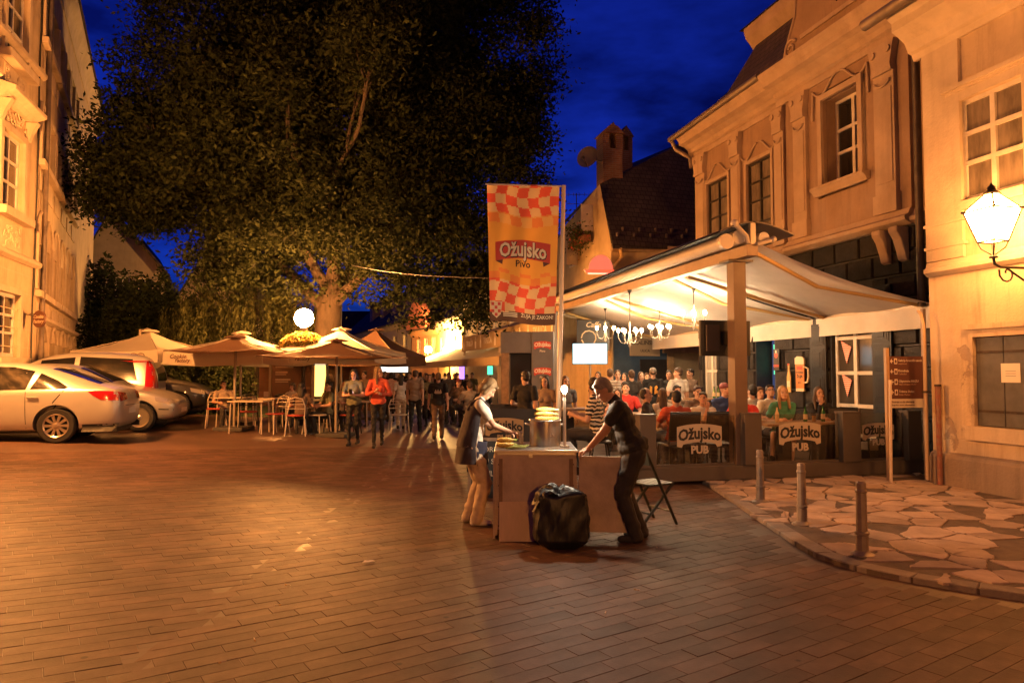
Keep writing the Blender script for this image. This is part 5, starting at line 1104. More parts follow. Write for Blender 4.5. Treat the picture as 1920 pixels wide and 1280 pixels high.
# information board with posts, litter bin, glowing beer glass advert
ib = thing('info_board', 'brown town information board on two posts beside the cafe tables', 'sign', gx(548, 19.6), R(178))
ibz = .95; box('panel', M('brown_board', (.13, .065, .04), .55, noise=.15), ib, -.55, .55, 0, .04, .75, 1.95, bevel=.006)
for s in (-1, 1): part('post', [polem], ib, lambda b: b.box(s * .56, s * .63, -.01, .05, 0, 2.0))
for i, (w_, z) in enumerate(((.8, 1.84), (.62, 1.76), (.7, 1.6), (.5, 1.54), (.34, 1.4), (.3, 1.34), (.42, 1.2), (.36, 1.14))):
    part('printed_line', [pal], ib, lambda b: b.box(.45 - w_, .45, .041, .044, z - (.022 if i % 2 == 0 else .014), z + (.022 if i % 2 == 0 else .014)))
bn = thing('litter_bin', 'pale metal litter bin in front of the information board', 'bin', gx(531, 19.2), 0)
part('drum', [M('bin_metal', (.42, .36, .26), .4, .5)], bn, lambda b: b.lathe([(.14, .1), (.17, .12), (.19, .72), (.2, .74)], 18), True); part('lid', [black_fr], bn, lambda b: b.lathe([(.21, .74), (.21, .78), (.1, .82), (.001, .83)], 18), True); part('stand', [black_fr], bn, lambda b: b.cyl((0, 0, 0), (0, 0, .1), .1, None, 14))
ba = thing('beer_glass_advert', 'glowing beer glass shaped advert beside the information board', 'sign', gx(597, 20.2), R(178))
part('beer', [glow('beer_glow', (1., .55, .12), 3.2)], ba, lambda b: b.prism([(-.15, .75), (.15, .75), (.22, 1.35), (.21, 1.62), (-.21, 1.62), (-.22, 1.35)], 0, .05))
part('foam', [glow('foam_glow', (.9, .7, .4), 1.0)], ba, lambda b: b.prism([(-.21, 1.622), (.21, 1.622), (.22, 1.85), (-.22, 1.85)], 0, .05)); part('frame', [black_pl], ba, lambda b: b.box(-.28, .28, -.06, -.002, 0, 1.95))
lk = thing('light_box', 'white lit light box above the distant crowd', 'sign', gx(738, 27.), R(178)); part('face', [glow('white_box', (.9, .85, .75), 2.2)], lk, lambda b: b.box(-.55, .55, 0, .04, 1.5, 2.05)); part('casing', [black_pl], lk, lambda b: b.box(-.6, .6, -.12, -.002, 1.45, 2.1)); part('post', [black_pl], lk, lambda b: b.box(-.05, .05, -.1, -.02, 0, 1.449))
# ================================================================ pub terrace
def TP(a, b_, z=0.): return T0 + TV * a + TU * b_ + Vector((0, 0, z))
def apx(px, b_=0.):
    k = (px - CX) / F; o = T0 + TU * b_
    return (k * o.y - o.x) / (TV.x - k * TV.y)
RZ_T = R(13); RZ_TF = RZ_T + math.pi     # RZ_TF: things whose +y faces the camera
grey_b = M('grey_brown_steel', (.105, .085, .07), .5, .2, noise=.12, scale=4); ZF = .06
deck = thing('terrace_platform', 'low wooden platform of the pub terrace', 'platform', T0, RZ_T)
plank_m = M('deck_board', (.10, .075, .055), .7, noise=.35, scale=6, rnd=.2)
for i in range(44):
    part('deck_board', [plank_m], deck, lambda b: b.box(-.25, 4.62, .06 + i * .23, .06 + i * .23 + .215, ZF - .04, ZF))
part('edge_beam', [grey_b], deck, lambda b: b.box(-.3, 4.75, -.10, .05, .05, .25), bevel=.006)
for x in (.2, 1.4, 2.6, 3.6): part('foot', [grey_b], deck, lambda b: b.box(x, x + .08, -.05, .03, -.02, .05))
clear_glass = glassmat('terrace_glass', (.86, .85, .82)); logo_c = M('frosted_logo', (.46, .38, .28), .7); logo_k = M('logo_black', (.02, .018, .016), .6)
def logo(par, x, y, z, w_, cm, km, pub='PUB', bandm=None):
    """arched ribbon with the beer name and a word below it"""
    k = .24 / w_; h = w_ * .31
    def f(b):
        N = 14; top = [(-w_ / 2 + w_ * i / N, 0) for i in range(N + 1)]
        pts = [(x - q, z + h * .5 + w_ * .06 - k * q * q) for q, _ in top] + [(x - q, z - h * .5 - w_ * .0 - k * q * q * 1.4) for q, _ in top[::-1]]
        b.prism(pts, y, y + .003)
        for s in (-1, 1): b.prism([(x + s * w_ * .5, z - h * .5 - k * w_ * w_ * .35), (x + s * w_ * .36, z - h * .5 - k * w_ * w_ * .16), (x + s * w_ * .40, z - h * .85)], y - .001, y + .002)
    part('logo_ribbon', [bandm or cm], par, f)
    text('Ožujsko', w_ * .30, km, par, x, y + .005, z + .012, off=w_ * .010, bend=k * 1.1, sx=.94, grow=.12)
    if pub: text(pub, w_ * .22, cm, par, x, y + .004, z - h * 1.02, off=w_ * .009)
posts = [(1192, 1222), (1386, 1417), (1567, 1600), (1688, 1712)]; gl_m2 = clear_glass
for i, (p0, p1) in enumerate(posts):
    a0_, a1_ = apx(p0), apx(p1); t = thing('terrace_planter_post', ['grey terrace post nearest the folding chair', 'grey terrace post in front of the awning column', 'grey terrace post between the second and third logo panes', 'grey terrace post at the house wall'][i], 'post', TP(a0_, -.04), RZ_T, 'terrace fence posts')
    part('body', [grey_b], t, lambda b: b.box(0, a1_ - a0_, -.09, .09, .251, .98), bevel=.006); part('cap', [grey_b], t, lambda b: b.box(-.008, a1_ - a0_ + .008, -.098, .098, .981, 1.0))
gspan = [(1222, 1372, 1308), (1417, 1567, 1495), (1600, 1688, 1641)]
for i, (p0, p1, pc) in enumerate(gspan):
    a0_, a1_, ac = apx(p0), apx(p1), apx(pc); t = thing('glass_fence_pane', 'clear glass terrace screen with arched pub logo, ' + ['left of the awning column', 'in front of the blonde woman', 'behind the direction sign'][i], 'glass screen', TP(a0_, -.02), RZ_TF, 'glass fence panes')
    part('pane', [clear_glass], t, lambda b: b.box(-(a1_ - a0_), 0, -.006, .006, .252, .97)); part('bottom_rail', [grey_b], t, lambda b: b.box(-(a1_ - a0_), 0, -.02, .02, .2505, .285))
    logo(t, -(ac - a0_), .008, .70, .70 if i < 2 else .56, logo_c, logo_k)
# awning column, ridge beam and rolled cover
ACOL = apx(1386, .05); zt_col = at(1388, 492, TP(ACOL, .05).y).z
col_ = thing('awning_column', 'square brown steel column carrying the awning ridge', 'column', TP(ACOL, .1), RZ_T)
part('shaft', [M('column_paint', (.16, .10, .065), .5, noise=.12)], col_, lambda b: b.box(-.1, .1, -.1, .1, ZF, zt_col), bevel=.006); part('head_plate', [grey_b], col_, lambda b: b.box(-.2, .2, -.14, .14, zt_col + .001, zt_col + .03)); part('base_plate', [grey_b], col_, lambda b: b.box(-.14, .14, -.14, .14, ZF - .0, ZF + .02))
c2 = thing('rear_awning_column', 'grey column at the far end of the awning ridge', 'column', TP(ACOL - .05, 9.2), RZ_T); part('shaft', [M('grey_column', (.16, .15, .14), .5)], c2, lambda b: b.box(-.11, .11, -.11, .11, 0, zt_col), bevel=.006); part('head_plate', [grey_b], c2, lambda b: b.box(-.18, .18, -.14, .14, zt_col + .001, zt_col + .03))
aw = thing('awning', 'large cream retractable awning roofing the pub terrace', 'awning', TP(ACOL, -.35), RZ_T)
awc = thin('awning_cloth', (.80, .72, .62), .25); RL = 10.3; zr_ = zt_col + .10; AO = apx(1731) - ACOL; zo = at(1733, 574, TP(AO + ACOL, 0).y).z
part('ridge_beam', [M('beam_tan', (.33, .22, .13), .5, noise=.15)], aw, lambda b: b.box(-.09, .09, 0, RL, zr_ - .065, zr_ + .10), bevel=.008)
part('cloth_roll', [awc], aw, lambda b: b.cyl((-.2, .02, zr_ + .2), (-.2, RL, zr_ + .2), .10, None, 14), True); part('cloth_roll', [awc], aw, lambda b: b.cyl((.2, .02, zr_ + .2), (.2, RL, zr_ + .2), .09, None, 14), True)
hood_m = M('hood_metal', (.10, .08, .07), .45, .4)
def f(b):
    for s, w_ in ((-1, .52), (1, .62)):
        n = 6; P0 = [(s * (.02 + w_ * i / n), zr_ + .42 - .16 * (i / n) ** 1.6) for i in range(n + 1)]
        vs = [(x, -.06, z) for x, z in P0] + [(x, RL, z) for x, z in P0] + [(x, -.06, z - .02) for x, z in P0] + [(x, RL, z - .02) for x, z in P0]; m_ = n + 1
        b.add(vs, [(i, i + 1, m_ + i + 1, m_ + i) for i in range(n)] + [(2 * m_ + i, 2 * m_ + i + 1, 3 * m_ + i + 1, 3 * m_ + i) for i in range(n)] + [(i, i + 1, 2 * m_ + i + 1, 2 * m_ + i) for i in range(n)])
part('hood', [hood_m], aw, f, True)
def f(b):
    b.box(-.04, .04, -.02, .05, zr_ + .101, zr_ + .41); b.tube([(-.3, -.03, zr_ + .38), (-.12, -.04, zr_ + .2), (-.1, -.04, zr_ + .1)], .035, 8); b.ball((-.3, -.03, zr_ + .38), .06, 10, 7); b.tube([(.05, -.03, zr_ + .1), (.28, -.05, zr_ + .16)], .03, 8); b.ball((.3, -.05, zr_ + .17), .05, 10, 7); b.cyl((-.42, -.03, zr_ + .12), (-.42, .05, zr_ + .12), .11, None, 16)
part('end_bracket', [ivory], aw, f, True)
def slope(a, s, sag=.07):   # cloth between ridge and outer bar; a: 0..1 across, s: along
    lo_ = .0 if s < 2.6 else -.28
    zz = zr_ + .12 + (zo - zr_ - .12) * a
    return Vector((.15 + (AO - .12 - .15) * a, s, zz - sag * math.sin(math.pi * a) * (.75 + .25 * math.cos(s * 2.1)) - .02 * math.sin(s * 3.3 + a * 4)))
def cloth(name, s0, s1):
    def f(b):
        n, m_ = 14, 16; vs = [slope(j / m_, s0 + (s1 - s0) * i / n) for i in range(n + 1) for j in range(m_ + 1)]; k = m_ + 1
        b.add(vs, [(i * k + j, i * k + j + 1, (i + 1) * k + j + 1, (i + 1) * k + j) for i in range(n) for j in range(m_)])
    return part(name, [awc], aw, f, True)
for s0, s1 in ((0.05, 2.75), (2.85, 6.4), (6.5, 10.2)):
    cl = cloth('cloth_panel', s0, s1)
    part('front_bar', [M('bar_tan', (.50, .38, .24), .5)], aw, lambda b: b.box(AO - .13, AO - .05, s0, s1, zo - .045, zo + .035), bevel=.006)
    def f(b):
        N = 24; vs = []
        for j in range(N + 1):
            y = s0 + (s1 - s0) * j / N; vs += [(AO - .14, y, zo - .03), (AO - .14 - .012 * math.sin(j * 1.7), y, zo - .36)]
        b.add(vs, [(2 * j, 2 * j + 2, 2 * j + 3, 2 * j + 1) for j in range(N)])
    part('valance', [awc], cl, f, True)
    for y in (s0 + .12, s1 - .2):
        arm = lambda b, y=y: (b.tube([(.12, y, zr_ + .02), (AO * .45, y + (.35 if y < s0 + .5 else -.35), zr_ + (zo - zr_) * .42 - .12)], .035, 8), b.tube([(AO * .45, y + (.35 if y < s0 + .5 else -.35), zr_ + (zo - zr_) * .42 - .12), (AO - .1, y, zo - .02)], .028, 8))
        part('folding_arm', [M('arm_yellow', (.55, .36, .14), .45)], aw, arm, True)
part('side_upright', [M('upright_tan', (.35, .22, .12), .5)], aw, lambda b: b.box(AO - .02, AO + .05, .05, .12, ZF, zo - .05))
part('wall_rail', [M('bar_tan')], aw, lambda b: b.tube([(.1, RL, zr_), (AO - .1, RL, zo - .05)], .045, 8))
# chandeliers under the ridge
bulb_g = glow('bulb_glow', WARM, CHAND_W)
def chandelier(label, px, py, Y, s=1.):
    p = at(px, py, Y); t = thing('chandelier', label, 'chandelier', p, px * .1, 'terrace chandeliers'); wm = M('white_chandelier', (.24, .19, .14), .5)
    for k in range(6):
        a_ = k * math.pi / 3; c_, s_ = math.cos(a_), math.sin(a_)
        ar = part('arm', [wm], t, lambda b: b.tube([(c_ * r_2 * s, s_ * r_2 * s, z * s) for r_2, z in ((.02, -.02), (.05, -.14), (.12, -.19), (.20, -.16), (.25, -.07), (.26, .0))], .0055 * s, 6), True)
        part('candle', [wm], ar, lambda b: b.cyl((c_ * .26 * s, s_ * .26 * s, 0), (c_ * .26 * s, s_ * .26 * s, .07 * s), .014 * s, None, 8)); part('bulb', [bulb_g], ar, lambda b: b.ball((c_ * .26 * s, s_ * .26 * s, .105 * s), (.034 * s, .034 * s, .042 * s), 10, 7), True)
    part('stem', [wm], t, lambda b: b.lathe([(.012, -.24), (.03, -.2), (.014, -.12), (.03, -.02), (.012, .06), (.02, .2), (.008, .26)], 10), True)
    part('rod', [dk], t, lambda b: b.tube([(0, 0, .26), (.01, 0, .5), (0, 0, max(.55, 3.15 - p.z))], .007, 6)); part('leaf_canopy', [dk], t, lambda b: b.lathe([(.05, max(.55, 3.15 - p.z)), (.02, max(.55, 3.15 - p.z) - .06), (.006, max(.55, 3.15 - p.z) - .1)], 6))
chandelier('nearest chandelier, highest and beside the black television', 1301, 596, 13.2, .88); chandelier('chandelier in front of the street name plate', 1181, 628, 13.4, .84); chandelier('chandelier right of the name plate over the crowd', 1237, 620, 16.0, .9); chandelier('rear chandelier beside the lit television', 1135, 622, 17.2, .9)
# televisions
tvb = thing('television', 'black television seen from behind, fixed to the awning column', 'television', TP(ACOL - .02, .42), RZ_T); zc2 = at(1374, 634, TP(ACOL, .4).y).z
part('casing', [black_pl], tvb, lambda b: (b.box(-.42, .42, -.03, .03, zc2 - .27, zc2 + .27)), bevel=.012); part('rear_box', [M('tv_rear', (.05, .035, .03), .5)], tvb, lambda b: b.box(-.34, -.12, -.07, -.031, zc2 - .2, zc2 + .2), bevel=.01); part('rear_box', [M('tv_rear')], tvb, lambda b: b.box(.1, .34, -.07, -.031, zc2 - .2, zc2 + .2), bevel=.01); part('mount', [dk], tvb, lambda b: b.box(-.08, .08, -.2, -.0301, zc2 - .1, zc2 + .1)); part('screen', [glow('tv_screen_away', (.5, .75, .9), .6)], tvb, lambda b: b.box(-.4, .4, .0302, .034, zc2 - .25, zc2 + .25))
ptv = at(1106, 663, 15.5); tv = thing('television', 'bright lit television showing a pale blue picture beside the banner pole', 'television', Vector((ptv.x, ptv.y, 0)), R(172)); hw = .37
box('casing', black_pl, tv, -hw - .012, hw + .012, -.05, 0, ptv.z - .23, ptv.z + .235, bevel=.006); box('screen', glow('tv_screen', (.50, .86, .95), 2.4), tv, -hw, hw, .001, .004, ptv.z - .215, ptv.z + .22); part('stand_pole', [polem], tv, lambda b: b.cyl((0, -.03, 0), (0, -.03, ptv.z - .231), .025, None, 10))
# terrace tables, chairs, bottles
wood_top = M('terrace_table_wood', (.33, .20, .11), .5, noise=.25, scale=7)
def t_table(label, px, Y, w_=.8, d_=.7, h=.74):
    p = gx(px, Y); p.z = ZF; t = thing('terrace_table', label, 'table', p, RZ_T, 'terrace tables'); part('top', [wood_top], t, lambda b: b.box(-w_ / 2, w_ / 2, -d_ / 2, d_ / 2, h - .035, h), bevel=.006); part('pedestal', [black_pl], t, lambda b: b.box(-.08, .08, -.08, .08, .03, h - .036)); part('foot', [black_pl], t, lambda b: b.box(-.28, .28, -.24, .24, 0, .03), bevel=.008); return t
def t_chair(label, px, Y, rz, loc=None):
    p = loc or gx(px, Y); p.z = ZF; t = thing('terrace_chair', label, 'chair', p, R(rz), 'black terrace chairs')
    part('seat', [black_pl], t, lambda b: b.box(-.23, .23, -.22, .23, .43, .47), bevel=.015); part('backrest', [M('black_mesh_back', (.03, .024, .02), .6)], t, lambda b: b.xprism([(-.22, .52), (-.29, .92), (-.27, .93), (-.2, .53)], -.23, .23)); part('back_frame', [black_fr], t, lambda b: b.tube([(-.235, -.2, .44), (-.235, -.29, .94), (.235, -.29, .94), (.235, -.2, .44)], .014, 6))
    for sx in (-1, 1):
        for sy in (-1, 1): part('leg', [black_fr], t, lambda b: b.tube([(sx * .21, sy * .2, .44), (sx * .225, sy * .235, 0)], .014, 6))
    return t
t_table('wooden table in front of the blonde woman', 1467, 11.25, .95, .6); t_table('wooden table with green bottles before the brunette', 1545, 11.6, .8, .6); t_table('wooden table between the orange and white shirts', 1295, 12.0, .9); t_table('high wooden bar table behind the man with the blue shirt', 1330, 14.8, 1.0, .6, 1.0); t_table('wooden table at the man in the red shirt', 1195, 14.0, .9); t_table('wooden table behind the zebra striped top', 1065, 12.6, .8, .6, .9)
bg_ = M('green_bottle', (.015, .10, .02), .08, spec=.8); bl_ = M('bottle_label', (.6, .45, .25), .6)
def bottle(label, px, Y, z, cm=bg_):
    p = gx(px, Y); p.z = z; t = thing('beer_bottle', label, 'bottle', p, 0, 'beer bottles'); part('glass', [cm], t, lambda b: b.lathe([(.03, 0), (.032, .01), (.032, .14), (.014, .19), (.013, .23), (.015, .24), (.001, .24)], 12), True); part('label', [bl_], t, lambda b: b.lathe([(.0325, .04), (.0328, .05), (.0328, .11), (.0325, .12)], 12, cap=False)); return t
bottle('left green bottle beside the brunette', 1508, 11.45, .80); bottle('right green bottle beside the brunette', 1541, 11.5, .80); bottle('small bottle in front of the blonde', 1455, 11.2, .80, bl_)
for px, lb in ((1312, 'bottle at the left end of the bar table'), (1338, 'middle bottle on the bar table'), (1346, 'bottle at the right end of the bar table')): bottle(lb, px, 14.75, ZF + 1.0)
for px, Y, lb in ((1402, 12.0, 'half full beer glass by the red shirt'), (1524, 11.4, 'beer glass between the two green bottles')):
    p = gx(px, Y); p.z = .80; t = thing('beer_glass', lb, 'glass', p, 0, 'beer glasses'); part('beer', [M('beer_fill', (.5, .24, .04), .2)], t, lambda b: b.lathe([(.026, .004), (.033, .10), (.001, .10)], 12), True); part('glass_wall', [clear_glass], t, lambda b: b.lathe([(.028, 0), (.036, .15)], 12, cap=False), True)
t_table('wooden table carrying the beer glass by the red shirt', 1402, 12.0, .7, .6)
t_chair('black mesh chair behind the first glass pane at the orange shirt', 1268, 10.75, 13); t_chair('black mesh chair behind the first glass pane at the white shirt', 1337, 10.85, 10); t_chair('black chair right of the brunette', 1590, 11.6, 175)
# black barrier with the pub logo, poster kiosk, far awnings
pbn = gx(937, 11.6); pb = thing('logo_barrier', 'black barrier panel with pub logo behind the corn seller', 'barrier', pbn, R(176)); box('panel', M('barrier_black', (.018, .016, .015), .5), pb, -.62, .5, -.02, .02, .12, 1.0, bevel=.01); logo(pb, -.08, .022, .72, .62, M('barrier_gold', (.50, .36, .18), .6), logo_k)
for s in (-.6, .48): part('foot', [black_pl], pb, lambda b: b.box(s - .03, s + .03, -.2, .2, 0, .119))
pb2 = dup(pb, gx(925, 13.4), R(178), 'second black barrier with pub logo further behind the corn seller')
ks = thing('beer_kiosk', 'grey kiosk frame with red beer signs behind the banner', 'kiosk', gx(992, 15.0), R(174)); kg = M('kiosk_grey', (.11, .10, .10), .5, noise=.15); kz = at(992, 622, 15).z
part('column', [kg], ks, lambda b: b.box(-.52, -.06, -.3, .1, 0, kz), bevel=.01); part('column', [M('kiosk_wood', (.25, .15, .08), .6, noise=.4, scale=8)], ks, lambda b: b.box(.42, .58, -.3, .1, 0, kz - .45)); part('header', [kg], ks, lambda b: b.box(-.06 + .001, .6, -.3, .08, kz - .45, kz), bevel=.01); part('back_panel', [M('kiosk_inner', (.05, .045, .045), .6)], ks, lambda b: b.box(-.059, .419, -.3, -.2, 0, kz - .451))
for i in range(4): 
    z = kz - .28 - i * .55
    if z > .2: logo(ks, -.29, .103, z, .36, M('kiosk_red', (.5, .05, .03), .5), M('kiosk_cream', (.66, .56, .42), .6), None, M('kiosk_red')); text('Pivo', .07, M('kiosk_cream'), ks, -.29, .104, z - .13, off=.001)
# lettered awning of the cafe along the street
qa, qb = at(1046, 598, 19.2), at(866, 638, 31.5); La = (Vector((qb.x, qb.y, 0)) - Vector((qa.x, qa.y, 0))).length; rza = math.atan2(qb.y - qa.y, qb.x - qa.x)
la = thing('lettered_awning', 'long cream cafe awning with bottle emblems and lettering down the right side', 'awning', Vector((qa.x, qa.y, 0)), rza); zA = (qa.z + qb.z) / 2 + .1; lac = thin('cafe_awning_cloth', (.56, .43, .25), .3)
part('valance', [lac], la, lambda b: b.box(0, La, -.02, 0, zA - .62, zA)); part('roof_cloth', [lac], la, lambda b: b.quad((0, -.02, zA), (La, -.02, zA), (La, -2.3, zA + .7), (0, -2.3, zA + .7)))
part('front_beam', [polem], la, lambda b: b.box(0, La, -.1, -.021, zA - .08, zA - .01))
for i in range(4):
    x = 1.6 + i * 3.2; text('TKALČA', .34, M('awning_white', (.85, .80, .68), .7), la, x, .004, zA - .32, off=.004)
    for s in (-1, 1): part('bottle_emblem', [M('awning_white')], la, lambda b: b.prism([(x + s * 1.15 - .1, zA - .55), (x + s * 1.15 + .1, zA - .55), (x + s * 1.15 + .1, zA - .3), (x + s * 1.15 + .03, zA - .2), (x + s * 1.15 + .03, zA - .08), (x + s * 1.15 - .03, zA - .08), (x + s * 1.15 - .03, zA - .2), (x + s * 1.15 - .1, zA - .3)], .001, .004))
for x in (.2, La * .5, La - .3): part('post', [polem], la, lambda b: b.box(x, x + .08, -.1, -.021, 0, zA - .081))
strip = glow('under_awning_lamp', WHITE, 30)
qa, qb = at(935, 672, 24.0), at(762, 690, 43); La2 = (Vector((qb.x, qb.y, 0)) - Vector((qa.x, qa.y, 0))).length; rz2 = math.atan2(qb.y - qa.y, qb.x - qa.x)
lb_ = thing('plain_awning', 'plain tan street awning lit from below, lower than the lettered one', 'awning', Vector((qa.x, qa.y, 0)), rz2); zB = 2.15
part('valance', [lac], lb_, lambda b: b.box(0, La2, -.02, 0, zB - .3, zB)); part('roof_cloth', [lac], lb_, lambda b: b.quad((0, -.02, zB), (La2, -.02, zB), (La2, -2.0, zB + .75), (0, -2.0, zB + .75)))
for x in (1.5, 5., 9., 13.): part('tube_lamp', [strip], lb_, lambda b: b.cyl((x, -1.2, zB + .1), (x + .5, -1.2, zB + .1), .03, None, 8))
for x in (.2, 8., La2 - .3): part('post', [polem], lb_, lambda b: b.box(x, x + .07, -.1, -.03, 0, zB - .05))
for px, py, Y, w_, h, cm, lb in ((919, 694, 21.5, .08, .13, (.1, .75, .4), 'small green lit screen under the street awning'), (866, 698, 30., .11, .28, (.45, .22, .9), 'narrow violet lit panel far down the street')):
    p = at(px, py, Y); t = thing('glowing_screen', lb, 'screen', p, R(176)); part('face', [glow('panel_%d' % px, cm, 2.2)], t, lambda b: b.box(-w_, w_, 0, .02, -h, h)); part('casing', [black_pl], t, lambda b: b.box(-w_ - .02, w_ + .02, -.06, -.001, -h - .02, h + .02)); part('pole', [black_pl], t, lambda b: b.box(-.03, .03, -.05, -.002, -p.z, -h - .021))
np_ = at(1126, 505, 20.8); ns = thing('neon_cap_sign', 'pink lit cap shaped sign on the corner house wall', 'sign', np_, R(185)); part('cap', [M('neon_pink', (.6, .2, .15), .5, emit=.55, ecol=(1, .25, .16))], ns, lambda b: b.prism([(.36 * math.cos(k), .42 * math.sin(k)) for k in [i * math.pi / 14 for i in range(15)]], 0, .08)); part('brim', [M('neon_red', (.6, .05, .03), .5, emit=1.2, ecol=(1, .12, .05))], ns, lambda b: b.prism([(-.45, -.1), (.45, -.1), (.5, -.02), (-.35, -.01)], 0, .1)); part('neon_tube', [glow('neon', (1, .18, .12), 6)], ns, lambda b: b.tube([(-.4, .1, -.14), (.4, .1, -.14)], .02, 6)); part('bracket', [dk], ns, lambda b: b.tube([(0, -.02, .1), (-.3, -.6, .1)], .03, 6))
fb = thing('flower_box', 'green flower box under the open window of the corner house', 'flower box', HC + U * gw[0][0] - V * .12 + Vector((0, 0, gw[0][2] - .25)), RZ_R); part('trough', [M('terracotta', (.25, .1, .05), .8)], fb, lambda b: b.box(-.1, 1.1, 0, .25, -.1, .12))
leaves('foliage', leaf_b, fb, r_.normal(0, 1, (900, 3)) * np.array([.33, .14, .22]) + np.array([.5, .2, .12]), .1, .4, .6, r_); leaves('blossom', leafmat('red_geranium', (.5, .1, .06)), fb, r_.normal(0, 1, (120, 3)) * np.array([.33, .14, .22]) + np.array([.5, .25, .1]), .07, .2, .8, r_)
cs = thing('cafe_blade_sign', 'black decorated cafe blade sign behind the lit television', 'sign', at(1112, 620, 19.6), R(172)); part('board', [blk], cs, lambda b: b.box(-.45, .45, 0, .04, -.55, .3)); part('ring', [creamp], cs, lambda b: b.tube([(.12 + .2 * math.cos(k * .55), .05, -.2 + .2 * math.sin(k * .55)) for k in range(12)], .02, 6)); text('Caffe', .2, creamp, cs, 0, .045, .16, off=.003, shear=.3); part('hanger', [dk], cs, lambda b: b.tube([(-.45, .02, .3), (-.45, .02, .6), (-.9, -.1, .6)], .02, 6))
# ================================================================ people
def _cap(vs, fs, p0, p1, r0, r1, flat=None, n=12):
    p0, p1 = Vector(p0), Vector(p1); d = p1 - p0; L_ = d.length
    d = d / L_ if L_ > 1e-6 else Vector((0, 0, 1)); ref = Vector(flat[0]) if flat else (Vector((0, 0, 1)) if abs(d.z) < .9 else Vector((1, 0, 0)))
    A = ref - d * ref.dot(d); A.normalize(); B = d.cross(A); fa = flat[1] if flat else 1.
    prof = [(-1, .0), (-.8, .6), (-.45, .9), (0, 1), (1, 1), (1.45, .9), (1.8, .6), (2, 0)]; o = len(vs); rings = []
    for t, k in prof:
        if t <= 0: c = p0 + d * (r0 * t); r_2 = r0 * k
        elif t >= 1: c = p1 + d * (r1 * (t - 1)); r_2 = r1 * k
        rings.append((c, max(r_2, 1e-4)))
    for c, r_2 in rings:
        for j in range(n):
            a_ = 2 * math.pi * j / n; vs.append(c + A * (math.cos(a_) * r_2 * fa) + B * (math.sin(a_) * r_2))
    m_ = len(rings)
    for i in range(m_ - 1):
        for j in range(n): fs.append((o + i * n + j, o + i * n + (j + 1) % n, o + (i + 1) * n + (j + 1) % n, o + (i + 1) * n + j))
    fs.append(tuple(o + j for j in range(n))[::-1]); fs.append(tuple(o + (m_ - 1) * n + j for j in range(n)))
def blob(prims, voxel, smooth=3, post=None, name='body'):
    """union of tapered capsules and ellipsoids as one continuous skin; each face keeps the label of the nearest shape"""
    vs, fs = [], []
    for p in prims:
        if p[0] == 'c': _cap(vs, fs, p[1], p[2], p[3], p[4], p[6] if len(p) > 6 else None)
        else:
            b = MB(); b.ball((0, 0, 0), 1., 16, 11); o = len(vs); mt = p[3]; c = Vector(p[1])
            vs += [c + mt @ Vector((v[0] * p[2][0], v[1] * p[2][1], v[2] * p[2][2])) for v in b.v]; fs += [tuple(i + o for i in f_) for f_ in b.f]
    me = bpy.data.meshes.new(name); me.from_pydata([tuple(v) for v in vs], [], fs)
    bm = bmesh.new(); bm.from_mesh(me); bmesh.ops.recalc_face_normals(bm, faces=bm.faces); bm.to_mesh(me); bm.free()
    o = bpy.data.objects.new('tmp', me); C.objects.link(o); m_ = o.modifiers.new('r', 'REMESH'); m_.mode = 'VOXEL'; m_.voxel_size = voxel; m_.use_smooth_shade = True
    s_ = o.modifiers.new('s', 'SMOOTH'); s_.iterations = smooth; s_.factor = .5
    dg = bpy.context.evaluated_depsgraph_get(); dg.update(); out_ = bpy.data.meshes.new_from_object(o.evaluated_get(dg)); bpy.data.objects.remove(o); bpy.data.meshes.remove(me); out_.name = name
    n = len(out_.polygons); cen = np.empty(n * 3, 'f'); out_.polygons.foreach_get('center', cen); cen = cen.reshape(-1, 3); best = np.full(n, 1e9); lab = np.zeros(n, 'i')
    for p in prims:
        if p[0] == 'c':
            a = np.array(p[1]); d = np.array(p[2]) - a; L2 = max(1e-9, d @ d); t = np.clip(((cen - a) @ d) / L2, 0, 1); dist = np.linalg.norm(cen - (a + t[:, None] * d), axis=1) - (p[3] + (p[4] - p[3]) * t); l_ = p[5]
        else:
            mt = np.array(p[3]); q = (cen - np.array(p[1])) @ mt / np.array(p[2]); dist = (np.linalg.norm(q, axis=1) - 1) * min(p[2]); l_ = p[4]
        w_ = dist < best; best[w_] = dist[w_]; lab[w_] = l_
    if post: lab = post(cen, lab)
    if name == 'body':                                   # folds in shirts and trousers
        nv = len(out_.vertices); co = np.empty(nv * 3, 'f'); out_.vertices.foreach_get('co', co); co = co.reshape(-1, 3); no = np.empty(nv * 3, 'f'); out_.vertices.foreach_get('normal', no); no = no.reshape(-1, 3)
        ls = np.empty(len(out_.loops), 'i'); out_.loops.foreach_get('vertex_index', ls); lt_ = np.empty(n, 'i'); out_.polygons.foreach_get('loop_total', lt_); wt2 = np.zeros(nv); cl_ = ((lab == 1) | (lab == 2)).astype(float); np.add.at(wt2, ls, np.repeat(cl_, lt_)); cn = np.zeros(nv); np.add.at(cn, ls, 1); wt2 /= np.maximum(cn, 1)
        x_, y_, z_ = co[:, 0], co[:, 1], co[:, 2]
        f1 = np.sin(38 * z_ + 16 * x_ + 3 * np.sin(11 * y_ + 7 * z_)) + .8 * np.sin(27 * z_ - 31 * x_ + 2.5 * np.sin(13 * x_ + 5 * z_)) + .7 * np.sin(52 * z_ + 24 * y_ + 2 * np.sin(17 * x_))
        co += no * (np.maximum(f1, -.6) * .0042 * wt2 + .002 * wt2)[:, None]; out_.vertices.foreach_set('co', co.astype('f').ravel())
    out_.polygons.foreach_set('material_index', lab); out_.polygons.foreach_set('use_smooth', [True] * n); out_.update(); return out_
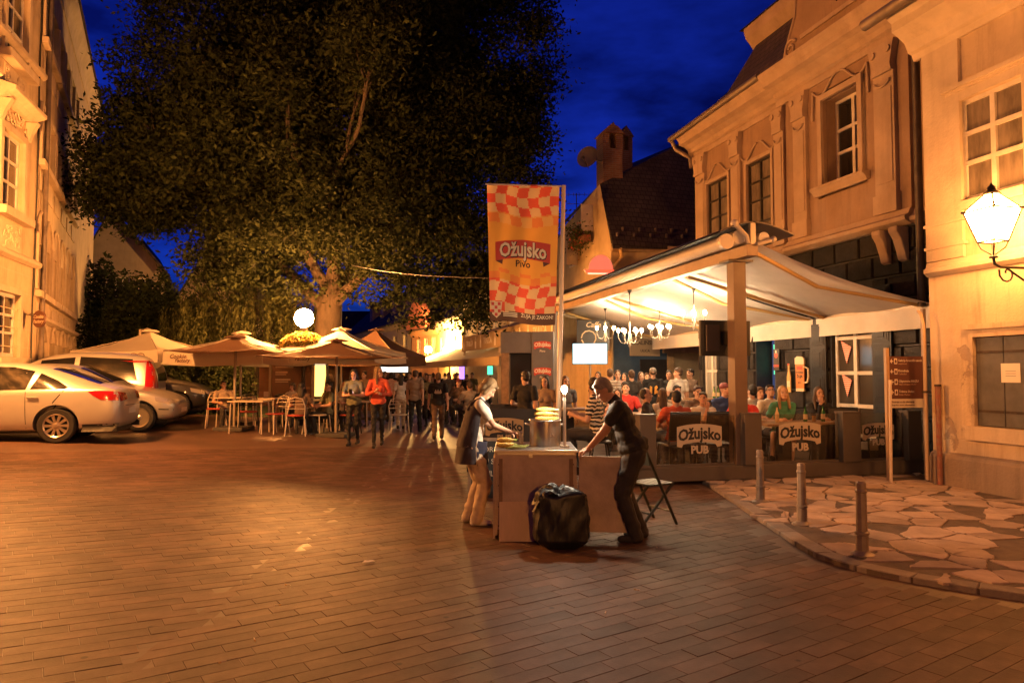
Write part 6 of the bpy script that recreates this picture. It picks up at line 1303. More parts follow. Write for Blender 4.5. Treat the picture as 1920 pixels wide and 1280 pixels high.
SKIN, TOP, BOT, SHOE, EYE, LIP, BROW, TRIM = range(8)
def ik(a, t, l1, l2, pole):
    a, t = Vector(a), Vector(t); d = t - a; L_ = min(d.length, (l1 + l2) * .995); d.normalize(); x = (l1 * l1 - l2 * l2 + L_ * L_) / (2 * L_); h = math.sqrt(max(0, l1 * l1 - x * x)); p = Vector(pole); p = (p - d * p.dot(d)).normalized()
    return a + d * x + p * h, a + d * L_
def hand(pr, wr, d, palm_n, curl=.5, side=1, s=1.):
    """palm, four fingers of unequal length and a thumb; d: direction of the fingers, palm_n: where the palm looks"""
    d = Vector(d).normalized(); nrm = Vector(palm_n); nrm = (nrm - d * nrm.dot(d)).normalized(); ac = d.cross(nrm) * side
    kn = wr + d * .085 * s; pr.append(('c', tuple(wr + d * .02), tuple(wr + d * .07 * s), .036 * s, .042 * s, SKIN, (tuple(nrm), .45)))
    for k, (o_, l_) in enumerate(((-.030, .066), (-.010, .078), (.010, .074), (.029, .058))):
        b0 = kn + ac * o_ * s; d1_2 = (d * math.cos(curl) + nrm * math.sin(curl)); d2_2 = (d * math.cos(curl * 2.3) + nrm * math.sin(curl * 2.3)); m_ = b0 + d1_2 * l_ * .52 * s; e = m_ + d2_2 * l_ * .5 * s
        pr.append(('c', tuple(b0 - d * .02), tuple(m_), .0098 * s, .0092 * s, SKIN)); pr.append(('c', tuple(m_), tuple(e), .0092 * s, .0082 * s, SKIN))
    tb = wr + d * .03 * s - ac * .032 * s; tm = tb + (d * .6 - ac * .6 + nrm * .35).normalized() * .042 * s; pr.append(('c', tuple(tb), tuple(tm), .013 * s, .0115 * s, SKIN)); pr.append(('c', tuple(tm), tuple(tm + (d + nrm * .5).normalized() * .032 * s), .0112 * s, .0095 * s, SKIN))
def rot_head(yaw, pitch, roll=0): return Matrix.Rotation(R(yaw), 3, 'Z') @ Matrix.Rotation(R(pitch), 3, 'X') @ Matrix.Rotation(R(roll), 3, 'Y')
_BODY = {}
def body(key, hip=(0, 0, .94), lean=2, side=0, twist=0, yaw=0, pitch=0, rh=(.26, .06, .82), lh=(-.26, .06, .82), rf=(.10, .05, 0), lf=(-.10, .0, 0), fem=False, sleeve='short', legs='long', rpole=(.5, -1, -.2), lpole=(-.5, -1, -.2), knee=(0, 1, .1), rkn=None, lkn=None, curl=.5, vox=.0105, neck=0., stout=1.0, rpalm=(-1, 0, 0), lpalm=(1, 0, 0), rdir=None, ldir=None, footdir=(0, 1, 0), skirt=False, shoe_h=0., rfd=None, lfd=None, collar=False, trw=1.):
    if key in _BODY: return _BODY[key]
    hip = Vector(hip); TM = Matrix.Rotation(R(twist), 3, 'Z') @ Matrix.Rotation(R(-lean), 3, 'X') @ Matrix.Rotation(R(side), 3, 'Y'); Uu, Ff, Rr = TM @ Vector((0, 0, 1)), TM @ Vector((0, 1, 0)), TM @ Vector((1, 0, 0)); pr = []
    sw_ = .162 if fem else .185; sc_ = hip + Uu * .49; st = stout; Rh = Matrix.Rotation(R(twist), 3, 'Z') @ Vector((1, 0, 0)) * .4 + Rr * .6; Rh = Rr
    pr.append(('e', tuple(hip + Uu * .02), ((.175 if fem else .163) * st, .118 * st, .125), TM, BOT)); pr.append(('e', tuple(hip + Uu * .17 + Ff * .008), ((.135 if fem else .150) * st, .102 * st, .15), TM, TOP)); pr.append(('e', tuple(hip + Uu * .35 + Ff * .004), ((.150 if fem else .166) * st, .108 * st, .18), TM, TOP))
    if not fem: pr.append(('e', tuple(hip + Uu * .04), (.180 * st, .138 * st, .12), TM, TOP))
    if fem:
        for s in (-1, 1): pr.append(('e', tuple(hip + Uu * .34 + Ff * .085 + Rr * s * .065), (.062, .06, .062), TM, TOP))
    pr.append(('c', tuple(hip + Uu * .07 - Rr * .04), tuple(hip + Uu * .07 + Rr * .04), .13 * st, .13 * st, TOP, (tuple(Ff), .88)))
    pr.append(('c', tuple(sc_ - Rr * (sw_ - .02)), tuple(sc_ + Rr * (sw_ - .02)), .062, .062, TOP)); pr.append(('c', tuple(sc_ - Rr * .05 + Uu * .02), tuple(sc_ + Rr * .05 + Uu * .02), .075, .075, TOP, (tuple(Ff), .8)))
    nb = sc_ + Uu * .03; HM = rot_head(yaw, pitch); nd_ = (Uu + Vector((0, 0, 1)) * .4 + HM @ Vector((0, 0, .3)) + Ff * neck).normalized(); hc = nb + nd_ * .185
    pr.append(('c', tuple(nb - Uu * .02), tuple(hc - nd_ * .06), .058 if not fem else .050, .054 if not fem else .046, SKIN))
    if collar: pr.append(('c', tuple(nb - Uu * .01), tuple(nb + nd_ * .035), .072, .066, TOP))
    H = lambda x, y, z: tuple(hc + HM @ Vector((x, y, z)) * .95)
    pr.append(('e', H(0, -.012, .03), (.073, .094, .1), HM, SKIN)); pr.append(('e', H(0, .03, -.04), (.057, .06, .075), HM, SKIN)); pr.append(('c', H(-.02, .062, -.095), H(.02, .062, -.095), .026, .026, SKIN))
    pr.append(('c', H(0, .086, .012), H(0, .112, -.028), .009, .0145, SKIN)); pr.append(('c', H(-.03, .078, .026), H(.03, .078, .026), .012, .012, SKIN)); pr.append(('c', H(-.016, .086, -.068), H(.016, .086, -.068), .0105, .0105, SKIN))
    for s in (-1, 1): pr.append(('e', H(s * .076, -.008, -.012), (.010, .022, .032), HM, SKIN)); pr.append(('e', H(s * .036, .062, -.03), (.024, .025, .028), HM, SKIN))
    for s, hx, pole, palm, hd_ in ((1, rh, rpole, rpalm, rdir), (-1, lh, lpole, lpalm, ldir)):
        sh = sc_ + Rr * s * sw_; el, wr = ik(sh, hx, .29, .26, pole); ar = .047 if not fem else .040
        pr.append(('c', tuple(sh), tuple(el), ar, ar * .84, SKIN)); pr.append(('c', tuple(el), tuple(wr), ar * .86, ar * .60, SKIN))
        if sleeve == 'short': pr.append(('c', tuple(sh), tuple(sh.lerp(el, .58)), ar + .018, ar + .016, TOP))
        elif sleeve == 'long': pr.append(('c', tuple(sh), tuple(el), ar + .016, ar + .008, TOP)); pr.append(('c', tuple(el), tuple(el.lerp(wr, .9)), ar + .006, ar * .8, TOP))
        else: pr.append(('c', tuple(sh), tuple(sh.lerp(el, .08)), ar + .012, ar + .008, TOP))
        hand(pr, wr, hd_ or (wr - el), palm, curl, s, .96 if not fem else .88)
    for s, ft, kn_, fdd in ((1, rf, rkn or knee, rfd or footdir), (-1, lf, lkn or knee, lfd or footdir)):
        hj = hip + Rh * s * .092 - Vector((0, 0, .02)); an_ = Vector(ft) + Vector((0, 0, .085 + shoe_h)); kn, an_ = ik(hj, an_, .44, .425, kn_); th = .083 if not fem else .085
        skin_leg = SKIN if legs in ('short', 'none') else BOT
        if legs == 'long':
            pr.append(('c', tuple(hj), tuple(kn), (th + .008) * st * (.5 + .5 * trw), .068 * trw, BOT)); pr.append(('c', tuple(kn), tuple(an_ - Vector((0, 0, .02))), .068 * trw, (.060 if not fem else .056) * trw, BOT))
        elif legs == 'slim':
            pr.append(('c', tuple(hj), tuple(kn), th * .98, .052, BOT)); pr.append(('c', tuple(kn), tuple(kn.lerp(an_, .92)), .054, .036, BOT)); pr.append(('c', tuple(kn), tuple(an_), .05, .030, SKIN))
        else:
            pr.append(('c', tuple(hj), tuple(kn), th * .9, .05, SKIN)); pr.append(('c', tuple(kn), tuple(an_), .052, .032, SKIN)); pr.append(('c', tuple(hj), tuple(hj.lerp(kn, .85 if legs == 'short' else .6)), th * 1.06, .082, BOT))
        fd = Vector(fdd).normalized(); hl_ = an_ - fd * .035 - Vector((0, 0, .045)); to = hl_ + fd * .19; pr.append(('c', tuple(hl_), tuple(to + Vector((0, 0, -.008 - shoe_h * .8))), .042, .036, SHOE)); pr.append(('c', tuple(hl_ + Vector((0, 0, .03))), tuple(an_ + fd * .02), .042, .040, SHOE))
    HMn = np.array(HM); hcn = np.array(hc)
    def post(cen, lab):
        q = (cen - hcn) @ HMn / .95; f_ = (lab == SKIN) & (np.abs(q[:, 2]) < .16) & (q[:, 1] > .035)
        for s in (-1, 1):
            e = ((q[:, 0] - s * .033) / .017) ** 2 + ((q[:, 2] - .004) / .0085) ** 2 < 1; lab[f_ & e] = EYE
            e = ((q[:, 0] - s * .034) / .024) ** 2 + ((q[:, 2] - .030) / .0065) ** 2 < 1; lab[f_ & e] = BROW
        e = (q[:, 0] / .027) ** 2 + ((q[:, 2] + .068) / .0095) ** 2 < 1; lab[f_ & e] = LIP
        return lab
    me = blob(pr, vox, 2, post); _BODY[key] = (me, hc, HM); return _BODY[key]
_HAIR = {}
I3 = Matrix.Identity(3)
def hairmesh(style):
    if style in _HAIR: return _HAIR[style]
    p = [('e', (0, -.020, .046), (.084, .098, .099), I3, 0)]
    if style == 'short': p += [('e', (0, -.045, -.01), (.079, .066, .07), I3, 0), ('c', (-.05, .058, .09), (.05, .06, .092), .022, .022, 0)]
    if style == 'balding': p = [('e', (0, -.030, .035), (.083, .089, .099), I3, 0), ('e', (0, -.05, -.01), (.081, .06, .07), I3, 0)]
    if style in ('long', 'longwave'):
        for s in (-1, 1):
            w_ = .02 if style == 'longwave' else 0; p += [('c', (s * .062, .012, .06), (s * (.078 + w_), .0, -.10), .026, .032, 0), ('c', (s * (.078 + w_), .0, -.10), (s * .088, .035, -.27), .034, .022, 0)]
        p += [('c', (0, -.06, .03), (0, -.075, -.2), .075, .085, 0, ((0, 1, 0), .55)), ('c', (0, -.075, -.2), (0, -.07, -.30), .085, .06, 0, ((0, 1, 0), .5))]
    if style == 'bob':
        for s in (-1, 1): p += [('c', (s * .064, .0, .05), (s * .074, -.005, -.075), .028, .032, 0)]
        p += [('e', (0, -.05, -.03), (.082, .062, .085), I3, 0), ('c', (-.05, .066, .075), (.045, .07, .08), .024, .024, 0)]
    if style == 'tail': p += [('c', (0, -.11, .06), (0, -.16, -.05), .03, .034, 0), ('c', (0, -.16, -.05), (0, -.15, -.2), .034, .015, 0), ('e', (0, -.04, .0), (.079, .066, .07), I3, 0)]
    if style == 'bun': p += [('e', (0, -.09, .11), (.045, .045, .045), I3, 0), ('e', (0, -.045, -.005), (.078, .062, .06), I3, 0)]
    if style == 'cap': p = [('e', (0, -.012, .055), (.089, .106, .082), I3, 0), ('c', (-.035, .105, .048), (.035, .105, .048), .05, .05, 0, ((0, 0, 1), .18)), ('e', (0, -.045, .0), (.079, .06, .06), I3, 1)]
    me = blob(p, .0085, 2, None, 'hair'); _HAIR[style] = me; return me
skins = [M('skin_%d' % i, c, .55, spec=.35) for i, c in enumerate(((.52, .30, .20), (.44, .24, .15), (.58, .36, .26)))]
eye_m = M('eye_dark', (.03, .02, .015), .3); lip_m = M('lips', (.36, .13, .10), .5); hairm = {k: M('hair_' + k, c, .6, noise=.45, scale=30, streak=True, bump=.4, bscale=90) for k, c in {'black': (.018, .013, .010), 'brown': (.07, .036, .018), 'blonde': (.42, .27, .11), 'grey': (.22, .19, .16), 'fair': (.20, .12, .05), 'navy': (.02, .022, .035), 'red': (.18, .03, .03)}.items()}
def cl(nm, c, r_=.85): return M('cloth_' + nm, c, r_, noise=.22, scale=9, bump=.25, bscale=14)
CL = {k: cl(k, c) for k, c in {'black': (.014, .013, .013), 'white': (.62, .57, .50), 'red': (.50, .035, .025), 'orange': (.60, .10, .04), 'coral': (.62, .105, .055), 'blue': (.025, .055, .20), 'tan': (.30, .22, .15), 'brown': (.12, .075, .05), 'olive': (.16, .165, .10), 'grey': (.16, .14, .13), 'jeans': (.045, .05, .07), 'khaki': (.52, .42, .30), 'navy': (.02, .022, .05), 'pink': (.5, .3, .24), 'dark': (.03, .026, .024)}.items()}
CL['zebra'] = stripes('zebra_cloth', (.012, .012, .012), (.6, .5, .36), 5.5, 2, .85, 3.5); CL['stripe'] = stripes('navy_stripe_cloth', (.03, .03, .04), (.6, .55, .48), 9, 2); CL['green'] = stripes('green_stripe_cloth', (.05, .22, .13), (.09, .30, .19), 14, 2)
def person(label, loc, rz, bkey, top='black', bot='jeans', hair=('short', 'black'), skin=0, shoe='dark', scale=1., group=None):
    me, hc, HM = body(bkey) if isinstance(bkey, str) else bkey
    t = thing('person', label, 'person', loc, rz, group); t.scale = (scale,) * 3
    b_ = link('body', me, t)
    if not me.materials:
        for i in range(8): me.materials.append(skins[0])
    for i, m_ in enumerate((skins[skin], CL[top], CL[bot], CL[shoe] if isinstance(shoe, str) else shoe, eye_m, lip_m, hairm[hair[1] if hair else 'grey'], CL[top])):
        b_.material_slots[i].link = 'OBJECT'; b_.material_slots[i].material = m_
    if hair:
        hm = hairmesh(hair[0]); h = link('hair', hm, t)
        if not hm.materials: hm.materials.append(hairm['black']); hm.materials.append(hairm['brown'])
        for i in range(2): h.material_slots[i].link = 'OBJECT'; h.material_slots[i].material = hairm[hair[1]] if i == 0 or hair[0] != 'cap' else hairm['brown']
        h.matrix_local = Matrix.Translation(hc) @ HM.to_4x4() @ Matrix.Scale(.95, 4)
    return t
SE = dict(hip=(0, 0, .50), rf=(.13, .38, 0), lf=(-.13, .36, 0), knee=(0, .5, 1))
body('stand', sleeve='short'); body('stand_f', fem=True, sleeve='short', legs='slim', rh=(.22, .18, .95), lh=(-.24, .05, .82)); body('walk', rf=(.09, .26, .0), lf=(-.09, -.24, .03), rh=(.27, -.12, .84), lh=(-.27, .2, .86), lean=4, legs='long'); body('walk_f', fem=True, rf=(.08, .2, 0), lf=(-.08, -.2, .03), rh=(.24, .12, .9), lh=(-.24, -.1, .84), legs='long', sleeve='short'); body('stand_turn', yaw=60, lh=(-.2, .25, 1.1), rh=(.25, .05, .82))
body('drink', lh=(-.12, .28, 1.22), rh=(.24, .1, .84), yaw=-25, lean=3)
body('sit', **SE, lean=-4, rh=(.2, .3, .72), lh=(-.2, .3, .72), yaw=10, pitch=4); body('sit_f', **SE, fem=True, lean=4, rh=(.18, .32, .76), lh=(-.16, .34, .76), yaw=-8, legs='slim'); body('sit_up', **SE, lean=2, pitch=22, rh=(.2, .32, .76), lh=(-.22, .3, .74), yaw=-12)
body('sit_chin', **SE, lean=10, pitch=14, yaw=-20, lh=(-.05, .22, 1.02), rh=(.2, .32, .76), lpole=(-.3, -.6, -1), lpalm=(.3, -1, .2)); body('sit_side', **SE, lean=8, yaw=-62, pitch=8, rh=(.2, .34, .78), lh=(-.12, .36, .78)); body('sit_cross', **SE, lean=4, pitch=6, yaw=8, rh=(-.08, .26, .80), lh=(.1, .28, .78))
body('sit_mouth_f', **SE, fem=True, lean=8, pitch=6, yaw=18, rh=(.0, .24, 1.03), lh=(-.12, .34, .77), rpole=(.5, -.5, -1), rpalm=(0, -1, .3), sleeve='long'); body('sit_blonde', hip=(0, 0, .52), rf=(.34, .62, .1), lf=(-.05, .36, 0), rkn=(.2, .6, 1), lkn=(0, .5, 1), fem=True, lean=12, pitch=10, yaw=4, rh=(.16, .34, .77), lh=(.02, .36, .77), sleeve='short', legs='none', rfd=(.6, .8, -.1))
body('sit_back_lean', **SE, lean=-10, rh=(.2, .26, .7), lh=(-.22, .26, .7), pitch=10)
CR = 'street crowd'; TG = 'guests on the pub terrace'
def ps(label, px, Y, rzdeg, pose, top, bot='jeans', hair=('short', 'black'), skin=0, dz=None, hy=None, group=TG, shoe='dark'):
    """px, Y place the figure; hy: pixel row of the top of the head, from which the size follows"""
    p = gx(px, Y); p.z = dz if dz is not None else p.z; sc_ = 1.
    if hy is not None:
        zt_2 = at(px, hy, Y).z - p.z; me, hc, HM = body(pose); sc_ = max(.86, min(1.1, zt_2 / (hc.z + .135)))
    me, hc, HM = body(pose); c, s = math.cos(R(rzdeg)), math.sin(R(rzdeg)); p.x -= (c * hc.x - s * hc.y) * sc_; p.y -= (s * hc.x + c * hc.y) * sc_
    return person(label, p, R(rzdeg), pose, top, bot, hair, skin, shoe, sc_, group)
Z = ZF
ps('man in black T-shirt seen from behind with orange print and cap at the terrace bar', 1224, 15.6, -8, 'stand', 'black', 'jeans', ('cap', 'grey'), 0, Z, 688)
ps('man in white T-shirt seen from behind at the terrace bar', 1271, 15.0, 20, 'stand_turn', 'white', 'jeans', ('short', 'brown'), 0, Z, 688)
ps('man in dark shirt turned to the white T-shirt', 1294, 16.2, 115, 'stand', 'brown', 'jeans', ('short', 'black'), 1, Z, 690)
ps('man with hand at his mouth between the cap and the white T-shirt', 1254, 16.8, 190, 'drink', 'dark', 'jeans', ('short', 'black'), 1, Z, 693)
ps('person in navy and white striped polo seen from behind', 1144, 15.2, -20, 'stand', 'stripe', 'jeans', ('balding', 'brown'), 0, Z, 690)
ps('smiling woman facing the striped polo', 1158, 16.3, 175, 'stand_f', 'pink', 'dark', ('tail', 'brown'), 2, Z, 693)
ps('dark haired woman standing beside the smiling woman', 1171, 17.0, 150, 'stand_f', 'black', 'dark', ('long', 'black'), 0, Z, 698)
ps('man in dark jacket with blue collar seen from behind', 1184, 15.4, 0, 'stand', 'dark', 'jeans', ('short', 'brown'), 0, Z, 693)
ps('fair woman in pale top looking toward the square', 1202, 16.4, 185, 'stand_f', 'pink', 'dark', ('long', 'brown'), 2, Z, 696)
ps('man half hidden behind the capped man', 1213, 17.4, 180, 'stand', 'white', 'jeans', ('short', 'brown'), 0, Z, 698)
ps('woman near the blue shop at the left of the terrace bar', 1121, 16.6, 160, 'stand_f', 'dark', 'dark', ('long', 'brown'), 0, Z, 696)
ps('smiling bearded man in red T-shirt', 1173, 14.6, 172, 'sit_back_lean', 'red', 'jeans', ('short', 'black'), 0, Z, 716)
ps('small seated woman left of the red T-shirt', 1158, 14.2, 165, 'sit_f', 'pink', 'dark', ('long', 'brown'), 0, Z, 728)
ps('man in black V neck with receding hair in profile', 1211, 12.0, 250, 'sit', 'black', 'jeans', ('balding', 'black'), 1, Z, 726)
ps('woman with brown hair and white top seen from behind', 1241, 12.4, 10, 'sit_f', 'white', 'jeans', ('long', 'brown'), 0, Z, 727)
ps('man in orange shirt with black print seen from behind', 1267, 11.15, -4, 'sit', 'orange', 'jeans', ('short', 'black'), 0, Z, 731)
ps('man peering over the orange shirt', 1269, 13.4, 178, 'sit', 'tan', 'jeans', ('short', 'black'), 0, Z, 721)
ps('man with sunglasses on his head in brown T-shirt', 1307, 13.0, 185, 'sit', 'brown', 'jeans', ('short', 'brown'), 2, Z, 722)
ps('man in white T-shirt holding his chin and looking up', 1317, 11.9, 178, 'sit_chin', 'white', 'jeans', ('short', 'black'), 1, Z, 734)
ps('man in blue T-shirt and red cap with folded arms', 1358, 12.8, 190, 'sit_cross', 'blue', 'jeans', ('cap', 'red'), 0, Z, 716)
ps('person in red T-shirt half hidden by the awning column', 1392, 11.7, 150, 'sit', 'red', 'jeans', ('short', 'black'), 1, Z, 728)
ps('dark haired man seen from behind right of the column', 1409, 13.0, 12, 'sit', 'white', 'jeans', ('short', 'black'), 0, Z, 720)
ps('ruddy man facing the square right of the column', 1424, 13.6, 182, 'sit', 'navy', 'jeans', ('short', 'brown'), 1, Z, 724)
ps('man with glasses and white shirt', 1443, 12.6, 190, 'sit_up', 'white', 'jeans', ('short', 'black'), 0, Z, 720)
ps('blonde woman in green striped top with crossed legs', 1467, 11.75, 176, 'sit_blonde', 'green', 'green', ('long', 'blonde'), 2, Z, 722, shoe='dark')
ps('brunette in black with her hand at her mouth', 1534, 12.0, 165, 'sit_mouth_f', 'black', 'dark', ('longwave', 'brown'), 0, Z, 724)
ps('woman in zebra striped top leaning to the left', 1112, 10.9, 75, 'sit_side', 'zebra', 'dark', ('tail', 'black'), 1, .12, 706)
ps('broad man in black shirt seen from behind by the kiosk', 985, 12.2, -30, 'stand_turn', 'black', 'dark', ('short', 'black'), 0, 0, 694)
ps('woman with headband facing the man in black', 1022, 13.0, 160, 'stand_f', 'tan', 'dark', ('long', 'black'), 0, 0, 704)
ps('grey hooded figure behind the banner pole', 1060, 13.0, 200, 'stand', 'grey', 'dark', ('long', 'brown'), 0, 0, 706)
# street crowd
for a in (('woman in white top and pale trousers walking away', 752, 19.5, 8, 'walk_f', 'white', 'khaki', ('long', 'black'), 0, 703), ('broad man in tan shirt walking away', 779, 18.6, -6, 'walk', 'tan', 'black', ('short', 'brown'), 0, 693), ('man in black printed T-shirt walking away', 822, 17.0, 4, 'walk', 'black', 'brown', ('short', 'brown'), 0, 698), ('woman in pale top beside the parasols', 734, 22.0, 30, 'stand_f', 'pink', 'dark', ('bob', 'black'), 0, 706), ('dark figure left of the tan shirt', 768, 23., 170, 'stand', 'dark', 'dark', ('short', 'black'), 0, 697), ('dark haired man right of the tan shirt', 800, 24., 190, 'stand', 'black', 'dark', ('short', 'black'), 1, 700), ('fair woman between the two men walking away', 806, 21., 170, 'stand_f', 'olive', 'dark', ('long', 'fair'), 0, 707), ('man behind the black printed T-shirt', 841, 26., 180, 'stand', 'grey', 'jeans', ('short', 'brown'), 0, 698), ('far walker in pale shirt', 788, 30., 0, 'walk', 'white', 'jeans', ('short', 'black'), 0, 700), ('far walker under the plain awning', 852, 31., 180, 'walk', 'tan', 'jeans', ('short', 'brown'), 0, 700), ('woman with dark bun behind the woman in coral', 683, 19.8, 160, 'stand_f', 'tan', 'dark', ('bun', 'black'), 0, 704), ('distant man under the plain awning post', 875, 28., 175, 'stand', 'dark', 'jeans', ('short', 'black'), 0, 703), ('standing man beside the lit light box', 722, 25., 200, 'stand', 'black', 'jeans', ('short', 'brown'), 0, 702)):
    ps(a[0], a[1], a[2], a[3], a[4], a[5], a[6], a[7], a[8], None, a[9], CR)
for a in (('seated man in tan jacket under the street awning', 880, 20.5, 20, 'sit', 'tan', 'dark', ('short', 'brown'), 1, 714), ('seated capped man under the street awning', 860, 22.5, 150, 'sit', 'brown', 'dark', ('cap', 'red'), 0, 709), ('seated woman in black at the awning edge', 905, 18.5, 30, 'sit_f', 'black', 'dark', ('long', 'black'), 0, 716)):
    q = ps(a[0], a[1], a[2], a[3], a[4], a[5], a[6], a[7], a[8], None, a[9], CR)
rc = random.Random(21)
for i in range(16):                                     # far walkers nobody can tell apart
    ps('small distant walker in the packed far end of the street', 728 + i * 10.5 + rc.uniform(-4, 4), rc.uniform(27, 40), rc.choice([0, 10, 170, 190]), rc.choice(['walk', 'stand', 'walk_f', 'stand_f']), rc.choice(['black', 'white', 'tan', 'grey', 'brown', 'pink', 'olive']), rc.choice(['jeans', 'dark', 'black']), (rc.choice(['short', 'long', 'bob']), rc.choice(['black', 'brown', 'fair'])), rc.randrange(3), None, rc.uniform(697, 706), 'distant walkers')
# cafe sitters under the parasols
for a in (('sitter in pale top at the left cafe table', 420, 17.5, 215, 'sit', 'tan', 'dark', ('short', 'black'), 0, 717), ('sitter with long dark hair and brown jacket seen from behind', 566, 16.6, 12, 'sit_f', 'brown', 'dark', ('longwave', 'black'), 0, 716), ('man in dark shirt seated left of the parasol pole', 617, 17.2, 130, 'sit', 'olive', 'dark', ('short', 'black'), 0, 714), ('woman in pale top beside the dark haired sitter', 549, 18.6, 170, 'sit_f', 'white', 'dark', ('bob', 'black'), 0, 726), ('woman in white seated behind the phone woman', 648, 17.9, 160, 'sit_f', 'white', 'dark', ('bun', 'black'), 2, 712)):
    ps(a[0], a[1], a[2], a[3], a[4], a[5], a[6], a[7], a[8], None, a[9], 'cafe sitters')
# chairs or stools below the seated terrace guests
sg_ = [o for o in C.objects if o.get('category') == 'person' and o.get('group') in (TG, CR, 'cafe sitters')]
for o in list(sg_):
    bm_ = o.children[0].data.name; k = [n_ for n_, v in _BODY.items() if v[0].name == bm_]
    if k and k[0].startswith('sit'):
        lb = o['label']; short = ' '.join(lb.split()[:12])
        if 'orange shirt with' in lb or 'holding his chin' in lb or 'brown jacket seen' in lb or 'pale top at the left' in lb: continue
        p = o.location.copy(); st = thing('bar_stool', 'dark stool under the ' + short, 'stool', p, o.rotation_euler.z, 'dark stools'); st.scale = o.scale
        part('seat', [black_pl], st, lambda b: b.lathe([(.001, .385), (.17, .385), (.18, .395), (.17, .41), (.001, .41)], 14), True)
        for sx, sy in ((1, 1), (1, -1), (-1, 1), (-1, -1)): part('leg', [black_fr], st, lambda b: b.tube([(sx * .1, sy * .1, .385), (sx * .15, sy * .15, 0)], .013, 5))
# the two women walking toward the square
body('phone_f', fem=True, lean=2, pitch=-22, rh=(.06, .27, 1.17), lh=(-.06, .27, 1.17), rpole=(.8, -.3, -1), lpole=(-.8, -.3, -1), rf=(.08, .14, 0), lf=(-.08, -.08, .02), sleeve='short', legs='slim', curl=.7, rpalm=(-.6, -.6, .4), lpalm=(.6, -.6, .4), rdir=(-.35, .4, .6), ldir=(.35, .4, .6), vox=.0085, stout=1.08)
body('coral_f', fem=True, lean=2, yaw=55, pitch=-2, rh=(.05, .26, 1.22), lh=(-.08, .24, 1.16), rpole=(.8, -.3, -1), lpole=(-.8, -.3, -1), rf=(.07, .2, 0), lf=(-.07, -.18, .03), sleeve='long', legs='slim', curl=.7, rdir=(-.4, .2, .7), ldir=(.5, .3, .5), vox=.0085)
w1_ = ps('woman in olive blouse looking down at her lit phone', 664, 15.0, 180, 'phone_f', 'olive', 'black', ('longwave', 'black'), 2, None, 691, 'two women walking')
w2_ = ps('woman in coral jacket and glasses walking beside her', 710, 14.9, 186, 'coral_f', 'coral', 'black', ('long', 'fair'), 0, None, 686, 'two women walking')
ph = thing('phone', 'lit phone held by the woman in the olive blouse', 'phone', w1_.location + Matrix.Rotation(R(180), 3, 'Z') @ Vector((0, .355, 1.255)) * w1_.scale[0], R(180))
part('case', [black_pl], ph, lambda b: (setattr(b, 'T', Matrix.Rotation(R(-38), 4, 'X')), b.box(-.036, .036, 0, .008, -.07, .07)), bevel=.003); part('screen', [glow('phone_glow', (.65, .75, 1.), 22)], ph, lambda b: (setattr(b, 'T', Matrix.Rotation(R(-38), 4, 'X')), b.box(-.032, .032, -.0025, -.0005, -.062, .062)))
gls = body('coral_f'); gm = Matrix.Translation(gls[1]) @ gls[2].to_4x4()
part('glasses', [black_fr], w2_, lambda b: (setattr(b, 'T', gm), b.tube([(.033 + .022 * math.cos(k), .094, .004 + .017 * math.sin(k)) for k in [i * .63 for i in range(11)]], .003, 5), b.tube([(-.033 + .022 * math.cos(k), .094, .004 + .017 * math.sin(k)) for k in [i * .63 for i in range(11)]], .003, 5), b.tube([(.055, .09, .008), (.076, 0, .008)], .003, 5), b.tube([(-.055, .09, .008), (-.076, 0, .008)], .003, 5)))

# prints and glasses that single out some of the guests
def find(lb): return [o for o in C.objects if o.get('label', '').startswith(lb)][0]
def back_print(lb, key, mat, shapes, dy=-.137):
    o = find(lb); me, hc, HM = body(key); hip = 0.5 if key.startswith('sit') else .94
    for sh_ in shapes: part('shirt_print', [mat], o, lambda b: b.prism([(x, hip + z) for x, z in sh_], dy, dy + .012))
back_print('man in black T-shirt seen from behind', 'stand', M('print_orange', (.55, .26, .04), .8), ([(-.09, .22), (-.03, .22), (-.03, .38), (-.08, .40)], [(.02, .20), (.10, .24), (.09, .30), (.06, .30), (.10, .36), (.08, .41), (.03, .38)]))
back_print('man in orange shirt with black print', 'sit', M('print_black', (.02, .015, .01), .8), ([(-.05, .30), (.0, .36), (.06, .40), (.03, .34), (.07, .30), (.01, .31), (-.02, .24)], [(-.06, .38), (-.02, .40), (-.03, .36)]), -.150)
back_print('man in black printed T-shirt', 'walk', M('print_pale', (.45, .38, .28), .8), ([(-.10, .30), (-.06, .40), (-.03, .33), (.0, .40), (.03, .33), (.07, .40), (.10, .30), (.06, .28), (-.06, .28)],), -.150)
def specs(lb, key, up=0., mat=None):
    o = find(lb); me, hc, HM = body(key); T_ = Matrix.Translation(hc) @ HM.to_4x4()
    def f(b):
        b.T = T_
        for s in (-1, 1):
            b.tube([(s * .033 + .022 * math.cos(k), .097 - up * .35, .004 + up + .017 * math.sin(k)) for k in [i * .63 for i in range(11)]], .0035, 5); b.tube([(s * .055, .09 - up * .35, .008 + up), (s * .084, 0, .008 + up * .7)], .0035, 5)
        b.tube([(-.012, .1 - up * .35, .008 + up), (.012, .1 - up * .35, .008 + up)], .003, 5)
    part('glasses', [mat or black_fr], o, f)
specs('man with sunglasses on his head', 'sit', .075, M('blue_sunglasses', (.02, .03, .2), .2)); specs('man with glasses and white shirt', 'sit_up')
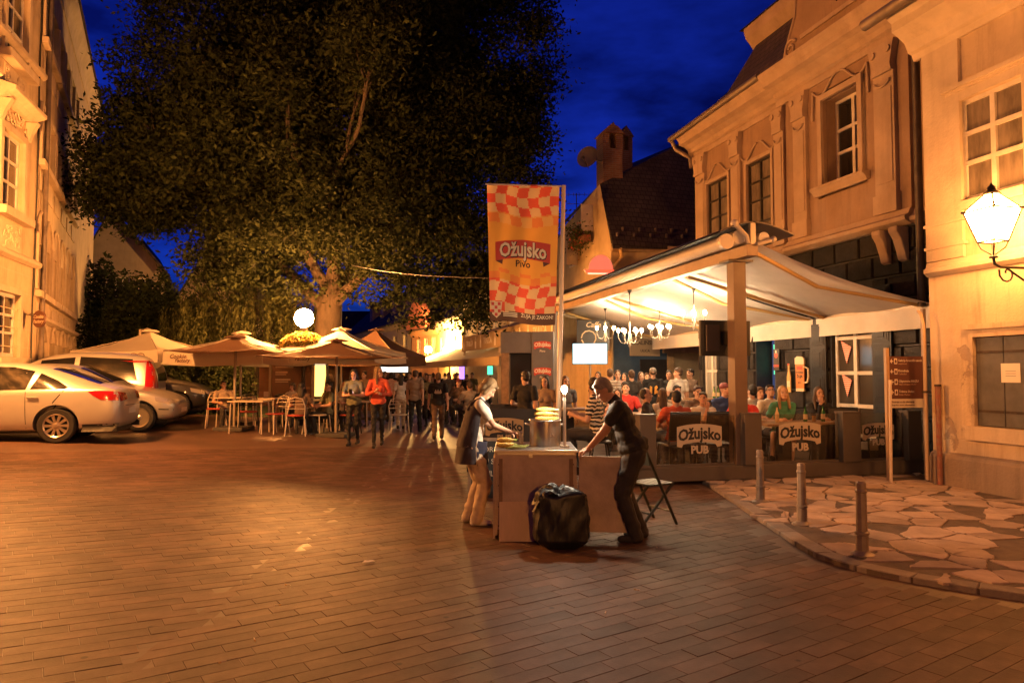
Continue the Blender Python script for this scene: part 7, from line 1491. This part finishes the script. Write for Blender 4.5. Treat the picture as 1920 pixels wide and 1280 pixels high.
# ================================================================ beer banner
bnr = thing('beer_banner', 'tall orange checked beer banner on a pale pole in front of the terrace', 'banner', gx(1043, 9.0))
BO = bnr.location.copy()
tl, tr_, bl, br2 = [at(*p, 9.0) - BO for p in ((913, 347), (1049, 349), (919, 601), (1041, 609))]
def BS(w_, v, off=0.):
    p = (tl.lerp(tr_, w_)).lerp(bl.lerp(br2, w_), v); ex = (1 - w_)
    p.y += .045 * math.sin(w_ * 7.5 + v * 2.2) * (.35 + .65 * v) * (.3 + .7 * ex) + .02 * math.sin(w_ * 17 + v * 5) * ex - off; p.z += .012 * math.sin(w_ * 6.2) * v - .02 * math.sin(math.pi * w_) * (v - .5); return p
NW, NV = 70, 120; fm = [thin('banner_%s' % n_, c, .38) for n_, c in (('gold', (.62, .30, .055)), ('red', (.60, .09, .045)), ('cream', (.62, .40, .19)), ('dark', (.10, .05, .03)), ('faintred', (.62, .20, .05)), ('faintcream', (.62, .34, .10)))]
b = MB(); b.v = [BS(i / NW, j / NV) for j in range(NV + 1) for i in range(NW + 1)]; k = NW + 1
for j in range(NV):
    for i in range(NW):
        w_, v = (i + .5) / NW, (j + .5) / NV; mi = 0
        ww = w_ * 6.6 + .25 * math.sin(v * 16) + .3 * v; vt = v + .018 * math.sin(w_ * 7 + 1) - .02 * w_
        row = math.floor(vt / .072); chk = (math.floor(ww) + row) % 2
        if v > .915 + .02 * (1 - w_): mi = 3
        elif vt < .205: mi = 1 if chk else 2
        elif vt < .285: mi = 4 if chk else 5
        elif .62 < vt < .70: mi = 4 if chk else 0
        elif vt >= .70: mi = 1 if chk else 2
        b.f.append((j * k + i, j * k + i + 1, (j + 1) * k + i + 1, (j + 1) * k + i)); b.mi.append(mi)
b.build('cloth', fm, bnr, True)
BW = (tr_ - tl).length; BHt = (bl - tl).length
def on_banner(me, name, cx_, cv, mat, off=.006):
    n = len(me.vertices); a = np.empty(n * 3, 'f'); me.vertices.foreach_get('co', a); a = a.reshape(-1, 3)
    for i in range(n): me.vertices[i].co = BS(cx_ + a[i, 0] / BW, cv - a[i, 1] / BHt, off + a[i, 2])
    me.update(); me.materials.clear(); me.materials.append(mat); link(name, me, bnr)
def flat(poly, step=.04):
    p, f_ = fillgrid(poly, step); me = bpy.data.meshes.new('print'); me.from_pydata([(x, y, 0) for x, y in p], [], f_); return me
N = 16; rw = .74
rib = [(-rw / 2 + rw * i / N, .125 - .22 * (-rw / 2 + rw * i / N) ** 2) for i in range(N + 1)] + [(rw / 2 - rw * i / N, -.105 - .30 * (rw / 2 - rw * i / N) ** 2) for i in range(N + 1)]
on_banner(flat(rib), 'logo_ribbon', .5, .475, M('banner_ribbon_red', (.50, .05, .03), .7), .004)
for s in (-1, 1): on_banner(flat([(s * .37, -.145), (s * .27, -.128), (s * .28, -.19)]), 'ribbon_tail', .5, .475, M('banner_tail', (.10, .03, .02), .7), .004)
on_banner(text_mesh('Ožujsko', .235, .001, .012, .25, .80, .12), 'lettering_shadow', .506, .477, M('banner_shadow_ink', (.05, .02, .012), .7), .006)
on_banner(text_mesh('Ožujsko', .235, .001, .006, .25, .80, .12), 'lettering', .5, .473, M('banner_letter_cream', (.68, .54, .34), .7), .010)
on_banner(text_mesh('Pivo', .12, .001, .002), 'lettering', .5, .578, M('banner_ink', (.03, .015, .01), .7)); on_banner(text_mesh('ŽUJA JE ZAKON!', .062, .001, .001), 'lettering', .72, .945, M('banner_letter_cream'))
for i in range(3): on_banner(flat([(-.1, -.008), (.1, -.008), (.1, .004), (-.1, .004)]), 'printed_line', .31, .935 + i * .012, M('banner_letter_cream'))
sh = [(-.085, .10), (.085, .10), (.06, -.06), (.0, -.11), (-.06, -.06)]; on_banner(flat(sh), 'crest', .10, .915, M('crest_cream', (.62, .45, .25), .7), .005)
for i in range(4):
    for j in range(3):
        if (i + j) % 2 == 0: on_banner(flat([(-.07 + j * .045, .09 - i * .045), (-.03 + j * .045, .09 - i * .045), (-.03 + j * .045, .05 - i * .045), (-.07 + j * .045, .05 - i * .045)]), 'crest_check', .10, .915, M('banner_ribbon_red'), .008)
ptop = at(1057, 348, 9.0) - BO; part('pole', [M('pale_pole', (.55, .42, .28), .4, .1)], bnr, lambda b: b.tube([(0, 0, 0), ptop * .5 + Vector((0, 0, 0)), ptop], [.035, .031, .026], 12), True); part('top_bar', [M('pale_pole')], bnr, lambda b: b.tube([tl + Vector((-.02, 0, .012)), ptop + Vector((0, 0, -.01))], .012, 8)); part('base', [M('parasol_base')], bnr, lambda b: b.lathe([(.3, 0), (.3, .05), (.08, .09), (.05, .16)], 20), True)

# ================================================================ boiled corn cart
panel_m = M('cart_board', (.50, .385, .285), .75, noise=.30, scale=3.2, bump=.15, bscale=50); batten = M('cart_batten', (.24, .15, .09), .7, noise=.3, scale=8); steel = M('brushed_steel', (.55, .5, .44), .28, .9, noise=.1, scale=8)
cx0 = at(1005, 900, 6.86).x; cart = thing('corn_cart', 'boxy beige corn seller cart with steel top and hinged flap', 'cart', Vector((cx0, 6.86, 0)), R(180)); cw = .37; ch_ = .815
part('front_panel', [panel_m], cart, lambda b: b.box(-cw, cw, -.02, 0, .045, ch_)); part('side_panel', [panel_m], cart, lambda b: b.box(cw - .001, cw + .02, -.82, .001, .03, ch_ - .005)); part('side_panel', [panel_m], cart, lambda b: b.box(-cw - .02, -cw + .001, -.82, -.001, .045, ch_ - .003)); part('rear_panel', [panel_m], cart, lambda b: b.box(-cw, cw, -.82, -.80, .045, ch_))
part('loose_side_board', [panel_m], cart, lambda b: b.box(cw + .022, cw + .04, -.75, .02, .0, ch_ - .05))
for x in (-cw + .015, cw - .05): part('batten', [batten], cart, lambda b: b.box(x, x + .035, .001, .012, .3, ch_ - .06))
part('edge_trim', [steel], cart, lambda b: b.box(-cw, cw, .0005, .006, ch_ - .022, ch_ - .001)); part('kick_strip', [batten], cart, lambda b: b.box(-cw, cw, .0005, .008, .046, .085))
for sx in (-1, 1):
    for z in (.12, .3, .5, .7): part('screw', [rust], cart, lambda b: b.cyl((sx * (cw - .012), .0, z), (sx * (cw - .012), .004, z), .006, None, 8))
part('worktop', [steel], cart, lambda b: b.box(-cw - .03, cw + .03, -.85, .025, ch_ + .001, ch_ + .022), bevel=.004)
part('flap', [panel_m], cart, lambda b: (setattr(b, 'T', Matrix.Translation((-cw - .04, .03, 0)) @ Matrix.Rotation(R(-8), 4, 'Z')), b.box(-.49, 0, 0, .018, .075, ch_ - .03)), bevel=.003)
for sx in (-.3, .3):
    for sy in (-.7, -.1): part('castor', [tyre_m], cart, lambda b: b.cyl((sx - .015, sy, .03), (sx + .015, sy, .03), .03, None, 12))
part('hinge', [rust], cart, lambda b: b.box(-cw - .045, -cw - .02, .005, .02, .25, .33)); part('hinge', [rust], cart, lambda b: b.box(-cw - .045, -cw - .02, .005, .02, .6, .68)); part('catch', [steel], cart, lambda b: b.box(.03, .07, .001, .02, ch_ - .05, ch_ - .02))
ZW = ch_ + .023
def cxy(px, Y): return Vector(((px - CX) / F * Y, Y, ZW))
lp = thing('bulb_lamp', 'bare bright bulb on a white tube standing on the corn cart', 'lamp', cxy(1058, 7.15)); hgt = at(1058, 730, 7.15).z - ZW
part('tube', [M('white_tube', (.7, .66, .58), .4)], lp, lambda b: b.cyl((0, 0, .0), (0, 0, hgt - .05), .016, None, 12), True); part('socket', [ivory], lp, lambda b: b.cyl((0, 0, hgt - .05), (0, 0, hgt - .025), .02, None, 12)); part('bulb', [glow('cart_bulb', WHITE, BULB_W)], lp, lambda b: b.ball((0, 0, hgt + .005), (.03, .03, .036), 14, 9), True); part('foot', [ivory], lp, lambda b: b.cyl((0, 0, 0), (0, 0, .012), .05, None, 14))
pot = thing('steel_pot', 'large steel cooking pot full of corn cobs on the cart', 'pot', cxy(1022, 7.3)); pr_ = .155
part('body', [steel], pot, lambda b: b.lathe([(.001, .0), (pr_, .0), (pr_ + .004, .02), (pr_ + .002, .25), (pr_ + .012, .256), (pr_ + .008, .262), (pr_ - .006, .258), (pr_ - .008, .20), (.001, .20)], 32, cap=False), True)
for s in (-1, 1): part('handle', [steel], pot, lambda b: b.tube([(s * pr_, -.05, .21), (s * (pr_ + .045), -.05, .22), (s * (pr_ + .045), .05, .22), (s * pr_, .05, .21)], .008, 8), True)
corn_m = M('boiled_corn', (.66, .40, .07), .4, noise=.3, scale=60, bump=.8, bscale=130); husk_m = M('corn_husk', (.30, .33, .08), .7, noise=.3, scale=30)
def cob(label, loc, rz, tilt=0., L_=.19):
    t = thing('corn_cob', label, 'corn cob', loc, rz, 'boiled corn cobs'); t.rotation_euler = (0, tilt, rz)
    b = MB(); n = 16; m_ = 15; vs = []                     # rows of kernels
    for i in range(m_ + 1):
        u_ = i / m_; rr = .0255 * math.sin(math.pi * (u_ * .90 + .07)) ** .55
        for j in range(n * 2): vs.append((L_ * (u_ - .5), (rr + (.0022 if j % 2 else 0)) * math.cos(math.pi * j / n), (rr + (.0022 if (j + i) % 2 else 0)) * math.sin(math.pi * j / n)))
    k2 = n * 2; b.add(vs, [(i * k2 + j, i * k2 + (j + 1) % k2, (i + 1) * k2 + (j + 1) % k2, (i + 1) * k2 + j) for i in range(m_) for j in range(k2)] + [tuple(range(k2)), tuple(range(m_ * k2, (m_ + 1) * k2))]); b.build('kernels', corn_m, t, True)
    part('stalk', [husk_m], t, lambda b: b.cyl((L_ * .49, 0, 0), (L_ * .49 + .03, 0, 0), .011, .009, 8)); return t
pc = pot.location
names = ['corn cob at the front of the pot heap', 'corn cob at the middle of the pot heap', 'corn cob at the back of the pot heap', 'second layer corn cob at the front of the pot', 'second layer corn cob at the back of the pot', 'topmost corn cob on the pot']
for nm, (dx, dy, dz, rz) in zip(names, ((0, -.075, .272, .08), (.01, 0, .275, -.06), (0, .075, .272, .1), (.0, -.04, .318, .0), (-.012, .04, .32, .12), (.01, 0, .362, .03))): cob(nm, pc + Vector((dx, dy, dz)), rz, 0, .20)
cc0 = cxy(948, 7.1)
for nm, (dx, dy, dz, rz) in zip(('lower front corn cob by the seller', 'lower rear corn cob by the seller', 'upper corn cob by the seller'), ((0, -.03, .027, .05), (-.005, .035, .027, -.08), (.0, 0, .072, .02))): cob(nm, cc0 + Vector((dx, dy, dz)), rz, 0, .17)
hk = thing('corn_husks', 'green corn husk leaves lying on the steel worktop', 'husk', cxy(965, 6.98))
for i in range(4): part('leaf', [husk_m], hk, lambda b: b.tube([(-.09 + i * .01, -.03 + i * .02, .008), (0, -.03 + i * .025, .018), (.11 + i * .012, -.035 + i * .03, .012 + .006 * i)], [.006, .014, .003], 6), True)
sk = thing('salt_shaker', 'small white salt shaker behind the corn on the cart', 'shaker', cxy(977, 7.45)); part('jar', [M('shaker_white', (.6, .55, .46), .4)], sk, lambda b: b.lathe([(.022, 0), (.024, .01), (.022, .09), (.018, .1)], 14), True); part('cap', [steel], sk, lambda b: b.lathe([(.02, .1), (.021, .12), (.012, .13), (.001, .131)], 14), True)
kn_ = thing('tongs', 'steel tongs lying across the front edge of the cart', 'tongs', cxy(1052, 6.92), .1); part('blade', [steel], kn_, lambda b: b.box(-.13, .13, -.012, -.004, .002, .007)); part('blade', [steel], kn_, lambda b: b.box(-.13, .13, .004, .012, .002, .007))
bd = thing('plywood_board', 'small plywood board leaning on the front of the cart', 'board', Vector((at(969, 1000, 6.72).x, 6.72, 0)), R(180)); part('sheet', [M('plywood', (.62, .45, .27), .7, noise=.2, scale=6, streak=True)], bd, lambda b: (setattr(b, 'T', Matrix.Rotation(R(10), 4, 'X')), b.box(-.165, .165, -.012, 0, .003, .365)), bevel=.002)
# black rubbish bag
bg2 = thing('rubbish_bag', 'full shiny black rubbish bag standing against the cart', 'bag', Vector((at(1052, 1000, 6.55).x, 6.52, 0)), R(180)); bg2.scale = (1.06, .85, .94); bagm = M('black_plastic_film', (.013, .012, .012), .45, spec=.4, bump=.55, bscale=16, streak=True)
b = MB(); n, m_ = 56, 40; rr_ = random.Random(4); ph_ = [rr_.uniform(0, 6.3) for _ in range(12)]
for i in range(m_ + 1):
    u_ = i / m_; z = .57 * u_; prof = (.6 + .4 * min(1, u_ * 7)) * (1 - .10 * max(0, u_ - .5) * 2) * (1. if u_ < .88 else 1 - ((u_ - .88) / .12) ** 2 * .75)
    for j in range(n):
        a_ = 2 * math.pi * j / n; sq = 1 / max(abs(math.cos(a_)), abs(math.sin(a_))) ** .55
        cr_ = 1 + .030 * math.sin(5 * a_ + 9 * u_ + ph_[0]) + .022 * math.sin(9 * a_ - 14 * u_ + ph_[1]) + .014 * math.sin(17 * a_ + 6 * u_ + ph_[2]) * (.4 + u_) + .012 * math.sin(23 * a_ - 25 * u_)
        b.v.append((.235 * prof * sq * cr_ * math.cos(a_), .19 * prof * sq * cr_ * math.sin(a_), max(0.002, z + .025 * math.sin(3 * a_ + ph_[3]) * u_ * u_)))
b.f = [(i * n + j, i * n + (j + 1) % n, (i + 1) * n + (j + 1) % n, (i + 1) * n + j) for i in range(m_) for j in range(n)] + [tuple(range(n)), tuple(range(m_ * n, (m_ + 1) * n))]; b.mi = [0] * len(b.f); b.build('bag', bagm, bg2, True)
def f(b):
    n, m_ = 16, 14; vs = []
    for i in range(n + 1):
        for j in range(m_ + 1):
            u_, v = i / n, j / m_; vs.append((.02 + .22 * u_ + .015 * math.sin(v * 9), -.05 + .22 * v + .012 * math.sin(u_ * 17 + v * 5), .578 + .035 * math.sin(u_ * 3.4) - .15 * u_ ** 2.6 - .07 * v ** 2 + .012 * math.sin(u_ * 8 + v * 13)))
    b.add(vs, [(i * (m_ + 1) + j, i * (m_ + 1) + j + 1, (i + 1) * (m_ + 1) + j + 1, (i + 1) * (m_ + 1) + j) for i in range(n) for j in range(m_)])
part('folded_rim', [bagm], bg2, f, True)
# chalk board, folding chair
cb_ = thing('chalk_board', 'black chalk board with handwritten lines behind the corn seller', 'board', gx(915, 8.35), R(176)); part('slate', [M('chalkboard', (.022, .019, .017), .7, noise=.3)], cb_, lambda b: (setattr(b, 'T', Matrix.Rotation(R(8), 4, 'X')), b.box(-.2, .2, -.02, 0, .12, .78))); part('frame', [batten], cb_, lambda b: (setattr(b, 'T', Matrix.Rotation(R(8), 4, 'X')), b.box(-.235, -.2, -.025, .006, 0, .82), b.box(.2, .235, -.025, .006, 0, .82), b.box(-.2, .2, -.025, .006, .78, .82), b.box(-.2, .2, -.025, .006, .085, .12)))
for l_, z in (('CORN', .68), ('WITH SALT', .54), ('ONLY', .40)): 
    tx = text(l_, .085, pal, cb_, 0, .004, z, off=.0005); tx.rotation_euler = (R(8), 0, 0)
part('rear_leg', [batten], cb_, lambda b: b.tube([(-.2, -.12, .8), (-.2, -.36, .0)], .014, 6)); part('rear_leg', [batten], cb_, lambda b: b.tube([(.2, -.12, .8), (.2, -.36, .0)], .014, 6))
fc = thing('folding_chair', 'dark green wooden folding chair beside the stooping man', 'chair', gx(1214, 7.55), R(-62)); fc.scale = (.92, .92, .95); gm_ = M('dark_green_wood', (.016, .022, .018), .5, noise=.2)
for s in (-1, 1): part('crossed_leg', [gm_], fc, lambda b: b.tube([(s * .2, .24, 0), (s * .2, -.2, .84)], .017, 6)); part('crossed_leg', [gm_], fc, lambda b: b.tube([(s * .175, -.26, 0), (s * .175, .2, .44)], .017, 6))
for i in range(5): part('seat_slat', [gm_], fc, lambda b: b.box(-.19, .19, -.14 + i * .075, -.08 + i * .075, .435, .455), bevel=.004)
bk_ = part('back_board', [gm_], fc, lambda b: b.xprism([(-.16, .66), (-.205, .84), (-.19, .845), (-.145, .665)], -.22, .22), bevel=.004)
for z, y in ((.15, -.16), (.15, .16)): part('stretcher', [gm_], fc, lambda b: b.tube([(-.19, y, z), (.19, y, z)], .012, 6))
# corn sellers
body('seller_f', fem=True, hip=(0, 0, .93), lean=11, pitch=-44, yaw=4, trw=1.22, rh=(.02, .47, 1.08), lh=(-.18, .44, 1.07), rpole=(.7, -.6, -.6), lpole=(-.7, -.6, -.6), rf=(.10, .06, 0), lf=(-.12, -.03, 0), sleeve='short', legs='long', curl=.6, vox=.0075, stout=1.14, neck=.6, rpalm=(0, .1, -1), lpalm=(0, .1, -1), rdir=(-.2, .9, -.25), ldir=(.2, .9, -.25))
body('seller_m', hip=(0, .05, .925), lean=21, pitch=-38, trw=1.15, yaw=2, rh=(.14, .50, .93), lh=(-.12, .545, .92), rpole=(.6, -.8, -.3), lpole=(-.6, -.8, .1), rf=(.12, -.03, 0), lf=(-.11, .05, 0), sleeve='short', legs='long', curl=.75, vox=.0075, stout=1.2, neck=.75, rpalm=(0, .2, -1), lpalm=(0, .2, -1), rdir=(0, .9, -.3), ldir=(0, .9, -.35), collar=True)
vw = person('elderly woman with fair bobbed hair and apron bending over the corn', Vector((-.43, 7.5, 0)), R(-84), 'seller_f', 'white', 'khaki', ('bob', 'fair'), 0, 'white', .885, 'corn sellers')
vm = person('grey haired man in black polo shirt stooping over the cart flap', Vector((1.21, 6.80, 0)), R(86), 'seller_m', 'black', 'dark', ('short', 'grey'), 1, 'dark', .915, 'corn sellers')
_me, _hc, _HM = body('seller_f')
def drape(b, TMx, z0, z1, a0_, a1_, rx0, ry0, rx1, ry1, hip, n=20, m_=14, wob=.012, bowl=0.):
    vs = []
    for i in range(m_ + 1):
        t = i / m_
        for j in range(n + 1):
            a_ = R(a0_ + (a1_ - a0_) * j / n); zz = z0 + (z1 - z0) * t; q = Vector(((rx0 + (rx1 - rx0) * t) * math.cos(a_), (ry0 + (ry1 - ry0) * t) * math.sin(a_), zz)); q *= 1
            w_ = wob * math.sin(j * 1.3 + t * 2) * t; q.x *= 1 + w_ * 4; q.y *= 1 + w_ * 4
            vs.append(Vector(hip) + (TMx @ q if zz > 0 else Vector((q.x, q.y, zz))))
    k = n + 1; b.add(vs, [(i * k + j, i * k + j + 1, (i + 1) * k + j + 1, (i + 1) * k + j) for i in range(m_) for j in range(n)])
TL = Matrix.Rotation(R(-11), 3, 'X'); apm = cl('apron', (.045, .037, .045)); 
ap = part('apron', [apm], vw, lambda b: drape(b, TL, .46, .0, 165, 375, .175, .135, .215, .17, (0, 0, .925)), True)
for s in (-1, 1): part('strap', [apm], ap, lambda b: b.tube([Vector((0, 0, .925)) + TL @ Vector(q) for q in ((s * .085, .13, .38), (s * .09, .10, .49), (s * .09, .0, .562), (s * .09, -.09, .50), (s * .085, -.125, .40))], .022, 6), True)
part('apron_skirt', [apm], ap, lambda b: drape(b, TL, .0, -.20, 165, 375, .215, .17, .23, .19, (0, .0, .925)), True)
part('waist_pouch', [CL['navy']], ap, lambda b: drape(b, TL, .08, -.22, 15, 165, .205, .175, .20, .19, (0, .01, .925)), True)
wm_ = body('seller_m')
wt_ = part('watch', [steel], vm, lambda b: b.lathe([(.036, -.008), (.038, -.006), (.038, .006), (.036, .008)], 16, M4=Matrix.Translation((-.125, .50, .94)) @ Matrix.Rotation(R(75), 4, 'X')), True)

# ================================================================ bollards, direction sign, small things
boll_m = M('bollard_paint', (.30, .235, .175), .5, .35, noise=.25, scale=8)
for (px, py, lb) in ((1426, 941, 'furthest of the three bollards, near the terrace fence'), (1504, 983, 'middle one of the three bollards'), (1617, 1040, 'nearest of the three bollards, at the kerb corner')):
    p = gp(px, py, ZP); t = thing('bollard', lb, 'bollard', p, .3, 'metal bollards'); hb = .62
    part('post', [boll_m], t, lambda b: b.lathe([(.052, .02), (.052, .16), (.046, .17), (.042, hb - .10)], 8), False, .004); part('base_flange', [boll_m], t, lambda b: b.lathe([(.10, .0), (.10, .012), (.07, .022), (.055, .04)], 24), True); part('ring', [boll_m], t, lambda b: b.lathe([(.05, .17), (.058, .175), (.058, .195), (.046, .2)], 16), True); part('cap', [boll_m], t, lambda b: b.lathe([(.044, hb - .10), (.048, hb - .095), (.048, hb - .08), (.04, hb - .07), (.042, hb - .02), (.03, hb), (.001, hb + .002)], 8), False, .003)
dsY = 10.25; dp = gx(1697, dsY); ds = thing('direction_sign', 'brown tourist direction sign with white arrows beside the pub', 'sign', Vector((dp.x, dsY, 0)), RZ_TF); zt3, zb3 = at(1697, 668, dsY).z, at(1697, 764, dsY).z; zm = zb3 + (zt3 - zb3) * .175; hw3 = .285
part('board', [M('sign_brown', (.10, .038, .026), .45)], ds, lambda b: b.box(-hw3, hw3, 0, .02, zm, zt3)); part('info_strip', [M('sign_offwhite', (.55, .47, .38), .5)], ds, lambda b: b.box(-hw3, hw3, 0, .021, zb3, zm - .001)); whs = M('sign_white', (.68, .58, .46), .5)
for i, (l1, l2) in enumerate((('Galerija hrvatskih naivnih', 'umjetnosti'), ('Katedrala', 'Cathedral'), ('Gliptoteka HAZU', 'Glyptotheque HAZU'), ('Tržnica Dolac', 'Dolac Market'))):
    z = zt3 - .06 - i * .148
    for ln, sz, dz, mt in ((l1, .046, 0, whs), (l2, .034, -.045, M('sign_tan', (.45, .30, .20), .5))):
        o = text(ln, sz, mt, ds, 0, .0215, z + dz); xs = [v.co.x for v in o.data.vertices]; sx_ = max(xs); fit = min(1, .40 / (max(xs) - min(xs)))
        for v in o.data.vertices: v.co.x = (v.co.x - sx_) * fit + .135
    part('arrow', [whs], ds, lambda b: b.prism([(.275, z - .01), (.245, z + .025), (.245, z - .003), (.22, z - .003), (.22, z - .017), (.245, z - .017), (.245, z - .045)], .0201, .0225)); part('pictogram', [whs], ds, lambda b: b.box(.155, .205, .0201, .0225, z - .05, z + .03))
    part('pictogram_mark', [M('sign_brown')], ds, lambda b: b.prism([(.165, z - .035), (.195, z - .035), (.195, z), (.18, z + .02), (.165, z)], .0226, .024))
for ln, z, sz in (('Skenirajte za više informacija', zm - .045, .042), ('Scan for more information', zm - .09, .036)):
    o = text(ln, sz, ink, ds, 0, .0225, z); xs = [v.co.x for v in o.data.vertices]; fit = .38 / (max(xs) - min(xs))
    for v in o.data.vertices: v.co.x = v.co.x * fit + .07
part('post', [M('post_tan', (.42, .27, .15), .5)], ds, lambda b: b.box(hw3, hw3 + .05, -.03, .02, ZP - .05, zt3 + .12)); part('post', [M('post_tan')], ds, lambda b: b.box(-hw3 - .07, -hw3 - .02, -.03, .02, ZP - .05, at(1738, 578, dsY).z))
ws = thing('white_pole', 'thin white pole standing in front of the direction sign', 'pole', Vector((gp(1671, 905, ZP).x, gp(1671, 905, ZP).y, ZP))); tp_ = at(1669, 712, ws.location.y - .02) - ws.location; part('rod', [M('white_rod', (.66, .52, .38), .5)], ws, lambda b: b.tube([(0, 0, 0), tp_], .02, 10), True); part('foot', [M('white_rod')], ws, lambda b: b.cyl((0, 0, 0), (0, 0, .01), .045, None, 12))
cbl = thing('wall_conduit', 'curved pale conduit beside the awning upright on the cream house corner', 'conduit', W0 + Vector((-.12, -.12, 0)), RZ_R); part('pipe', [M('conduit_tan', (.45, .32, .2), .5)], cbl, lambda b: b.tube([(.12, .02, 2.45), (.04, .05, 2.4), (.0, .05, 2.25), (0, .05, 1.2), (.0, .05, .1)], .022, 8), True); part('clip', [rust], cbl, lambda b: b.box(-.03, .03, .0, .075, 1.3, 1.33))
rb_ = thing('red_pipe', 'short rusty red pipe standing at the cream house corner', 'pipe', W0 + Vector((-.02, -.22, ZP)), RZ_R); part('pipe', [M('flaking_red_paint', (.20, .045, .03), .7, noise=.6, scale=14, col2=(.25, .16, .1))], rb_, lambda b: b.cyl((0, .03, 0), (0, .03, 1.35), .035, None, 10), True); part('cap', [rust], rb_, lambda b: b.cyl((0, .03, 1.351), (0, .03, 1.38), .042, None, 10))
scr = thing('paper_scrap', 'torn white paper scrap on the paving in the foreground', 'paper', gp(690, 1052, .012), .4); part('sheet', [M('litter_paper', (.6, .52, .42), .8)], scr, lambda b: b.slab([(-.05, -.02), (.0, -.028), (.055, -.01), (.04, .025), (.0, .02), (-.02, .032)], 0, .004))
lit = M('litter_white', (.5, .4, .3), .8)
for i, (px, py, lb) in enumerate(((975, 1000, 'white stub beside the plywood board'), (1135, 1149, 'white stub in the middle foreground'), (1195, 1106, 'tiny white stub right of the middle foreground'), (418, 1241, 'flattened white stub in the lower left foreground'), (477, 1199, 'pale stub left of the centre foreground'), (520, 1135, 'pale stub near the bright reflection'), (1232, 1027, 'white stub beside the man in the polo shirt'), (540, 1097, 'small pale stub below the bright reflection'))):
    t = thing('cigarette_stub', lb, 'litter', gp(px, py, .014), i * 1.3, 'litter on the paving'); part('paper', [lit], t, lambda b: b.cyl((-.018, 0, .004), (.01, 0, .004), .0045, None, 8)); part('filter', [M('filter_tan', (.45, .25, .1), .8)], t, lambda b: b.cyl((.0101, 0, .004), (.024, 0, .004), .0046, None, 8))
